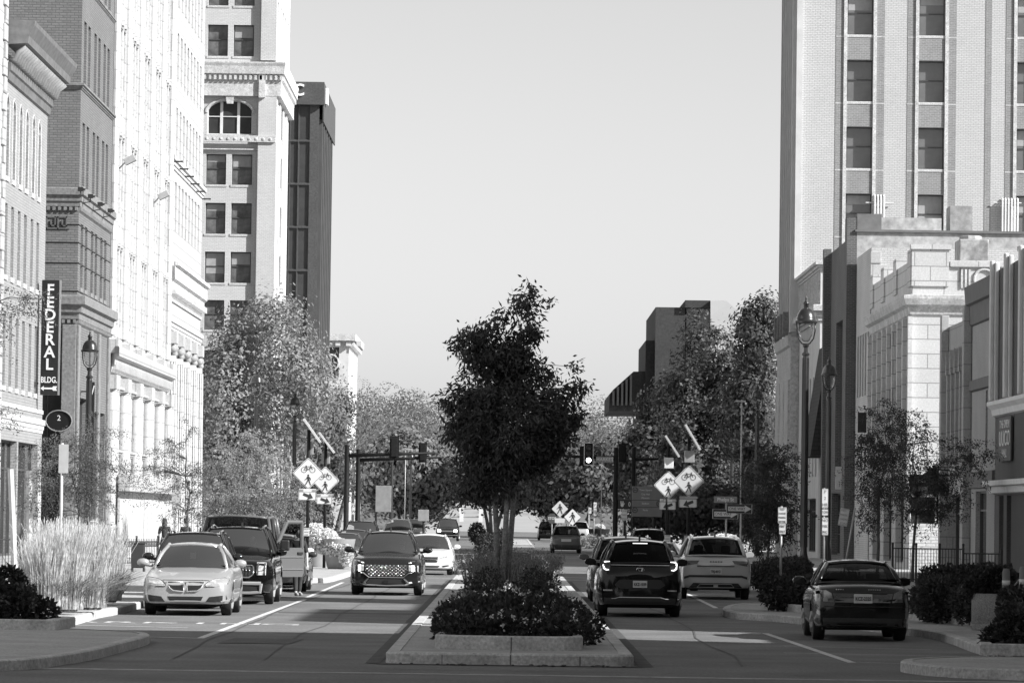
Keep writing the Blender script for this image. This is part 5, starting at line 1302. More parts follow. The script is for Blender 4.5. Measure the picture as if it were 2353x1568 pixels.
car('silver_suv', 'silver suv with slim dark tail lights parked on the right, seen from behind', 'car', 5.55, 117.0, 0, mod(SUV, L=5.0, W=1.95, zb=.30, rail_mat=P_silver, bf=.05, top=[(-2.5, 1.08), (-2.38, 1.17), (-1.5, 1.16), (.7, 1.1), (1.6, 1.02), (2.2, .94), (2.5, .8)], cab=[(.95, 1.09), (.15, 1.62), (-1.9, 1.60), (-2.36, 1.17)], wbr=.80, wtr=.66), P_silver, 'cars parked along the right kerb',
    rear=[('tail_light', [(.44, 1.05), (.90, 1.04), (.88, .90), (.50, .96)], M_lensD, .012, True), ('bumper_panel', [(-.90, .60), (-.7, .66), (.7, .66), (.90, .60), (.88, .54), (.7, .60), (-.7, .60), (-.88, .54)], M_trim, .012, False), ('lower_panel', [(-.6, .45), (.6, .45), (.72, .32), (-.72, .32)], M_trim, .012, False)], extras=ex_v18)
car('silver_sedan', 'silver car glimpsed between the black crossover and the silver suv', 'car', 4.35, 128.5, 0, SEDAN, P_silver, 'cars driving away', detail=False)
car('small_grey_suv', 'small grey suv seen from behind at the far crossing on the right', 'car', 3.42, 262, 0, scaleS(SUV, .96, .98, .98), P_grey, 'cars driving away', rear=RR_SUV + [('tailgate_panel', [(-.3, .86), (.3, .86), (.3, .70), (-.3, .70)], M_plate, .008, False)], detail=False)
car('silver_minivan', 'silver minivan seen from behind past the small grey suv', 'van', 5.8, 366, 0, scaleS(SUV, 1.08, 1.03, 1.1), P_silver, 'cars driving away', rear=[('tail_light', [(.7, 1.12), (.86, 1.12), (.88, .8), (.74, .8)], M_litS, .012, True)], detail=False)
car('dark_pickup', 'dark vehicle left of the small grey suv in the distance', 'truck', 3.6, 402, 0, scaleS(SUV, 1.1, 1.04, 1.05), P_black, 'cars driving away', rear=RR_SUV, detail=False)
# --- black sedan parked on the right
OLDS = dict(L=4.75, W=1.74, zb=.24, r=.325, yf=1.30, yr=-1.32, top=[(-2.375, .85), (-2.2, .95), (-1.8, 1.0), (-1.2, 1.0), (.8, .95), (1.6, .84), (2.375, .62)], cab=[(.9, .94), (.2, 1.37), (-.72, 1.36), (-1.4, 1.03)], wb=.86, wt=.63, kr=.12, bf=.06)
def ex_v20(t, B, bvh, S):
    plate(t, B, bvh, 0.0, .77, -1, 'KCZ-2325', .33, .165)
    y = lambda x, z: hitY(bvh, x, z, -1) - .012
    mb = MB(); mb.tube([(x, y(x, .865), .868) for x in np.linspace(-.14, .44, 8)], .014, 5); B('handle_strip', mb, M_trim)
    mb = MB()
    for x0 in (-.48, -.44, -.40, -.36, .10, .14, .18, .22, .26, .30): mb.box(x0, x0 + .022, y(x0, .925) - .004, y(x0, .925) + .01, .918, .938)
    B('letter_badge', mb, M_rim)
    mb = MB(); mb.tube([(x, y(x, .62), .625) for x in np.linspace(-.80, .80, 15)], .010, 5); B('bumper_seam', mb, M_trim)
    mb = MB(); mb.box(-.2, .2, -.9, -.86, 1.28, 1.31); B('brake_light', mb, M_lensD)
car('black_sedan', 'old black sedan with plate reading KCZ-2325 parked in the right hand bay', 'car', 6.38, 78.2, rad(-.6), OLDS, paint('faded_black', .007, .22), 'cars parked along the right kerb',
    rear=[('tail_light', [(.52, .70), (.80, .72), (.84, .90), (.66, .915), (.56, .86)], M_lensD, .010, True), ('reflector_panel', [(-.5, .70), (.5, .70), (.54, .86), (-.54, .86)], mat('dark_reflector', .03, .15, .2, 3, coat=.8), .006, False), ('bumper_panel', [(-.8, .42), (.8, .42), (.76, .28), (-.76, .28)], M_trim, .006, False)], extras=ex_v20)
# ================================================================== TREES AND PLANTS
M_bark = mat('bark', .09, .9, .35, 6, .6, fine=25); M_barkL = mat('pale_bark', .42, .85, .3, 5, .4, fine=20)
def leaf_mesh(name, P, D, L, Wd, m, parent=None, rng=RNG, nrm=None):
    """many leaves in one mesh: P base points, D directions (n x 3), L lengths, Wd widths"""
    n = len(P); D = D / (np.linalg.norm(D, axis=1, keepdims=True) + 1e-9)
    rv = rng.normal(size=(n, 3))
    if nrm is not None:      # leaves lie roughly across the given outward direction
        rv = nrm; D = D - nrm * (D * nrm).sum(1, keepdims=True) / ((nrm * nrm).sum(1, keepdims=True) + 1e-9); D = D / (np.linalg.norm(D, axis=1, keepdims=True) + 1e-9)
    S = np.cross(D, rv); S /= (np.linalg.norm(S, axis=1, keepdims=True) + 1e-9)
    L = np.broadcast_to(L, (n,))[:, None]; Wd = np.broadcast_to(Wd, (n,))[:, None]
    v = np.empty((n, 4, 3)); v[:, 0] = P; v[:, 1] = P + D * L * .45 + S * Wd * .5; v[:, 2] = P + D * L; v[:, 3] = P + D * L * .45 - S * Wd * .5
    off = Vector((0, 0, 0)); q = parent
    while q is not None: off = off + q.location; q = q.parent
    v -= np.array(off)[None, None]
    me = bpy.data.meshes.new(name); me.vertices.add(4 * n); me.loops.add(4 * n); me.polygons.add(n)
    me.vertices.foreach_set('co', v.reshape(-1).astype(np.float32)); me.loops.foreach_set('vertex_index', np.arange(4 * n, dtype=np.int32))
    me.polygons.foreach_set('loop_start', np.arange(0, 4 * n, 4, dtype=np.int32)); me.polygons.foreach_set('loop_total', np.full(n, 4, dtype=np.int32))
    me.materials.append(m); me.update(calc_edges=True); me.validate()
    o = bpy.data.objects.new(name, me); COL.objects.link(o); o.parent = parent; return o
def blob_points(blobs, n, rng, shell=.55):
    """points in a union of ellipsoids (centre, radii), thicker towards the outside"""
    vol = np.array([b[1][0] * b[1][1] * b[1][2] for b in blobs]) ** .75; k = rng.choice(len(blobs), n, p=vol / vol.sum())
    d = rng.normal(size=(n, 3)); d /= np.linalg.norm(d, axis=1, keepdims=True)
    r = shell + (1 - shell) * rng.random(n); r[rng.random(n) < .3] *= rng.random((rng.random(n) < 2).sum())[: (1)] if False else 1
    inner = rng.random(n) < .35; r[inner] = rng.random(inner.sum()) ** .5
    C = np.array([b[0] for b in blobs])[k]; Rr = np.array([b[1] for b in blobs])[k]
    return C + d * Rr * r[:, None], d
def pxblob(cx, cy, rx, ry, Y, dy=None):
    c = A(cx, cy, Y); p = F / Y; return ((c.x, Y, c.z), (rx / p, (dy if dy else max(rx, .6 * ry)) / p if dy is None else dy, ry / p))
def tree(name, label, base, blobs, nclump, per, spread, L, Wd, lm, bm_=None, stems=1, r0=.12, droop=.3, group=None, fork=.35, nbr=60, seed=1, up=0.0, cat='tree', stemspread=.25, spray=0.0, soft=0.0):
    rng = np.random.default_rng(seed); rs = random.Random(seed)
    t = thing(name, label, cat, base, 0, group); bm_ = bm_ or M_bark
    B0 = Vector(base)
    cl, dirs = blob_points(blobs, nclump, rng)
    zlo = min(b[0][2] - b[1][2] for b in blobs); zhi = max(b[0][2] + b[1][2] for b in blobs); hz = B0.z + (max(zlo, B0.z + .3) - B0.z) * 1.0 + (zhi - zlo) * .12
    ctr = Vector(np.mean([b[0] for b in blobs], axis=0)); mb = MB(); nodes = []
    for s in range(stems):
        a = 2 * math.pi * s / max(1, stems) + rs.random(); off = Vector((math.cos(a), math.sin(a), 0)) * (r0 * 1.6 if stems > 1 else 0)
        topb = blobs[s % len(blobs)]; tgt = Vector(topb[0]) + Vector((0, 0, topb[1][2] * .55))
        f = Vector((B0.x + off.x * 2 + (ctr.x - B0.x) * .2, B0.y + off.y * 2, hz)) + Vector((math.cos(a), math.sin(a), 0)) * stemspread * (1 if stems > 1 else 0)
        pts = [B0 + off, B0 * .5 + f * .5 + off * .5 + Vector((rs.uniform(-.05, .05), rs.uniform(-.05, .05), 0)), f]
        for k in range(1, 6):
            u = k / 5; pts.append(f * (1 - u) + tgt * u + Vector((rs.uniform(-.12, .12), rs.uniform(-.12, .12), 0)) * (zhi - zlo) * .25)
        rr = [r0 * 1.25, r0, r0 * .85] + [r0 * (.75 - .12 * k) for k in range(1, 6)]
        mb.tube(pts, rr, 8); nodes += [(p, r) for p, r in zip(pts[2:], rr[2:])]
    mb.build('trunk', bm_, t, smooth=True)
    mb = MB()
    for c in cl[rng.choice(len(cl), min(nbr, len(cl)), replace=False)]:
        c = Vector(c); cand = [q for q in nodes if q[0].z < c.z + .2] or nodes[:1]; q = min(cand, key=lambda q: (q[0] - c).length)
        m_ = (q[0] + c) / 2 + Vector((0, 0, (c - q[0]).length * .12)); mb.tube([q[0], m_, c], [max(.012, q[1] * .4), max(.008, q[1] * .25), .006], 5)
    if mb.v: mb.build('limb', bm_, t, smooth=True)['kind'] = 'stuff'
    n = nclump * per; idx = np.repeat(np.arange(nclump), per)
    P = cl[idx] + rng.normal(size=(n, 3)) * spread * np.array([1, 1, .8])
    if spray:
        s = rng.random(n)[:, None]; az = rng.random(nclump) * 2 * math.pi; ax = np.stack([np.cos(az), np.sin(az) * .6, np.full(nclump, .25)], 1) + dirs * .8
        P = cl[idx] + ax[idx] * s * spray + np.array([0, 0, -1.0]) * s ** 2 * spray * .75 + rng.normal(size=(n, 3)) * spread * .28
    D = dirs[idx] * .5 + rng.normal(size=(n, 3)) * .7 + np.array([0, 0, -droop + up])
    nr = None
    if soft:
        q = (P - cl[idx]); nr = dirs[idx] * .9 + q / (spread + .01) * .45 + rng.normal(size=(n, 3)) * soft
    leaf_mesh('crown', P, D, L * (.6 + .7 * rng.random(n)), Wd * (.7 + .6 * rng.random(n)), lm, t, rng, nr); return t

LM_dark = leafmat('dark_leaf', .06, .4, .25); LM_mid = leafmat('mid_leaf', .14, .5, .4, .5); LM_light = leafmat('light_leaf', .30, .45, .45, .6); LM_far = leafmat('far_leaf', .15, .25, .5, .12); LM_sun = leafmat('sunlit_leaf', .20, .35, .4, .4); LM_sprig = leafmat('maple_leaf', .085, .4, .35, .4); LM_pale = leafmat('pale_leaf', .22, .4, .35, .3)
# the young tree on the median
Y0 = 107.0
LM_airy = LM_light
blobs = [pxblob(1180, 985, 140, 110, Y0), pxblob(1110, 800, 66, 50, Y0), pxblob(1196, 745, 52, 56, Y0), pxblob(1270, 915, 52, 62, Y0), pxblob(1120, 900, 75, 70, Y0), pxblob(1195, 860, 55, 60, Y0), pxblob(1120, 1085, 75, 55, Y0), pxblob(1225, 1040, 70, 55, Y0), pxblob(1085, 1000, 50, 80, Y0), pxblob(1160, 830, 60, 50, Y0)] + [pxblob(x, y, 20, 15, Y0) for x, y in ((1045, 765), (1065, 790), (1185, 688), (1215, 672), (1245, 700), (1312, 850), (1325, 890), (1322, 960), (1028, 868), (1035, 925), (1030, 1000), (1240, 830), (1255, 770), (1130, 735), (1310, 1010), (1060, 1130))]
tree('young_street_tree', 'young dense dark leaved tree standing in the flower bed of the nearest median', (A(1152, 1340, Y0).x, Y0, .36), blobs, 560, 46, .13, .17, .055, LM_dark, mat('grey_bark', .2, .85, .35, 5, .4, fine=20), stems=3, r0=.07, droop=.75, nbr=160, seed=3, stemspread=.07)
# sparse pointed twigs rising above the crown outline
# large trees on the left
def big(name, label, base, bl, n, lm, seed, group, Y, **k):
    return tree(name, label, base, bl, n, k.pop('per', 26), k.pop('spread', .55), k.pop('L', .30), k.pop('Wd', .16), lm, k.pop('bark', M_bark), k.pop('stems', 3), k.pop('r0', .17), k.pop('droop', .2), group, nbr=k.pop('nbr', 120), seed=seed, stemspread=.6, soft=.4)
YL = 304.5
big('broadleaf_tree', 'large multi stemmed tree with pale airy crown in front of the brick tower', (A(640, 1230, YL).x, YL, .1), [pxblob(640, 800, 85, 130, YL), pxblob(560, 850, 70, 110, YL), pxblob(700, 900, 75, 130, YL), pxblob(620, 1000, 110, 120, YL), pxblob(600, 740, 50, 70, YL), pxblob(655, 720, 40, 55, YL)], 560, LM_light, 5, 'large street trees', YL, bark=M_barkL, stems=5, r0=.13)
YL = 274.0
big('broadleaf_tree', 'darker tree with black stems beside the white columned facade', (A(520, 1230, YL).x, YL, .1), [pxblob(510, 930, 50, 150, YL), pxblob(560, 1000, 60, 120, YL), pxblob(495, 1060, 38, 110, YL), pxblob(545, 800, 50, 90, YL)], 400, LM_light, 6, 'large street trees', YL, stems=5, r0=.12)
YL = 318.0
big('broadleaf_tree', 'rounded tree at the street edge in front of the small classical building', (A(760, 1225, YL).x, YL, .1), [pxblob(765, 1000, 50, 120, YL), pxblob(720, 1050, 60, 110, YL), pxblob(785, 1090, 36, 70, YL), pxblob(790, 930, 20, 50, YL)], 480, LM_mid, 7, 'large street trees', YL)
# large trees on the right
YR = 300.0
big('broadleaf_tree', 'big tree with sunlit sprays in front of the brutalist courthouse', (A(1640, 1230, YR).x, YR, .1), [pxblob(1640, 870, 85, 150, YR), pxblob(1570, 960, 70, 120, YR), pxblob(1690, 980, 80, 150, YR), pxblob(1610, 1080, 110, 110, YR), pxblob(1600, 770, 40, 60, YR)], 330, LM_sprig, 8, 'large street trees', YR, per=85, L=.30, Wd=.16, spread=.42)
YR = 285.0
big('broadleaf_tree', 'tall tree rising against the skyscraper base on the right', (A(1745, 1230, YR).x, YR, .1), [pxblob(1738, 790, 50, 120, YR), pxblob(1720, 950, 65, 130, YR), pxblob(1750, 1080, 45, 110, YR), pxblob(1755, 730, 30, 60, YR)], 220, LM_sprig, 9, 'large street trees', YR, per=85, L=.30, Wd=.16, spread=.42)
YR = 380.0
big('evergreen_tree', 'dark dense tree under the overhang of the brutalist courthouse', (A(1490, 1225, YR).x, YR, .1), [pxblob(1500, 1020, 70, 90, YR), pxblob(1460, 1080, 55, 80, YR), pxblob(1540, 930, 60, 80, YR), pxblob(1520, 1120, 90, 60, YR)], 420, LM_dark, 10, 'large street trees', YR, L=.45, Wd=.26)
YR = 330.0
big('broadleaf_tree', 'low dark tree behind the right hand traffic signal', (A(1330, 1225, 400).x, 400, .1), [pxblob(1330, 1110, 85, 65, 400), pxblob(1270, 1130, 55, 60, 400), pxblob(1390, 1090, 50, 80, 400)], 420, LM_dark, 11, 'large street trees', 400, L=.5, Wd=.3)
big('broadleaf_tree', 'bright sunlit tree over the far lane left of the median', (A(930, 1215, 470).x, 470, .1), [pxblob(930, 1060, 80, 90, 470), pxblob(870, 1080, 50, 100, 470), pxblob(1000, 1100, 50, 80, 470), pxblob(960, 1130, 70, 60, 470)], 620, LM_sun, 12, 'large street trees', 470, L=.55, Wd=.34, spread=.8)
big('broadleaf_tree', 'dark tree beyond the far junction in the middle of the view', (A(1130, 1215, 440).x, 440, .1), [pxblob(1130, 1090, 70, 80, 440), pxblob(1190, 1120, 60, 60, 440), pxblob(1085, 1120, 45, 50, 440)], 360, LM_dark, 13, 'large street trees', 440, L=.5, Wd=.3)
big('dark_fill_tree', 'low dark tree added to darken the pavement below the skyscraper on the right', (A(1640, 1230, 264).x, 264, .1), [pxblob(1640, 1165, 90, 50, 264), pxblob(1560, 1190, 60, 40, 264), pxblob(1720, 1180, 60, 45, 264), pxblob(1480, 1195, 40, 30, 264)], 420, LM_dark, 14, 'large street trees', 264, L=.3, Wd=.17)  # added tree, stands in for shade over the bright far pavement
big('dark_fill_tree', 'dark low tree added as shade behind the dark van under the pale tree on the left', (A(600, 1230, 262).x, 262, .1), [pxblob(600, 1180, 120, 40, 262), pxblob(700, 1190, 60, 35, 262)], 300, LM_dark, 15, 'large street trees', 262, L=.3, Wd=.17)  # added tree, a dark fill under the pale crown
# feathery street trees
def locust(label, base, bl, n, lm, seed, Y, **k):
    return tree('honey_locust', label, base, bl, n, k.get('per', 60), k.get('spread', .22), k.get('L', .07), k.get('Wd', .028), lm, M_bark, k.get('stems', 1), k.get('r0', .05), .7, 'feathery street trees', nbr=k.get('nbr', 60), seed=seed, spray=k.get('spray', .55))
YQ = 122.0
locust('feathery young tree behind the ornamental grass on the left pavement', (A(185, 1370, YQ).x, YQ, .15), [pxblob(150, 1075, 85, 70, YQ), pxblob(110, 1150, 50, 60, YQ), pxblob(215, 1110, 50, 70, YQ), pxblob(200, 1000, 45, 45, YQ)], 190, LM_mid, 21, YQ)
YQ = 150.0
locust('thin feathery tree with arching tips in front of the white columned facade', (A(436, 1330, YQ).x, YQ, .15), [pxblob(430, 985, 22, 18, YQ), pxblob(400, 1050, 42, 40, YQ), pxblob(330, 1085, 40, 22, YQ), pxblob(450, 1130, 40, 70, YQ), pxblob(385, 1170, 30, 30, YQ)], 120, LM_mid, 22, YQ)
YQ = 185.0
locust('full feathery tree behind the dark van', (A(560, 1300, YQ).x, YQ, .15), [pxblob(560, 1050, 60, 60, YQ), pxblob(510, 1120, 50, 70, YQ), pxblob(620, 1110, 60, 80, YQ), pxblob(680, 1150, 50, 60, YQ), pxblob(560, 1170, 90, 50, YQ)], 300, LM_light, 23, YQ, L=.09, Wd=.045, spread=.3)
YQ = 104.0
locust('feathery branches reaching in over the left margin above the patio posts', (A(-150, 1400, YQ).x, YQ, .15), [pxblob(-20, 715, 70, 35, YQ), pxblob(30, 690, 50, 16, YQ), pxblob(-30, 990, 50, 35, YQ), pxblob(10, 960, 25, 18, YQ), pxblob(-110, 850, 70, 150, YQ)], 150, LM_mid, 24, YQ, nbr=90)
YQ = 152.0
locust('dark feathery tree with slim trunk left of the black fence on the right', (A(2014, 1345, YQ).x, YQ, .15), [pxblob(2040, 985, 50, 70, YQ), pxblob(2000, 1060, 35, 60, YQ), pxblob(1995, 1150, 35, 60, YQ), pxblob(2050, 1090, 45, 60, YQ)], 230, LM_dark, 25, YQ, L=.085, Wd=.035)
YQ = 147.0
locust('dark feathery tree whose trunk rises behind the black fence on the right', (A(2095, 1350, YQ).x, YQ, .15), [pxblob(2100, 1010, 40, 60, YQ), pxblob(2120, 1110, 55, 50, YQ), pxblob(2215, 1055, 50, 38, YQ), pxblob(2080, 1170, 60, 40, YQ), pxblob(2160, 1150, 40, 30, YQ)], 230, LM_dark, 26, YQ, L=.085, Wd=.035)
YQ = 196.0
locust('bushy dark tree beside the tall lamp post on the right', (A(1762, 1315, YQ).x, YQ, .15), [pxblob(1760, 1110, 45, 70, YQ), pxblob(1790, 1080, 35, 50, YQ), pxblob(1745, 1200, 45, 60, YQ), pxblob(1800, 1180, 28, 60, YQ)], 260, LM_dark, 27, YQ, L=.12, Wd=.06, spread=.3)

# ------------------------------------------------------------------ hill and far wood
mb = MB(); nx, ny = 40, 14
hx = lambda i: -420 + 840 * i / nx; hy = lambda j: 720 + 700 * j / ny
def hz(x, y): return max(0, (y - 740) / 560) ** .9 * (23 - x * .11 + 3 * math.sin(x * .021 + 1)) - .5
vs = [(hx(i), hy(j), hz(hx(i), hy(j))) for j in range(ny + 1) for i in range(nx + 1)]
mb.add(vs, [(j * (nx + 1) + i, j * (nx + 1) + i + 1, (j + 1) * (nx + 1) + i + 1, (j + 1) * (nx + 1) + i) for j in range(ny) for i in range(nx)])
struct(mb, 'hill', mat('hillside', .12, .95, .3, .05))
rng = np.random.default_rng(5); bl = []
for k in range(520):
    x = rng.uniform(-110, 90); y = rng.uniform(700, 1330); r = rng.uniform(3.5, 7)
    if abs(x + 4) < 9 and y < 780: continue
    bl.append(((x, y, hz(x, y) + r * .9 + rng.uniform(0, 4)), (r, r, r * rng.uniform(.9, 1.4))))
P, d = blob_points(bl, 150000, rng, .8)
o = leaf_mesh('forest', P, d * .6 + rng.normal(size=P.shape) * .6, rng.uniform(.4, .85, len(P)), rng.uniform(.25, .5, len(P)), LM_far, None, rng, d + rng.normal(size=P.shape) * .3); tag(o, 'wooded hillside closing the end of the street', 'wood', kind='stuff')
# rising far road
mb = MB(); pts = [(-14, 610, .02), (6, 610, .02), (5, 700, 1.5), (-11, 700, 1.5), (3, 790, 5), (-9, 790, 5)]
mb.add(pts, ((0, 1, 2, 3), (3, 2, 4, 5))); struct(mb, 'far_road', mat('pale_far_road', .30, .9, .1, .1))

# ------------------------------------------------------------------ low planting
def bush(name, label, blobs, n, L, Wd, lm, seed, heads=0, hm=None, hr=.1, cat='shrub', kind=None, group=None, up=.2, stem=True):
    rng = np.random.default_rng(seed); c = np.mean([b[0] for b in blobs], axis=0); z0 = min(b[0][2] - b[1][2] for b in blobs)
    P, d = blob_points(blobs, n, rng, .6); P[:, 2] = np.maximum(P[:, 2], z0 + .02)
    D = d * .8 + rng.normal(size=P.shape) * .6 + np.array([0, 0, up])
    if kind:
        o = leaf_mesh(name, P, D, L * (.6 + .8 * rng.random(n)), Wd * (.7 + .6 * rng.random(n)), lm); return tag(o, label, cat, kind=kind)
    t = thing(name, label, cat, (c[0], c[1], z0), 0, group)
    leaf_mesh('foliage', P, D, L * (.6 + .8 * rng.random(n)), Wd * (.7 + .6 * rng.random(n)), lm, t)
    if stem:
        mb = MB()
        for b in blobs:
            for k in range(4): mb.tube([(c[0] + rng.uniform(-.1, .1), c[1], z0), (b[0][0] + rng.uniform(-.4, .4) * b[1][0], b[0][1] + rng.uniform(-.4, .4) * b[1][1], b[0][2])], [.02, .008], 5)
        mb.build('stem', M_bark, t)['kind'] = 'stuff'
    if heads:
        Hc, hd = blob_points(blobs, heads, rng, .95); keep = (hd[:, 1] < .35) & (hd[:, 2] > -.5); Hc = Hc[keep]
        m = 40; hp = np.repeat(Hc, m, axis=0); dd = rng.normal(size=hp.shape); dd /= np.linalg.norm(dd, axis=1, keepdims=True)
        leaf_mesh('flower_head', hp + dd * hr * .9 * rng.uniform(.7, 1, (len(hp), 1)), rng.normal(size=hp.shape), hr * .6, hr * .5, hm, t)['kind'] = 'stuff'
    return t
LM_hyd = leafmat('hydrangea_leaf', .045, .4, .2); LM_hydf = leafmat('faded_flower_head', .09, .4, .2); LM_flow = leafmat('white_petal', .78, .1, .25); LM_grass = leafmat('straw_grass', .58, .25, .4, 3); LM_spike = leafmat('grey_green_spike', .20, .35, .35, 3)
LM_pet = leafmat('bedding_leaf', .035, .4, .2)
# flower bed at the front of the median
fb = [((x * (.86 if y < 68 else 1.0) + (.08 if x > .5 else 0), y, .36 + h * .55), (.34, .55, .22 + h * .4)) for x, y, h in ((-.95, 66.2, .05), (-.45, 66.1, .1), (.1, 66.1, .12), (.65, 66.2, .1), (1.0, 66.6, .12), (-.8, 67.6, .2), (0, 67.5, .25), (.8, 67.8, .22), (1.1, 68.6, .1), (-.4, 69.5, .3), (.5, 69.8, .3), (-.9, 71, .2), (0, 72.5, .35), (.9, 72, .25), (-.5, 75, .3), (.6, 76, .3), (0, 79, .35), (-.8, 80, .2), (.8, 82, .2), (0, 86, .3), (-.6, 90, .25), (.6, 92, .25))]
bush('flower_bed', 'dark mass of bedding plants dotted with white flowers spilling over the median planter', fb, 15000, .085, .06, LM_pet, 31, cat='flowers', kind='stuff')
rng = np.random.default_rng(4); P, d = blob_points(fb, 900, rng, .97); cen = P[(d[:, 1] < .1) & (d[:, 2] > -.1)]; cen = cen[rng.random(len(cen)) < .24]
hp = np.repeat(cen, 9, axis=0); o = leaf_mesh('white_flowers', hp + rng.normal(size=hp.shape) * .026, rng.normal(size=hp.shape), .045, .036, LM_flow); tag(o, 'small white blossoms scattered over the median flower bed', 'flowers', kind='stuff')
# spiky pale shrubs round the trunk
def spikes(name, label, cx, cy, rx, ry, z0, h, n, lm, seed, lean=.35, kind='stuff', cat='grass', wd=.012, seg=3, parent=None, jit=.3):
    rng = np.random.default_rng(seed); a = rng.random(n) * 2 * math.pi; r = np.sqrt(rng.random(n)); x = cx + rx * r * np.cos(a); y = cy + ry * r * np.sin(a)
    dx = (x - cx) / (rx + .01) * lean + rng.normal(size=n) * lean * .5; dy = rng.normal(size=n) * lean * .6; hh = h * (1 - jit + jit * rng.random(n) * 1.4)
    vs = np.empty((n, 4, 3)); nrm = rng.random(n) * math.pi; wx, wy = np.cos(nrm) * wd / 2, np.sin(nrm) * wd / 2
    P0 = np.stack([x, y, np.full(n, z0)], 1); P1 = np.stack([x + dx * hh * .35, y + dy * hh * .35, z0 + hh * .6], 1); P2 = np.stack([x + dx * hh, y + dy * hh, z0 + hh * (1 - .25 * np.abs(dx))], 1)
    Wv = np.stack([wx, wy, np.zeros(n)], 1); V = np.stack([P0 - Wv, P0 + Wv, P1 + Wv * .9, P1 - Wv * .9, P2 + Wv * .8, P2 - Wv * .8], 1)
    off = np.array(parent.location) if parent else 0; V = V - off
    me = bpy.data.meshes.new(name); base = np.arange(n)[:, None] * 6; Fc = np.concatenate([base + np.array([0, 1, 2, 3]), base + np.array([3, 2, 4, 5])], 0)
    me.vertices.add(6 * n); me.loops.add(8 * n); me.polygons.add(2 * n); me.vertices.foreach_set('co', V.reshape(-1).astype(np.float32)); me.loops.foreach_set('vertex_index', Fc.reshape(-1).astype(np.int32))
    me.polygons.foreach_set('loop_start', np.arange(0, 8 * n, 4, dtype=np.int32)); me.polygons.foreach_set('loop_total', np.full(2 * n, 4, dtype=np.int32)); me.materials.append(lm); me.update(calc_edges=True); me.validate()
    o = bpy.data.objects.new(name, me); COL.objects.link(o); o.parent = parent
    if kind: tag(o, label, cat, kind=kind)
    return o, np.stack([x + dx * hh, y + dy * hh, z0 + hh * (1 - .25 * np.abs(dx))], 1)
sh = [((x, y, .42 + h * .25), (.36, .8, .25 + h * .3)) for x, y, h in ((-.75, 100, .2), (.7, 101, .2), (-.5, 105, .5), (.6, 106, .5), (-.7, 110, .7), (.75, 111, .6), (0, 112, .7), (-.4, 115, .8), (.5, 116, .75), (.95, 108, .3))]
bush('low_shrubs', 'dark shrubs filling the median bed round the young tree', sh, 9000, .07, .035, LM_pet, 33, kind='stuff')
_, tips = spikes('spiky_shrubs', 'pale upright flower spikes sunlit behind the young tree trunk on the median', 0, 110.5, 1.15, 5, .4, .8, 520, LM_spike, 34, .28, cat='shrubs', wd=.02)
rng = np.random.default_rng(8); hp = np.repeat(tips, 16, axis=0); hp = hp + rng.normal(size=hp.shape) * np.array([.03, .03, .11]) - np.array([0, 0, .12]); o = leaf_mesh('spike_leaves', hp, rng.normal(size=hp.shape) + np.array([0, 0, .6]), .06, .022, LM_spike); tag(o, 'pale leafy tips of the spiky shrubs behind the young tree trunk', 'shrubs', kind='stuff')
# rock and far median bushes
c = G(1072, 1308, .16); mb = MB(); mb.ball((c.x, c.y, .3), .3, n=10, rx=.3, ry=.4, rz=.24)
for i, v in enumerate(mb.v): mb.v[i] = tuple(np.array(v) + RNG.normal(size=3) * .035)
o = mb.build('boulder', mat('rock', .22, .9, .3, 4, .6, fine=12)); tag(o, 'pale boulder at the left edge of the median beyond the planter', 'rock')
for i, (px, pw, yt, yb, Y, lb) in enumerate(((1118, 26, 1225, 1285, 205, 'round dark clipped bush left of the young tree trunk on the middle median'), (1095, 20, 1200, 1250, 240, 'tall grassy bush on the far median left of the trunk'), (1150, 26, 1215, 1270, 212, 'second dark bush on the middle median behind the young tree'))):
    bush('round_bush', lb, [pxblob(px, (yt + yb) / 2, pw, (yb - yt) / 2, Y)], 1500, .12, .07, LM_dark, 50 + i)
# ornamental grass on the left
k = 0
for i, (px, pb, h) in enumerate(((105, 1392, 1.3), (150, 1392, 1.45), (205, 1388, 1.45), (242, 1372, 1.3), (125, 1380, 1.55), (180, 1378, 1.55), (225, 1364, 1.45), (92, 1384, 1.2))):
    c = G(px, pb, .3); t = thing('ornamental_grass', 'tall clump of straw coloured ornamental grass in the left kerb planter', 'grass', (c.x, c.y, .16), 0, 'ornamental grass clumps')
    spikes('plume', '', c.x, c.y, .35, .35, .25, h * .98, 1000, LM_grass, 60 + i, .15, None, wd=.010, parent=t, jit=.45)
    spikes('blade', '', c.x, c.y, .22, .22, .2, .75, 500, leafmat('grass_blade', .3, .4, .3, 3), 80 + i, .85, None, wd=.014, parent=t)
o_ = [g2(52, 1398), g2(200, 1398), g2(285, 1376), g2(262, 1352), g2(60, 1360)]
def bedkerb(label, pts, h=.16, w=.15, z0=.14):
    c = Vector((sum(p[0] for p in pts) / len(pts), sum(p[1] for p in pts) / len(pts))); inner = [tuple(Vector(p) + (c - Vector(p)).normalized() * w * 1.5) for p in pts]
    mb = MB(); ringwall(mb, pts, inner, z0, z0 + h); o = mb.build('planter_kerb', M_kerb); tag(o, label, 'planter')
    mb = MB(); mb.prism(inner, lambda p: (*p, z0 + h - .04), lambda p: (*p, z0)); struct(mb, 'soil', M_soil)
bedkerb('low pale kerb round the ornamental grass bed on the left', o_)
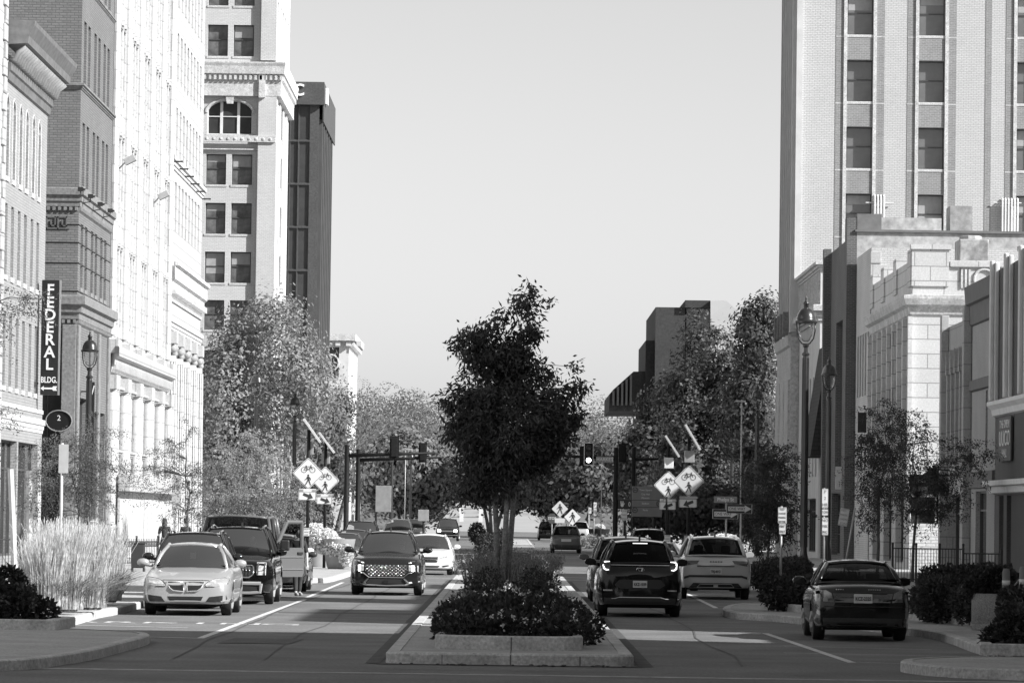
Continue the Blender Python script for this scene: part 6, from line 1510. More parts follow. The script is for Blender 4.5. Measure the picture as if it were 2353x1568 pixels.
# hydrangeas
HB = lambda pts: [(tuple(G(px, py, z)[:2]) + (z,), (r, r, r * .9)) for px, py, z, r in pts]
bush('hydrangea_bush', 'dark hydrangea bush with round faded heads at the lower left corner', [((x, y, z), (r, r, r)) for x, y, z, r in ((-8.9, 74.2, .6, .45), (-8.4, 74.4, .5, .4), (-9.2, 74.6, .7, .5), (-8.0, 74.6, .38, .3), (-8.7, 75.2, .75, .45), (-9.4, 74.3, .5, .45))], 9000, .09, .06, LM_hyd, 91, 44, LM_hydf, .10)
bedkerb('low kerb of the lower left flower bed', [(-11.5, 73.4), (-7.6, 73.2), (-7.5, 75.6), (-11.5, 76)], .18)
bush('hydrangea_bush', 'dark hydrangea bush with round faded heads at the lower right corner', [((x, y, z), (r, r, r)) for x, y, z, r in ((7.9, 67.2, .5, .4), (8.4, 67.4, .6, .5), (8.1, 68.2, .7, .45), (8.8, 67.0, .55, .45), (7.6, 67.6, .35, .25))], 9000, .09, .06, LM_hyd, 92, 40, LM_hydf, .10)
bedkerb('low kerb of the lower right flower bed', [(7.2, 66.5), (11, 66.3), (11, 69), (7.4, 69)], .18)
def hedge(label, xy0, xy1, z, w, n, seed, heads=30):
    bl = []
    for k in range(7):
        u = k / 6; r = random.Random(seed * 31 + k); bl.append(((xy0[0] + (xy1[0] - xy0[0]) * u + r.uniform(-.15, .15), xy0[1] + (xy1[1] - xy0[1]) * u, .16 + z * r.uniform(.42, .55)), (w * r.uniform(.8, 1.1), w * 1.2, z * .52)))
    bush('hydrangea_hedge', label, bl, n, .10, .065, LM_hyd, seed, heads, LM_hydf, .09)
hedge('broad hydrangea mass right of the black sedan reaching the concrete planter', (8.5, 88), (9.6, 84), .88, .6, 12000, 93, 50)
hedge('hydrangea mass left of the black sedan under the tall lamp post', (5.9, 96.5), (8.0, 103), .72, .45, 10000, 94, 36)
hedge('shrubs at the foot of the tall lamp post on the right kerb', (7.4, 128), (9.2, 140), .8, .55, 9000, 95, 24)
hedge('dark shrubs in front of the black fence on the right', (10.6, 108), (12.6, 112), .95, .5, 9000, 96, 20)
bedkerb('pale kerb of the bed beside the black sedan', [g2(1755, 1412), g2(1850, 1424), g2(2100, 1440), g2(2240, 1455), (10.8, 82), (10.5, 104), (6.2, 104)], .17)
bush('low_green_shrubs', 'pale low shrubs on the far right kerb behind the small grey suv', [((x, 300, .5), (.7, .7, .5)) for x in (5.6, 6.8, 8.0, 9.3, 10.5)], 2500, .2, .1, LM_light, 97, kind='stuff')
# ================================================================== STREET FURNITURE
M_lampI = mat('lamp_iron', .02, .28, .15, 5, coat=.5); M_lglass = carglass('lamp_globe_glass', .85)
M_sgn = mat('sign_white_face', .62, .5, .06, 3); M_sgnGrey = mat('sign_yellow_and_shaded_face', .50, .5, .05, 3); M_sgnB = mat('sign_back_metal', .30, .45, .15, 3, metal=.3); M_pole = mat('galvanised_pole', .34, .5, .15, 6, metal=.3); M_poleD = mat('dark_pole', .012, .6, .2, 6, spec=.2); M_inkG = mat('faded_sign_ink', .2, .6, 0); M_grn = mat('green_sign_face', .13, .5, .1, 2)  # yellow sign tone also paints the shade on greyer signs
def street_lamp(label, x, y, h=9.7, s=1.0):
    s *= .83
    t = thing('street_lamp', label, 'street lamp', (x, y, .14), 0, 'domed street lamps')
    mb = MB(); zt = h - 1.95 * s
    mb.lathe([(.26, 0), (.26, .12), (.2, .2), (.17, .7), (.13, .9), (.12, 1.0), (.105, zt - .4), (.09, zt - .35)], (0, 0, 0), 16)
    for k in range(12):
        a = 2 * math.pi * k / 12; mb.tube([(.118 * math.cos(a), .118 * math.sin(a), 1.1), (.103 * math.cos(a), .103 * math.sin(a), zt - .45)], .014, 4)
    mb.lathe([(.09, zt - .38), (.14, zt - .36), (.14, zt - .3), (.08, zt - .25), (.07, zt - .1), (.11, zt - .05), (.11, zt), (.06, zt + .05)], (0, 0, 0), 14)
    mb.build('post', M_lampI, t, local=True, smooth=True, angle=40)
    mb = MB(); z = zt
    for sg in (-1, 1):
        mb.tube([(0, 0, z), (sg * .16 * s, 0, z + .06 * s), (sg * .30 * s, 0, z + .25 * s), (sg * .36 * s, 0, z + .55 * s), (sg * .37 * s, 0, z + .92 * s)], .032 * s, 6)
    mb.build('yoke', M_lampI, t, local=True, smooth=True)
    mb = MB(); mb.lathe([(r * s, z + q * s) for r, q in ((.45, .86), (.46, .93), (.40, .98), (.385, 1.05), (.37, 1.15), (.30, 1.32), (.2, 1.42), (.1, 1.47), (.1, 1.6), (.12, 1.62), (.12, 1.68), (.06, 1.74), (.04, 1.8), (.05, 1.84), (.02, 1.9), (.008, 2.02))], (0, 0, 0), 24)
    mb.build('dome', M_lampI, t, local=True, smooth=True, angle=45)
    mb = MB(); mb.lathe([(r * s, z + q * s) for r, q in ((.09, .12), (.19, .2), (.27, .4), (.31, .6), (.32, .86))], (0, 0, 0), 16); mb.build('globe', M_lglass, t, local=True, smooth=True); return t
for lb, x, y, h, s in (('tallest looking domed street lamp, on the right kerb before the white ashlar building', 10.2, 151, 9.8, 1.05), ('domed street lamp before the pointed doorway of the dark brick hall', 14.6, 200, 9.6, 1), ('dim domed street lamp in front of the skyscraper base', 13.8, 244, 9.7, 1), ('shaded domed street lamp in the right hand trees next to the thin pale pole', 14.7, 289, 9.7, 1), ('domed street lamp just left of the higher solar panel on the right', 13.6, 339, 9.7, 1), ('small distant domed street lamp left of the lower solar panel on the right', 14.4, 412, 9.7, 1),
                       ('domed street lamp beside the vertical building sign on the left', -16.15, 166.5, 8.9, .9), ('domed street lamp rising behind the dark van against the trees', -13.4, 229, 9.7, 1), ('domed street lamp directly behind the left crossing signs', -13.5, 272, 9.7, 1), ('domed street lamp partly hidden by the one behind the left crossing signs', -15.9, 322, 9.7, 1),
                       ('far domed street lamp nearest the grey board back on the left', -11.4, 420, 9, 1), ('middle one of three far domed street lamps on the left', -10.6, 465, 9, 1), ('right one of three far domed street lamps on the left', -10.4, 500, 9, 1)): street_lamp(lb, x, y, h, s)

def panel(mb, c, w, h, d=.015, rot=0.0, r=.04, diamond=False):
    """upright sign plate facing the viewer, outline with rounded corners"""
    pts = []
    for cx, cz, a0 in ((w / 2 - r, h / 2 - r, 0), (-w / 2 + r, h / 2 - r, 90), (-w / 2 + r, -h / 2 + r, 180), (w / 2 - r, -h / 2 + r, 270)):
        for k in range(4): a = rad(a0 + 30 * k); pts.append((cx + r * math.cos(a), cz + r * math.sin(a)))
    if diamond or rot:
        a = rad(45) if diamond else rot; pts = [(x * math.cos(a) - z * math.sin(a), x * math.sin(a) + z * math.cos(a)) for x, z in pts]
    mb.prism(pts, lambda p: (c[0] + p[0], c[1] - d, c[2] + p[1]), lambda p: (c[0] + p[0], c[1] + d, c[2] + p[1])); return pts
def outline(mb, c, pts, y, t, shrink=.93):
    n = len(pts)
    for k in range(n):
        a, b = pts[k], pts[(k + 1) % n]; s1, s2 = shrink, shrink - t
        mb.add([(c[0] + a[0] * s1, y, c[2] + a[1] * s1), (c[0] + b[0] * s1, y, c[2] + b[1] * s1), (c[0] + b[0] * s2, y, c[2] + b[1] * s2), (c[0] + a[0] * s2, y, c[2] + a[1] * s2)], ((0, 1, 2, 3),))
def fig(mb, c, s, y, flip=1):
    """walking figure symbol"""
    P = lambda x, z: (c[0] + x * s * flip, y, c[2] + z * s)
    mb.tube([P(.08 * math.cos(a) , .43 + .08 * math.sin(a)) for a in (0, 1.57, 3.14, 4.71, 6.28)], .045 * s, 5, flat=.15); mb.add([P(.02 + .085 * math.cos(k * .7), .43 + .085 * math.sin(k * .7)) for k in range(9)], (tuple(range(9)),))
    for poly in ([(-.12, .30), (.12, .32), (.14, -.05), (-.06, -.05)], [(-.12, .30), (-.20, .10), (-.36, .0), (-.34, -.06), (-.14, .05), (-.05, .2)], [(.10, .31), (.26, .14), (.27, -.06), (.21, -.06), (.18, .1), (.08, .18)], [(-.06, -.03), (.05, -.03), (-.06, -.26), (-.22, -.55), (-.32, -.53), (-.17, -.25)], [(.0, -.03), (.14, -.03), (.2, -.26), (.30, -.54), (.2, -.55), (.09, -.27)]): mb.add([P(*q) for q in poly], (tuple(range(len(poly))),))
def bicycle(mb, c, s, y):
    P = lambda x, z: (c[0] + x * s, y, c[2] + z * s); r = .03 * s
    for cx in (-.42, .42): mb.tube([P(cx + .27 * math.cos(a * .5236), .27 * math.sin(a * .5236)) for a in range(13)], r * .8, 4, flat=.3)
    for a, b in (((-.42, 0), (-.2, .36)), ((-.42, 0), (-.02, 0)), ((-.02, 0), (-.2, .36)), ((-.02, 0), (.28, .34)), ((-.2, .34), (.28, .34)), ((.42, 0), (.24, .48)), ((.24, .48), (.36, .5)), ((-.3, .42), (-.12, .42)), ((-.2, .34), (-.21, .42))): mb.tube([P(*a), P(*b)], r, 4, flat=.3)
def crossing_sign(label, px, py, Y, half, panel_up, grey_face, armdir, pxp=None, box=True):
    p = F / Y; c = A(px, py, Y); t = thing('crossing_sign', label, 'road sign', (c.x, Y, .14), 0, 'crossing signs with solar panels')
    L_ = lambda q: (q[0] - c.x, q[1] - Y, q[2] - .14)
    cz = c.z - .14; w = half * 2 / p / math.sqrt(2)
    mb = MB(); mb.tube([(0, .06, 0), (0, .06, cz + 1.5)], .058, 10); mb.build('post', M_poleD, t, local=True, smooth=True)
    mb = MB(); pts = panel(mb, (0, 0, cz), w, w, diamond=True, r=.06); o = mb.build('sign_face', M_sgnGrey if grey_face else M_sgn, t, local=True)
    mb = MB(); outline(mb, (0, 0, cz), pts, -.02, .035, .955); b_ = w * .36; bicycle(mb, (0, 0, cz + w * .16), w * .44, -.024); fig(mb, (0, 0, cz - w * .27), w * .44, -.022); mb.build('symbol', M_ink, o, local=True)
    mb = MB(); panel(mb, (-.02, 0, cz - w * .98), w * .78, w * .36, r=.03); o = mb.build('arrow_plate', M_sgnGrey if grey_face else M_sgn, t, local=True)
    mb = MB(); q0 = Vector((-.16 * armdir, -.02, cz - w * .90)); q1 = Vector((.18 * armdir, -.02, cz - w * 1.07)); d = (q1 - q0).normalized(); n = Vector((-d.z, 0, d.x))
    a_ = q1 - d * .17; mb.add([q0 + n * .05, a_ + n * .05, a_ + n * .13, q1, a_ - n * .13, a_ - n * .05, q0 - n * .05], (tuple(range(7)),))
    panel_pts = [(x, z) for x, z in ((-w * .39, -w * .18), (w * .39, -w * .18), (w * .39, w * .18), (-w * .39, w * .18))]; outline(mb, (-.02, 0, cz - w * .98), panel_pts, -.019, .04, .95); mb.build('arrow', M_ink, o, local=True)
    mb = MB(); panel(mb, (-.01, 0, cz - w * .73), w * .76, w * .12, r=.015); o = mb.build('beacon_bar', M_sgnB if grey_face else M_sgn, t, local=True)
    mb = MB()
    for sx in (-.3, .3): mb.box(sx * w - w * .1, sx * w + w * .1, -.03, -.018, cz - w * .765, cz - w * .695)
    mb.build('beacon', M_sgnB, o, local=True)
    if box:
        mb = MB(); bx = 0.02; mb.box(-.16, .18, -.14, .1, cz + w * .80, cz + w * 1.32); mb.build('battery_box', M_sgn if not grey_face else M_sgnB, t, local=True, bevel=.02)
    else:
        mb = MB(); mb.box(-.16, .16, .12, .26, cz + w * .82, cz + w * 1.35); mb.build('battery_box', M_sgnB, t, local=True, bevel=.02)
    mb = MB(); u0, u1 = panel_up; q0 = A(*u0, Y); q1 = A(*u1, Y); d = (q1 - q0).normalized(); n = Vector((-d.z, 0, d.x)) * .032; dep = .34
    vs = []
    for yy in (-dep, dep):
        for q, sg in ((q0, 1), (q1, 1), (q1, -1), (q0, -1)): z = q + n * sg; vs.append((z.x - c.x, yy, z.z - .14))
    mb.add(vs, ((0, 1, 2, 3), (7, 6, 5, 4), (0, 4, 5, 1), (1, 5, 6, 2), (2, 6, 7, 3), (3, 7, 4, 0))); mb.build('solar_panel', mat('panel_frame', .62, .35, .05, metal=.4), t, local=True)
    mb = MB(); m_ = (q0 + q1) / 2; mb.tube([(0, .06, cz + 1.4), (m_.x - c.x, 0, m_.z - .14 - .03)], .03, 6); mb.build('panel_arm', M_poleD, t, local=True)
    return t
crossing_sign('nearer bicycle and pedestrian diamond sign on the left kerb', 708, 1087, 148.5, 37, ((698, 962), (736, 1016)), False, 1, box=False)
crossing_sign('farther bicycle and pedestrian diamond sign on the left kerb, overlapped by the nearer', 747, 1103, 163, 33, ((733, 993), (768, 1040)), False, 1, box=False)
crossing_sign('bright diamond crossing sign on the right kerb, overlapped by the greyer one', 1535, 1114, 161, 34, ((1528, 1000), (1560, 1049)), False, -1)
crossing_sign('greyer diamond crossing sign on the right kerb, in front of the bright one', 1582, 1104, 148, 37, ((1574, 975), (1608, 1033)), True, -1)  # shade on this sign is put into its grey face

def post_sign(label, px, Y, plates, ptop=None, group=None, pm=None, cat='road sign', base=.14, tilt=0.0, name='sign_post'):
    """plates: (px, py, w px, h px, face, lines, border, size)"""
    p = F / Y; c = A(px, 1000, Y); t = thing(name, label, cat, (c.x, Y, base), 0, group)
    zt = max(A(q[0], q[1] - q[3] / 2, Y).z for q in plates) + .03 if ptop is None else A(px, ptop, Y).z
    mb = MB(); mb.tube([(0, .05, 0), (tilt * (zt - base), .05, zt - base)], .032, 8); mb.build('post', pm or M_pole, t, local=True, smooth=True)
    for q in plates:
        a = A(q[0], q[1], Y); w, h = q[2] / p, q[3] / p; mb = MB(); pc = (a.x - c.x, 0, a.z - base); pts = panel(mb, pc, w, h, r=min(w, h) * .08, rot=-math.atan(tilt) if tilt else 0); o = mb.build('sign_plate', q[4], t, local=True)
        if q[6]: mb = MB(); outline(mb, pc, [(-w / 2, -h / 2), (w / 2, -h / 2), (w / 2, h / 2), (-w / 2, h / 2)] if not tilt else pts, -.019, .03, .94); mb.build('border', q[6], o, local=True)
        n = len(q[5])
        for k, s_ in enumerate(q[5]):
            size = h / n * .66 if len(q) < 8 else q[7]; wid = w * .84 / max(1, len(s_)) / (size * .62)
            text_obj(s_, size, o, (pc[0], -.022, pc[2] + h / 2 - h * (k + .5) / n), (rad(90), math.atan(tilt), 0), M_ink if group == 'one way signs' else M_inkG, 'lettering', .002, min(1.1, wid), .0)
    return t
def arrow_sign(label, px, py, Y, w, h, pole_px, name_plate=None, bright=True):
    p = F / Y; c = A(pole_px, py, Y); t = thing('one_way_sign', label, 'road sign', (c.x, Y, .14), 0, 'one way signs')
    a = A(px, py, Y); W_, H_ = w / p, h / p; cx, cz = a.x - c.x, a.z - .14; zt = cz + H_ / 2 + (.5 if name_plate else .05)
    mb = MB(); mb.tube([(0, .05, 0), (0, .05, zt)], .035, 8); mb.build('post', M_pole, t, local=True, smooth=True)
    mb = MB(); panel(mb, (cx, 0, cz), W_, H_, r=.03); o = mb.build('sign_plate', M_trim, t, local=True)
    mb = MB(); hw, hh = W_ * .46, H_ * .40; mb.add([(cx - hw * .92, -.018, cz - hh * .62), (cx + hw * .45, -.018, cz - hh * .62), (cx + hw * .45, -.018, cz - hh), (cx + hw, -.018, cz), (cx + hw * .45, -.018, cz + hh), (cx + hw * .45, -.018, cz + hh * .62), (cx - hw * .92, -.018, cz + hh * .62)], (tuple(range(7)),))
    outline(mb, (cx, 0, cz), [(-W_ / 2, -H_ / 2), (W_ / 2, -H_ / 2), (W_ / 2, H_ / 2), (-W_ / 2, H_ / 2)], -.0175, .035, .98); mb.build('arrow', M_sgn if bright else M_sgnGrey, o, local=True)
    text_obj('ONE WAY', H_ * .44, o, (cx - W_ * .08, -.024, cz), FACE_CAM, M_ink, 'lettering', .002, .86, .001)
    if name_plate:
        mb = MB(); panel(mb, (cx, 0, zt - .12), 53 / p, 15 / p, r=.02); o = mb.build('street_name_plate', mat('street_name_face', .2, .5, .05), t, local=True); text_obj(name_plate, 11 / p, o, (cx, -.02, zt - .12), FACE_CAM, M_sgn, 'lettering', .003, .95, .004)
    return t
arrow_sign('bright black and white one way sign under the Phelps St name plate', 1666, 1180, 172, 60, 22, 1668, 'Phelps St')
arrow_sign('greyer one way sign overlapping the Phelps St pole', 1698, 1168, 158, 60, 21, 1702, None, False)  # shaded look comes from the greyer arrow colour
post_sign('thin tall pale pole with a small crossbar among the right hand trees', 1703, 196, [(1702, 921, 22, 4, M_pole, [], None)], None, None, name='tall_pole', cat='pole')
post_sign('white parking restriction sign with a smaller plate below it left of the tall lamp post', 1797, 118, [(1797, 1183, 20, 37, M_sgn, ['NO', '2 HOUR', 'PARKING', 'ANYTIME'], M_ink), (1797, 1214, 15, 24, M_sgn, ['PERMIT', 'ONLY'], M_ink)], None, 'parking signs')
post_sign('tall stack of three white parking plates on the second lamp side pole', 1895, 176, [(1895, 1144, 14, 44, M_sgn, ['P', '2', 'HR'], M_ink), (1895, 1176, 14, 14, M_sgn, ['TOW'], M_ink), (1895, 1208, 14, 40, M_sgn, ['NO', 'PARK', 'ING'], M_ink)], None, 'parking signs')
post_sign('white no parking loading zone sign leaning on a tilted pole', 1938, 140, [(1938, 1187, 21, 40, M_sgn, ['NO', 'PARKING', 'LOADING', 'ZONE'], M_ink)], None, 'parking signs', tilt=.16)
post_sign('small white kerb sign with a hand symbol under the bright right crossing sign', 1533, 152, [(1533, 1237, 14, 18, M_sgn, ['STOP', 'HERE', 'FOR'], M_ink)], 1140, 'kerb signs', M_poleD)
post_sign('small greyish kerb sign under the greyer right crossing sign', 1578, 139, [(1578, 1238, 14, 18, M_sgnGrey, ['STOP', 'HERE', 'FOR'], M_ink)], None, 'kerb signs', M_poleD)
post_sign('small white kerb sign on the near left crossing sign pole', 704, 141, [(704, 1221, 13, 19, M_sgn, ['STOP', 'HERE', 'FOR'], M_ink)], None, 'kerb signs', M_poleD)
post_sign('white one way sign on a dark signal pole left of the far lanes', 819, 268, [(818, 1168, 20, 26, M_sgn, ['ONE', 'WAY'], M_ink)], None, 'one way signs')
post_sign('white parking sign on a pale pole over the dark parked suv roof', 1434, 205, [(1434, 1182, 13, 26, M_sgn, ['2HR', 'PARK', 'ING'], M_ink)], None, 'parking signs')
post_sign('double stack of narrow plates on a pole beyond the silver minivan', 1367, 300, [(1367, 1160, 7, 14, M_sgn, ['P'], M_ink), (1367, 1175, 7, 18, M_sgn, ['2HR'], M_ink)], None, 'parking signs')
post_sign('short narrow plate on a pole left of the double stack beyond the minivan', 1355, 320, [(1355, 1172, 7, 14, M_sgnGrey, ['P'], M_ink)], None, 'parking signs')
# pedestrian diamonds, stop sign further on
def ped_sign(label, px, py, Y, half, grey_face, plate_=True):
    p = F / Y; c = A(px, py, Y); w = half * 2 / p / math.sqrt(2); t = thing('pedestrian_sign', label, 'road sign', (c.x, Y, .14), 0, 'pedestrian diamonds down the street'); cz = c.z - .14
    mb = MB(); mb.tube([(0, .05, 0), (0, .05, cz + .3)], .04, 8); mb.build('post', M_pole, t, local=True)
    mb = MB(); pts = panel(mb, (0, 0, cz), w, w, diamond=True, r=.05); o = mb.build('sign_face', M_sgnGrey if grey_face else M_sgn, t, local=True)
    mb = MB(); fig(mb, (0, 0, cz), w * .8, -.025); mb.build('symbol', M_ink, o, local=True)
    if plate_: mb = MB(); panel(mb, (.0, 0, cz - w * 1.0), w * .85, w * .4, r=.03); mb.build('arrow_plate', M_sgnGrey, t, local=True)
ped_sign('grey pedestrian diamond over an arrow plate behind the small grey suv', 1286, 1168, 300, 19, True)
ped_sign('bright pedestrian diamond above the silver minivan roof', 1315, 1187, 312, 19, False, False)
c = A(1268, 1190, 330); t = thing('stop_sign', 'dark octagonal stop sign left of the pedestrian diamond', 'road sign', (c.x, 330, .1)); mb = MB(); r_ = 12 / (F / 330); mb.prism([(r_ * math.cos(rad(22.5 + 45 * k)), r_ * math.sin(rad(22.5 + 45 * k))) for k in range(8)], lambda p: (p[0], -.02, c.z - .1 + p[1]), lambda p: (p[0], .02, c.z - .1 + p[1])); o = mb.build('sign_face', mat('red_sign_face', .05, .5, .1), t, local=True); text_obj('STOP', .28, o, (0, -.03, c.z - .1), FACE_CAM, M_sgn, 'lettering', .003, .9)
mb = MB(); mb.tube([(0, .05, 0), (0, .05, c.z)], .04, 6); mb.build('post', M_pole, t, local=True)
# grey wayfinding boards
def wayboard(label, x0, x1, y0, y1, Y, front, legs):
    p = F / Y; a = A(x0, y1, Y); b = A(x1, y0, Y); t = thing('wayfinding_board', label, 'sign', ((a.x + b.x) / 2, Y, .14)); hw = (b.x - a.x) / 2; z0, z1 = a.z - .14, b.z - .14
    mb = MB(); mb.box(-hw, hw, -.03, .03, z0, z1); o = mb.build('board', M_grn if front else M_sgnB, t, local=True, bevel=.02)
    mb = MB()
    for lx in legs: mb.tube([(lx * hw, .1, 0), (lx * hw, .1, z1)], .07, 8)
    mb.build('leg', M_poleD, t, local=True)
    if front:
        H_ = z1 - z0; mb = MB()
        for f in (.32, .55): mb.box(-hw, hw, -.036, -.032, z0 + H_ * f - .015, z0 + H_ * f + .015)
        mb.build('divider', M_ink, o, local=True)
        for k, (s_, f, ax_) in enumerate((('Town Square', .88, -.8), ('City Hall', .74, .0), ('Museum', .62, .0), ('Stadium', .44, .8), ('Parks', .22, -.8))):
            text_obj(s_, H_ * .085, o, (-hw * .1, -.035, z0 + H_ * f), FACE_CAM, M_sgnGrey, 'lettering', .003, .9)
            if ax_: mb = MB(); mb.tube([(ax_ * hw + .13 * math.cos(rad(q)), -.036, z0 + H_ * f + .13 * math.sin(rad(q))) for q in range(0, 361, 40)], .02, 4); mb.tube([(ax_ * hw - .07, -.036, z0 + H_ * f), (ax_ * hw + .07, -.036, z0 + H_ * f)], .02, 4); mb.build('arrow', M_ink, o, local=True)
wayboard('grey wayfinding board with arrows beside the right hand signal poles', 1451, 1521, 1117, 1186, 222, True, (-.9, .5))
wayboard('back of a large grey board on dark legs left of the far lanes', 862, 899, 1115, 1175, 300, False, (-.9, .9))
wayboard('back of a green destination board over the far left lane cars', 960, 985, 1170, 1196, 330, False, (0,))
# traffic signals
def signal_head(par, x, y, z, s, facing, lit=None):
    mb = MB(); mb.box(-.17 * s, .17 * s, -.1 * s, .1 * s, -.52 * s, .52 * s); o = mb.build('signal_head', M_poleD, par, local=True, bevel=.02); o.location = (x, y, z)
    mb = MB(); mb.box(-.26 * s, .26 * s, .03 * s, .045 * s, -.62 * s, .62 * s); mb.build('backplate', M_poleD, o, local=True)
    if facing:
        mb = MB(); W_, H_ = .26 * s, .62 * s
        for b_ in ((-W_, -W_ + .04, -H_, H_), (W_ - .04, W_, -H_, H_), (-W_, W_, -H_, -H_ + .04), (-W_, W_, H_ - .04, H_)): mb.box(b_[0], b_[1], .0, .028, b_[2], b_[3])
        mb.build('reflective_border', M_sgn, o, local=True)
        for k in (-1, 0, 1):
            mb = MB(); mb.tube([(0, -.1 * s, k * .34 * s), (0, -.115 * s, k * .34 * s)], .135 * s, 16); mb.build('lens', emit('lit_signal', .8, 5) if lit == k else M_lensD, o, local=True)
            mb = MB(); pts = [(.15 * s * math.cos(rad(a)), .15 * s * math.sin(rad(a))) for a in range(-10, 191, 20)]
            for a, b in zip(pts[:-1], pts[1:]): mb.add([(a[0], -.1 * s, k * .34 * s + a[1]), (b[0], -.1 * s, k * .34 * s + b[1]), (b[0], -.34 * s, k * .34 * s + b[1] - .03), (a[0], -.34 * s, k * .34 * s + a[1] - .03)], ((0, 1, 2, 3),))
            mb.build('visor', M_trim, o, local=True)
    else:
        for k in (-1, 0, 1):
            mb = MB(); mb.tube([(0, .1 * s, k * .34 * s), (0, .3 * s, k * .34 * s)], .15 * s, 12); mb.build('visor', M_trim, o, local=True)
def mast(label, polepx, Y, ybase_arm, tip, heads, facing, lit=None, sign=None, ptop=None):
    c = A(polepx, ybase_arm, Y); t = thing('traffic_signal', label, 'traffic signal', (c.x, Y, .14)); e = A(*tip, Y); L_ = lambda q: Vector((q.x - c.x, 0, q.z - .14))
    mb = MB(); zt = A(polepx, ptop or ybase_arm - 25, Y).z - .14; mb.lathe([(.2, 0), (.2, .5), (.15, .6), (.13, zt)], (0, 0, 0), 12); mb.build('pole', M_poleD, t, local=True, smooth=True, angle=40)
    mb = MB(); mb.tube([L_(c), L_(e)], [.11, .06], 8); mb.build('mast_arm', M_poleD, t, local=True, smooth=True)
    for px, py, s in heads: q = A(px, py, Y); signal_head(t, q.x - c.x, -.15, q.z - .14, s, facing, lit)
    if sign:
        q = A(sign[0], sign[1], Y); p = F / Y; mb = MB(); panel(mb, (q.x - c.x, -.15, q.z - .14), sign[2] / p, sign[3] / p, r=.03); o = mb.build('street_name_plate', mat('street_name_face', .22, .5, .05), t, local=True); text_obj(sign[4], sign[3] / p * .8, o, (q.x - c.x, -.17, q.z - .14), FACE_CAM, M_sgn, 'lettering', .003, 1.0, .004)
        mb = MB(); outline(mb, (q.x - c.x, 0, q.z - .14), [(-sign[2] / p / 2, -sign[3] / p / 2), (sign[2] / p / 2, -sign[3] / p / 2), (sign[2] / p / 2, sign[3] / p / 2), (-sign[2] / p / 2, sign[3] / p / 2)], -.169, .05, 1.0); mb.build('border', M_sgn, o, local=True)
mast('nearer left mast arm with two signal backs over the left lanes', 797, 240, 1046, (1000, 1040), [(906, 1027, 1.0)], False)
mast('farther left mast arm with one signal back over the left lanes', 823, 262, 1056, (1012, 1050), [(971, 1039, .95)], False)
mast('right mast arm carrying a lit signal and the Market street name plate', 1415, 250, 1052, (1262, 1045), [(1352, 1042, 1.05)], True, -1, (1389, 1055, 38, 13, 'MARKET'))
mast('dark signal mast behind the Market street name plate with arm reaching right', 1456, 268, 1054, (1512, 1054), [(1430, 1040, .9), (1340, 1045, .9)], False)
c = A(1436, 1160, 250); t = thing('pedestrian_signal', 'dark pedestrian signal showing a pale hand beside the wayfinding board', 'traffic signal', (c.x, 250, .14))
mb = MB(); mb.box(-.42, .42, -.12, .12, c.z - .35, c.z + .2); o = mb.build('housing', M_trim, t, local=True, bevel=.03); text_obj('0', .38, o, (.24, -.13, c.z - .08), FACE_CAM, M_sgn, 'numeral', .003, .7)
mb = MB(); mb.ball((-.18, -.13, c.z - .12), .1, n=8, ry=.02, rz=.12)
for k in range(4): mb.tube([(-.26 + k * .05, -.13, c.z - .05), (-.27 + k * .055, -.13, c.z + .1)], .018, 5)
mb.tube([(-.09, -.13, c.z - .1), (-.04, -.13, c.z - .02)], .018, 5); mb.build('hand_symbol', M_sgn, o, local=True)
mb = MB(); mb.tube([(.0, .1, 0), (0, .1, c.z + .2)], .06, 8); mb.build('post', M_poleD, t, local=True)
post_sign('thin pale pole in the middle distance right of the lit signal', 1383, 290, [(1383, 1040, 3, 6, M_pole, [], None)], None, name='tall_pole', cat='pole')
post_sign('thin pale pole with a long bracket over the far left lanes', 932, 330, [(940, 1031, 16, 3, M_pole, [], None)], None, name='tall_pole', cat='pole')
# far signal gantries
for i, (y_, Y, x0, x1) in enumerate(((1169, 520, 1034, 1118), (1188, 545, 1036, 1116))):
    a, b = A(x0, y_, Y), A(x1, y_, Y); t = thing('signal_gantry', ['upper pale signal arm far down the left lanes', 'lower pale signal arm far down the left lanes'][i], 'traffic signal', (a.x, Y, .1)); mb = MB(); mb.tube([(0, 0, 0), (0, 0, a.z), (b.x - a.x, 0, b.z)], .1, 6); mb.build('mast_arm', M_pole, t, local=True)
    for f in (.3, .85): mb = MB(); mb.box(-.25, .25, -.1, .1, -.6, .6); o = mb.build('signal_head', M_sgn, t, local=True); o.location = ((b.x - a.x) * f, -.1, a.z)

# fences, bins, pots, bollards
def fence(label, p0, p1, h, n, posts=4, rings=False):
    t = thing('iron_fence', label, 'fence', (p0[0], p0[1], .14)); a = Vector((0, 0, 0)); b = Vector((p1[0] - p0[0], p1[1] - p0[1], 0)); mb = MB()
    for z in ((.12, h - .22, h - .05) if rings else (.1, h - .02)): mb.tube([a + Vector((0, 0, z)), b + Vector((0, 0, z))], .022, 5)
    mb.build('rail', M_black, t, local=True)
    mb = MB()
    for k in range(n + 1):
        q = a + (b - a) * (k / n); mb.tube([q + Vector((0, 0, .1)), q + Vector((0, 0, h + (.06 if rings else -.02)))], .011, 4)
        if rings and k < n: m_ = q + (b - a) / n * .5; mb.tube([m_ + Vector((.055 * math.cos(rad(s)), 0, h - .135 + .055 * math.sin(rad(s)))) for s in range(0, 361, 45)], .009, 4)
    mb.build('picket', M_black, t, local=True)['kind'] = 'stuff'
    for k in range(posts):
        q = a + (b - a) * (k / (posts - 1)); mb = MB(); mb.box(q.x - .035, q.x + .035, q.y - .035, q.y + .035, 0, h + .1); mb.ball((q.x, q.y, h + .13), .05, n=6); mb.build('post', M_black, t, local=True)
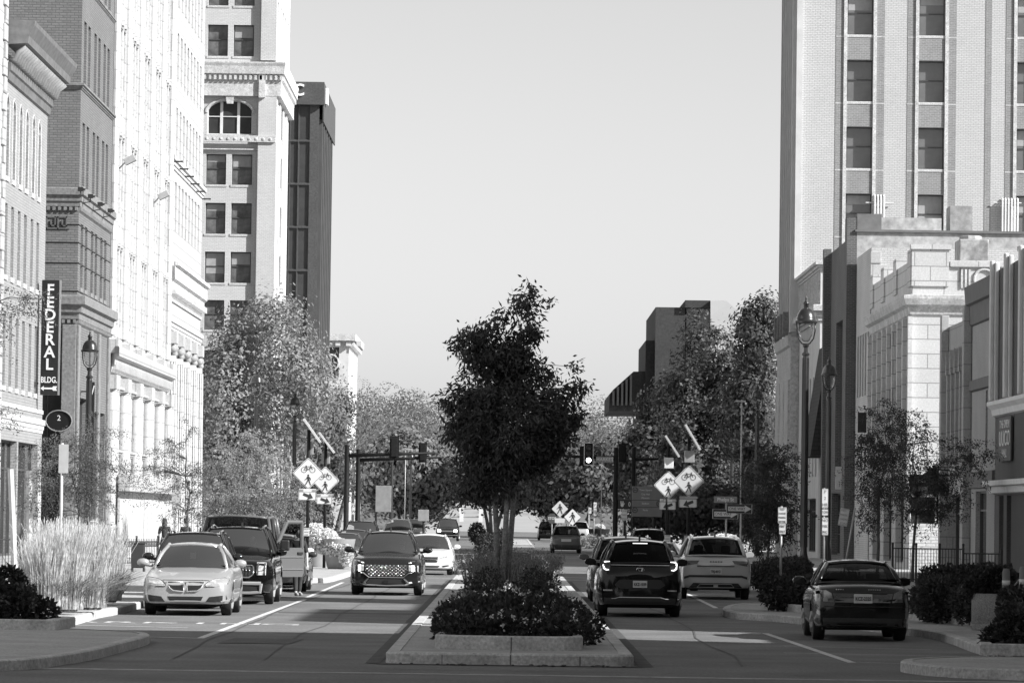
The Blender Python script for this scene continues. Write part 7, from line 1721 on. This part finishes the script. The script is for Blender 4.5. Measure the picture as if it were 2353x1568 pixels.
a, b = G(262, 1300, .14), G(362, 1298, .14); fence('black iron fence with ring frieze behind the ornamental grass', (a.x, a.y), (b.x, b.y), .95, 26, 3, True)
a, b = G(-30, 1310, .14), G(120, 1308, .14); fence('black iron fence round the patio at the left margin', (a.x, a.y), (b.x, b.y), 1.05, 22, 3)
a, b = A(2050, 1300, 146), A(2212, 1300, 146); fence('black iron patio fence in front of the sunlit brick plinth on the right', (a.x, 146), (b.x, 146), 1.15, 24, 4)
a, b = A(2212, 1300, 140), A(2300, 1300, 140); fence('lower black iron fence beside the entrance bay on the right', (a.x, 140), (b.x, 140), 1.05, 12, 2)
c = G(317, 1312, .14); t = thing('litter_bin', 'black slatted litter bin on legs before the iron fence on the left', 'bin', (c.x, c.y, .14)); mb = MB(); mb.box(-.22, .22, -.2, .2, .12, .92); mb.build('body', M_black, t, local=True, bevel=.03)
mb = MB()
for sx in (-.2, .2): mb.box(sx - .03, sx + .03, -.18, .18, 0, .12)
mb.build('leg', M_black, t, local=True); mb = MB(); mb.box(-.23, .23, -.21, .21, .92, .97); mb.build('lid', M_trim, t, local=True, bevel=.01)
def pot(label, px, pb, Y, r, h, bl, seed, m, heads=True):
    c = A(px, pb, Y); t = thing('flower_pot', label, 'planter', (c.x, Y, .15)); mb = MB(); mb.lathe([(r * .62, 0), (r * .7, .1), (r * .95, h * .85), (r, h), (r * .93, h), (r * .88, h - .06), (0.02, h - .08)], (0, 0, 0), 28); mb.build('pot', m, t, local=True, smooth=True, angle=40)
    rng = np.random.default_rng(seed); P, d = blob_points(bl, 7000, rng, .7); o = leaf_mesh('potted_flowers', P, d + rng.normal(size=P.shape) * .6, .12, .10, LM_flow if heads else LM_hyd); tag(o, label.replace('pot', 'pot planting'), 'flowers')
    if heads: P, d = blob_points(bl, 500, rng, .5); leaf_mesh('foliage', P, d + rng.normal(size=P.shape) * .6, .12, .05, LM_mid, o)
M_pot = mat('grey_pot', .26, .6, .12, 2); M_agg = mat('aggregate_concrete', .34, .9, .25, 30, .3, fine=60)
pot('tapered grey pot overflowing with white flowers between the parked cars', 777, 1320, 160.5, .62, 1.1, [pxblob(775, 1258, 28, 20, 160.3), pxblob(745, 1242, 32, 26, 160.8), pxblob(795, 1275, 14, 22, 159.9)], 71, M_pot)
pot('second grey pot with a tall white flower mound behind the first', 724, 1320, 166, .62, 1.0, [pxblob(722, 1226, 34, 22, 166), pxblob(708, 1250, 22, 28, 166)], 72, M_pot)
pot('dark pot with white flowers behind the silver suv on the right', 1668, 1290, 178, .6, 1.0, [pxblob(1665, 1243, 28, 14, 178)], 73, M_pot)
pot('small pot with white flowers beyond the minivan', 1376, 1250, 320, .8, 1.2, [pxblob(1377, 1212, 11, 7, 320)], 75, M_poleD)
def drum(label, px, yt, yb, Y, hw, bl, seed):
    p = F / Y; a = A(px, yb, Y); b = A(px, yt, Y); r = hw / p; t = thing('concrete_planter', label, 'planter', (a.x, Y, a.z)); h = b.z - a.z
    mb = MB(); mb.lathe([(r, 0), (r, .09), (r * .985, .1), (r, .11), (r, h), (r * .85, h), (r * .85, h - .05), (.01, h - .06)], (0, 0, 0), 28); mb.build('drum', M_agg, t, local=True, smooth=True, angle=35)
    rng = np.random.default_rng(seed); P, d = blob_points(bl, 6000, rng, .6); leaf_mesh('planting', P, d + rng.normal(size=P.shape) * .6, .09, .05, LM_hyd, t)
drum('broad speckled concrete drum planter with dark plants right of the hydrangeas', 2276, 1362, 1444, 82, 45, [pxblob(2275, 1340, 50, 28, 82), pxblob(2240, 1350, 22, 22, 82), pxblob(2295, 1325, 35, 22, 82)], 76)
drum('smaller speckled concrete planter at the right margin', 2338, 1400, 1450, 78, 34, [pxblob(2335, 1375, 40, 28, 78), pxblob(2345, 1410, 25, 18, 77)], 77)
c = A(2195, 1340, 92); t = thing('fire_hydrant', 'pale fire hydrant behind the hydrangeas on the right', 'hydrant', (c.x, 92, .15)); mb = MB(); mb.lathe([(.16, 0), (.16, .06), (.11, .1), (.11, .5), (.15, .52), (.15, .58), (.13, .68), (.07, .76), (.03, .8)], (0, 0, 0), 14); mb.build('barrel', mat('hydrant_paint', .34, .5, .1), t, local=True, smooth=True, angle=40); mb = MB(); mb.tube([(-.2, 0, .42), (.2, 0, .42)], .06, 8); mb.build('nozzle', MATS['hydrant_paint'], t, local=True)
t = None
for i, (px, yt, yb, Y) in enumerate(((2310, 1305, 1440, 79), (2349, 1300, 1445, 77))):
    a = A(px, yb, Y); b = A(px, yt, Y); t = thing('bollard', ['banded bollard beside the concrete drum planter', 'banded bollard cut by the right margin'][i], 'bollard', (a.x, Y, .15), 0, 'banded bollards'); h = b.z - .15; mb = MB(); mb.lathe([(.07, 0), (.07, h * .95), (.05, h)], (0, 0, 0), 12); mb.build('shaft', mat('grey_bollard', .16, .6, .15, 4), t, local=True, smooth=True, angle=40)
    mb = MB(); mb.lathe([(.073, h * .40), (.073, h * .55)], (0, 0, 0), 12); mb.lathe([(.073, h * .75), (.073, h * .82)], (0, 0, 0), 12); [mb.__class__.build(q, 'band', M_sgn, t, local=True, smooth=True) for q in islands(mb)]
a = A(2313, 1350, 79); b = A(2349, 1322, 77); mb = MB(); mb.tube([a, (a + b) / 2 + Vector((0, 0, -.06)), b], .018, 6); tag(mb.build('rope', M_pole), 'pale rope slung between the two banded bollards', 'rope')
# left side: back of a tall sign, patio posts
post_sign('tall white pole with the back of a narrow plate standing in the ornamental grass', 143, 101, [(146, 1053, 22, 66, mat('plate_back', .42, .5, .1, 3), [], None)], None, pm=mat('white_pole', .55, .5, .08), name='sign_post')
for i, (px0, px1, yt) in enumerate(((24, 34, 1077), (67, 68, 1081), (88, 86, 1082))):
    a = A(px1, 1310, 120 + i * 2); b = A(px0, yt, 120 + i * 2); mb = MB(); mb.tube([a, b], .085, 4); o = mb.build('patio_post', mat('pale_timber', .42, .8, .15, 3)); tag(o, ['leaning pale patio post nearest the left margin', 'upright pale patio post in the middle of three', 'pale patio post next to the feathery young tree'][i], 'post', 'patio posts')
mb = MB(); a = A(-10, 1165, 120); b = A(80, 1143, 123); mb.tube([a, (a + b) / 2 + Vector((0, 0, -.12)), b], .012, 5); 
for k in range(6): mb.ball(a + (b - a) * (k / 5) + Vector((0, 0, -.12)), .03, n=6)
tag(mb.build('string_lights', M_black), 'string of small lamps sagging between the patio posts', 'string lights')
post_sign('pale grey slab sign beside the white shop front on the left', 405, 196, [(405, 1130, 20, 78, mat('slab_grey', .33, .7, .1), [], None)], None, name='slab_sign', cat='sign')
# vertical sign on the brick building
c = A(115, 775, 155.8); t = thing('blade_sign', 'tall black vertical sign lettered FEDERAL BLDG. with an arrow on the left corner', 'sign', (c.x, 155.8, c.z)); p = F / 155.8; hw, hh = 20 / p, 132 / p
mb = MB(); mb.box(-hw, hw, -.12, .12, -hh, hh); o = mb.build('sign_box', mat('black_enamel', .012, .35, .1, 3), t, local=True, bevel=.02)
for k, ch in enumerate('FEDERAL'): text_obj(ch, 36 / p, o, (0, -.13, (108 - k * 28.5) / p), FACE_CAM, M_sgn, 'letter', .02, 1.0, .012)
text_obj('BLDG.', 19 / p, o, (0, -.13, -98 / p), FACE_CAM, M_sgn, 'letter', .02, .72, .006)
mb = MB(); z = -117 / p; mb.add([(-.3, -.135, z), (-.18, -.135, z + .09), (-.18, -.135, z + .03), (.12, -.135, z + .03), (.16, -.135, z + .08), (.3, -.135, z + .08), (.26, -.135, z), (.3, -.135, z - .08), (.16, -.135, z - .08), (.12, -.135, z - .03), (-.18, -.135, z - .03), (-.18, -.135, z - .09)], (tuple(range(12)),)); mb.build('arrow', M_sgn, o, local=True)
mb = MB(); mb.box(hw + .003, hw + .05, -.13, .13, -hh, hh); mb.build('edge_trim', M_rim, t, local=True); mb = MB()
for z in (hh * .8, -hh * .8): mb.tube([(-.4, .1, z), (-1.2, .1, z)], .03, 6)
mb.build('bracket', M_black, t, local=True)
c = A(206, 1015, 171.4); p = F / 171.4; t = thing('blade_sign', 'dark narrow vertical sign with white letters behind the left street lamp', 'sign', (c.x, 171.4, c.z)); mb = MB(); mb.box(-.16, .16, -.08, .08, -138 / p, 138 / p); o = mb.build('sign_box', MATS['black_enamel'], t, local=True, bevel=.02)
mb = MB()
for z in (2.0, -2.0): mb.tube([(-.1, .05, z), (-.55, .75, z)], .03, 6)
mb.build('bracket', M_black, t, local=True)
for k, ch in enumerate('WELLS 34'): text_obj(ch, .5, o, (0, -.09, (118 - k * 34) / p), FACE_CAM, M_sgn, 'letter', .01, .62, .008)
mb = MB(); c = A(135, 966, 169.6); p = F / 169.6
t = thing('oval_sign', 'oval ringed sign with the figure 2 before the dark doorway of the grey brick office', 'sign', tuple(c)); mb.tube([(30 / p * math.cos(rad(a)), 0, 24 / p * math.sin(rad(a))) for a in range(0, 361, 15)], .022, 6); mb.build('ring', M_sgnB, t, local=True); mb = MB(); mb.prism([(29 / p * math.cos(rad(a)), 23 / p * math.sin(rad(a))) for a in range(0, 360, 15)], lambda q: (q[0], .03, q[1]), lambda q: (q[0], .06, q[1])); o = mb.build('sign_board', MATS['black_enamel'], t, local=True); text_obj('2', .3, o, (0, .02, .1), FACE_CAM, M_sgn, 'lettering', .005)
c = A(213, 1215, 171.5); p = F / 171.5; t = thing('window_emblem', 'round white emblem lettered WEST 34 seen in reverse behind the grass', 'sign', tuple(c)); mb = MB(); mb.tube([(19 / p * math.cos(rad(a)), 0, 19 / p * math.sin(rad(a))) for a in range(0, 361, 20)], .02, 5); mb.build('ring', M_sgn, t, local=True); mb = MB(); mb.tube([(0, .03, -19 / p), (0, .03, -c.z + .15)], .02, 6); mb.build('post', M_poleD, t, local=True)
for s_, z in (('WEST', .08), ('34', -.14)): text_obj(s_, .24, t, (0, 0, z), (rad(90), 0, math.pi), M_sgn, 'lettering', .005, .8, .004)
# hanging signs on the right
for i, (px, py, w, h, Y, s_, lb) in enumerate(((2143, 1105, 26, 60, 168.6, '', 'dark rectangular hanging sign in the gap before the white ashlar building'), (2110, 1103, 44, 28, 165, 'EG', 'dark oval edged sign lettered EG among the dark feathery trees'), (1985, 970, 30, 46, 208, '', 'dark square projecting sign on the narrow white brick building'), (1926, 1097, 14, 52, 218, '', 'pale rectangular notice on the dark brick hall'))):
    p = F / Y; c = A(px, py, Y); t = thing('projecting_sign', lb, 'sign', (c.x, Y, c.z)); mb = MB(); panel(mb, (0, 0, 0), w / p, h / p, .06, r=.12 if s_ else .02); o = mb.build('sign_board', MATS['black_enamel'] if i < 3 else M_sgn, t, local=True)
    if s_: text_obj(s_, .26, o, (w / p * .15, -.07, 0), FACE_CAM, M_sgnB, 'lettering', .005)
    mb = MB(); mb.tube([(-w / p / 2, .02, h / p * .45), (max(w / p / 2 + .1, 17.02 - c.x), .02, h / p * .45)], .025, 6); mb.build('bracket', M_black, t, local=True)
# debris along the median kerb
mb = MB(); r = random.Random(3)
for k in range(26):
    x = r.uniform(-1.7, 1.8); y = 63.1 + r.uniform(-.25, .12); mb.ball((x, y, .012), .03, n=6, rx=r.uniform(.01, .05), ry=r.uniform(.01, .05), rz=.012)
tag(mb.build('litter', M_soil), 'dark leaves and grit lying along the foot of the nearest median kerb', 'debris', kind='stuff')
# ================================================================== PEOPLE
def skinbody(name, joints, m, parent, sub=2):
    """one continuous limb-and-trunk surface: joints = list of chains [(x, y, z, r), ...] sharing their first point with an earlier chain"""
    vs, es, rs, idx = [], [], [], {}
    for ch in joints:
        prev = None
        for x, y, z, r in ch:
            k = (round(x, 4), round(y, 4), round(z, 4))
            if k not in idx: idx[k] = len(vs); vs.append(k); rs.append(r)
            if prev is not None: es.append((prev, idx[k]))
            prev = idx[k]
    me = bpy.data.meshes.new(name); me.from_pydata(vs, es, []); me.update()
    o = bpy.data.objects.new(name, me); COL.objects.link(o); o.parent = parent
    sk = o.modifiers.new('skin', 'SKIN'); d = me.skin_vertices[0].data
    for i, r in enumerate(rs): d[i].radius = (r, r); d[i].use_root = (i == 0)
    sk.use_smooth_shade = True
    s = o.modifiers.new('subdivision', 'SUBSURF'); s.levels = sub; s.render_levels = sub
    me.materials.append(m); return o
def person(label, x, y, rotz, h=1.7, z0=.15, walk=.18, arms=((.22, .02, .80), (-.22, .02, .80)), top=M_clothD, legs=M_clothD, hat=None, long_hair=True, shoes=M_clothL):
    t = thing('person', label, 'person', (x, y, z0), rotz); k = h / 1.7
    P = lambda a, b, c, r: (a * k, b * k, c * k, r * k)
    pel = P(0, 0, .92, .115); ch = P(0, .0, 1.22, .125); nk = P(0, .0, 1.42, .058)
    chains = [[pel, P(0, -.01, 1.06, .105), ch, P(0, 0, 1.35, .11), nk, P(0, .02, 1.50, .055)]]
    lf = []
    for sg, wy in ((1, walk), (-1, -walk)):
        leg = [pel, P(sg * .09, 0, .86, .095), P(sg * .095, wy * .6 + .02, .48, .06), P(sg * .095, wy, .085, .042), P(sg * .1, wy + .11, .04, .035)]; chains.append(leg); lf.append(leg)
        a = arms[0 if sg > 0 else 1]; sh = P(0, 0, 1.35, .11)
        arm = [sh, P(sg * .17, 0, 1.36, .058), P((sg * .20 + a[0]) / 2 + sg * .02, a[1] * .4 - .03, (1.36 + a[2]) / 2, .042), P(a[0], a[1], a[2], .028), P(a[0], a[1] + .02, a[2] - .07, .032)]; chains.append(arm)
        for f in range(4): hx = a[0] + (f - 1.5) * .017; chains.append([P(a[0], a[1] + .02, a[2] - .07, .032), P(hx, a[1] + .03, a[2] - .12, .009), P(hx, a[1] + .045, a[2] - .16 + abs(f - 1.3) * .008, .007)])
        chains.append([P(a[0], a[1] + .02, a[2] - .07, .032), P(a[0] - sg * .04, a[1] + .04, a[2] - .09, .009), P(a[0] - sg * .045, a[1] + .05, a[2] - .12, .008)])
    body = skinbody('body', chains, M_skin, t)
    mb = MB(); mb.ball((0, .03 * k, 1.60 * k), .1, n=16, rx=.075 * k, ry=.095 * k, rz=.118 * k); mb.ball((0, .122 * k, 1.59 * k), .015, n=8, rz=.025)
    for sg in (-1, 1): mb.ball((sg * .077 * k, .02 * k, 1.59 * k), .02, n=6, rx=.01, rz=.03)
    mb.build('head', M_skin, t, local=True, smooth=True)
    mb = MB()
    for sg in (-1, 1): mb.ball((sg * .03 * k, .113 * k, 1.612 * k), .009, n=6)
    mb.tube([(-.025 * k, .112 * k, 1.545 * k), (.025 * k, .112 * k, 1.545 * k)], .006, 5); mb.build('eyes_and_mouth', M_hair, t, local=True)
    g = lambda c, e: [(a, b, z, r + e) for a, b, z, r in c]
    skinbody('shirt', [g([P(0, -.01, .90, .12), P(0, -.01, 1.06, .108), ch, P(0, 0, 1.34, .112), P(0, .0, 1.40, .07)], .018)] + [g([P(0, 0, 1.34, .112), P(sg * .17, 0, 1.36, .06), P((sg * .20 + arms[0 if sg > 0 else 1][0]) / 2 + sg * .02, arms[0 if sg > 0 else 1][1] * .4 - .03, (1.36 + arms[0 if sg > 0 else 1][2]) / 2, .048)], .012) for sg in (1, -1)], top, t)
    skinbody('trousers', [g([P(0, 0, 1.0, .11), pel], .012)] + [g([pel] + l[1:4], .016) for l in lf], legs, t)
    for l in lf: mb = MB(); f = l[4]; mb.ball((f[0], f[1] - .02, f[2]), .1, n=10, rx=.048, ry=.14, rz=.05); mb.build('shoe', shoes, t, local=True, smooth=True)
    mb = MB(); mb.ball((0, .012 * k, 1.63 * k), .1, n=14, rx=.086 * k, ry=.098 * k, rz=.11 * k)
    if long_hair: mb.tube([(0, -.04 * k, 1.66 * k), (0, -.09 * k, 1.52 * k), (0, -.10 * k, 1.36 * k), (0, -.10 * k, 1.28 * k)], [.09, .11, .10, .05], 10, flat=.7)
    mb.build('hair', M_hair, t, local=True, smooth=True)
    if hat: mb = MB(); mb.lathe([(.15, 1.665 * k), (.15, 1.68 * k), (.095, 1.69 * k), (.09, 1.76 * k), (.06, 1.79 * k), (.01, 1.8 * k)], (0, .01, 0), 16, sy=1.1); mb.build('hat', hat, t, local=True, smooth=True, angle=40)
    return t
c = A(377, 1300, 176); person('woman with long dark hair in a dark top walking away behind the dark crossover', c.x, 176, 0, 1.72)
c = A(425, 1300, 188); person('person in a brimmed hat and dark top beyond the parked cars on the left', c.x, 188, 0, 1.66, long_hair=False, hat=M_clothD)
person('person in dark trousers and pale shoes standing behind the open van door', -5.56, 114.75, rad(200), 1.74, 0, .16, arms=((.26, .2, 1.0), (-.24, .05, .82)), long_hair=False, top=M_clothD)
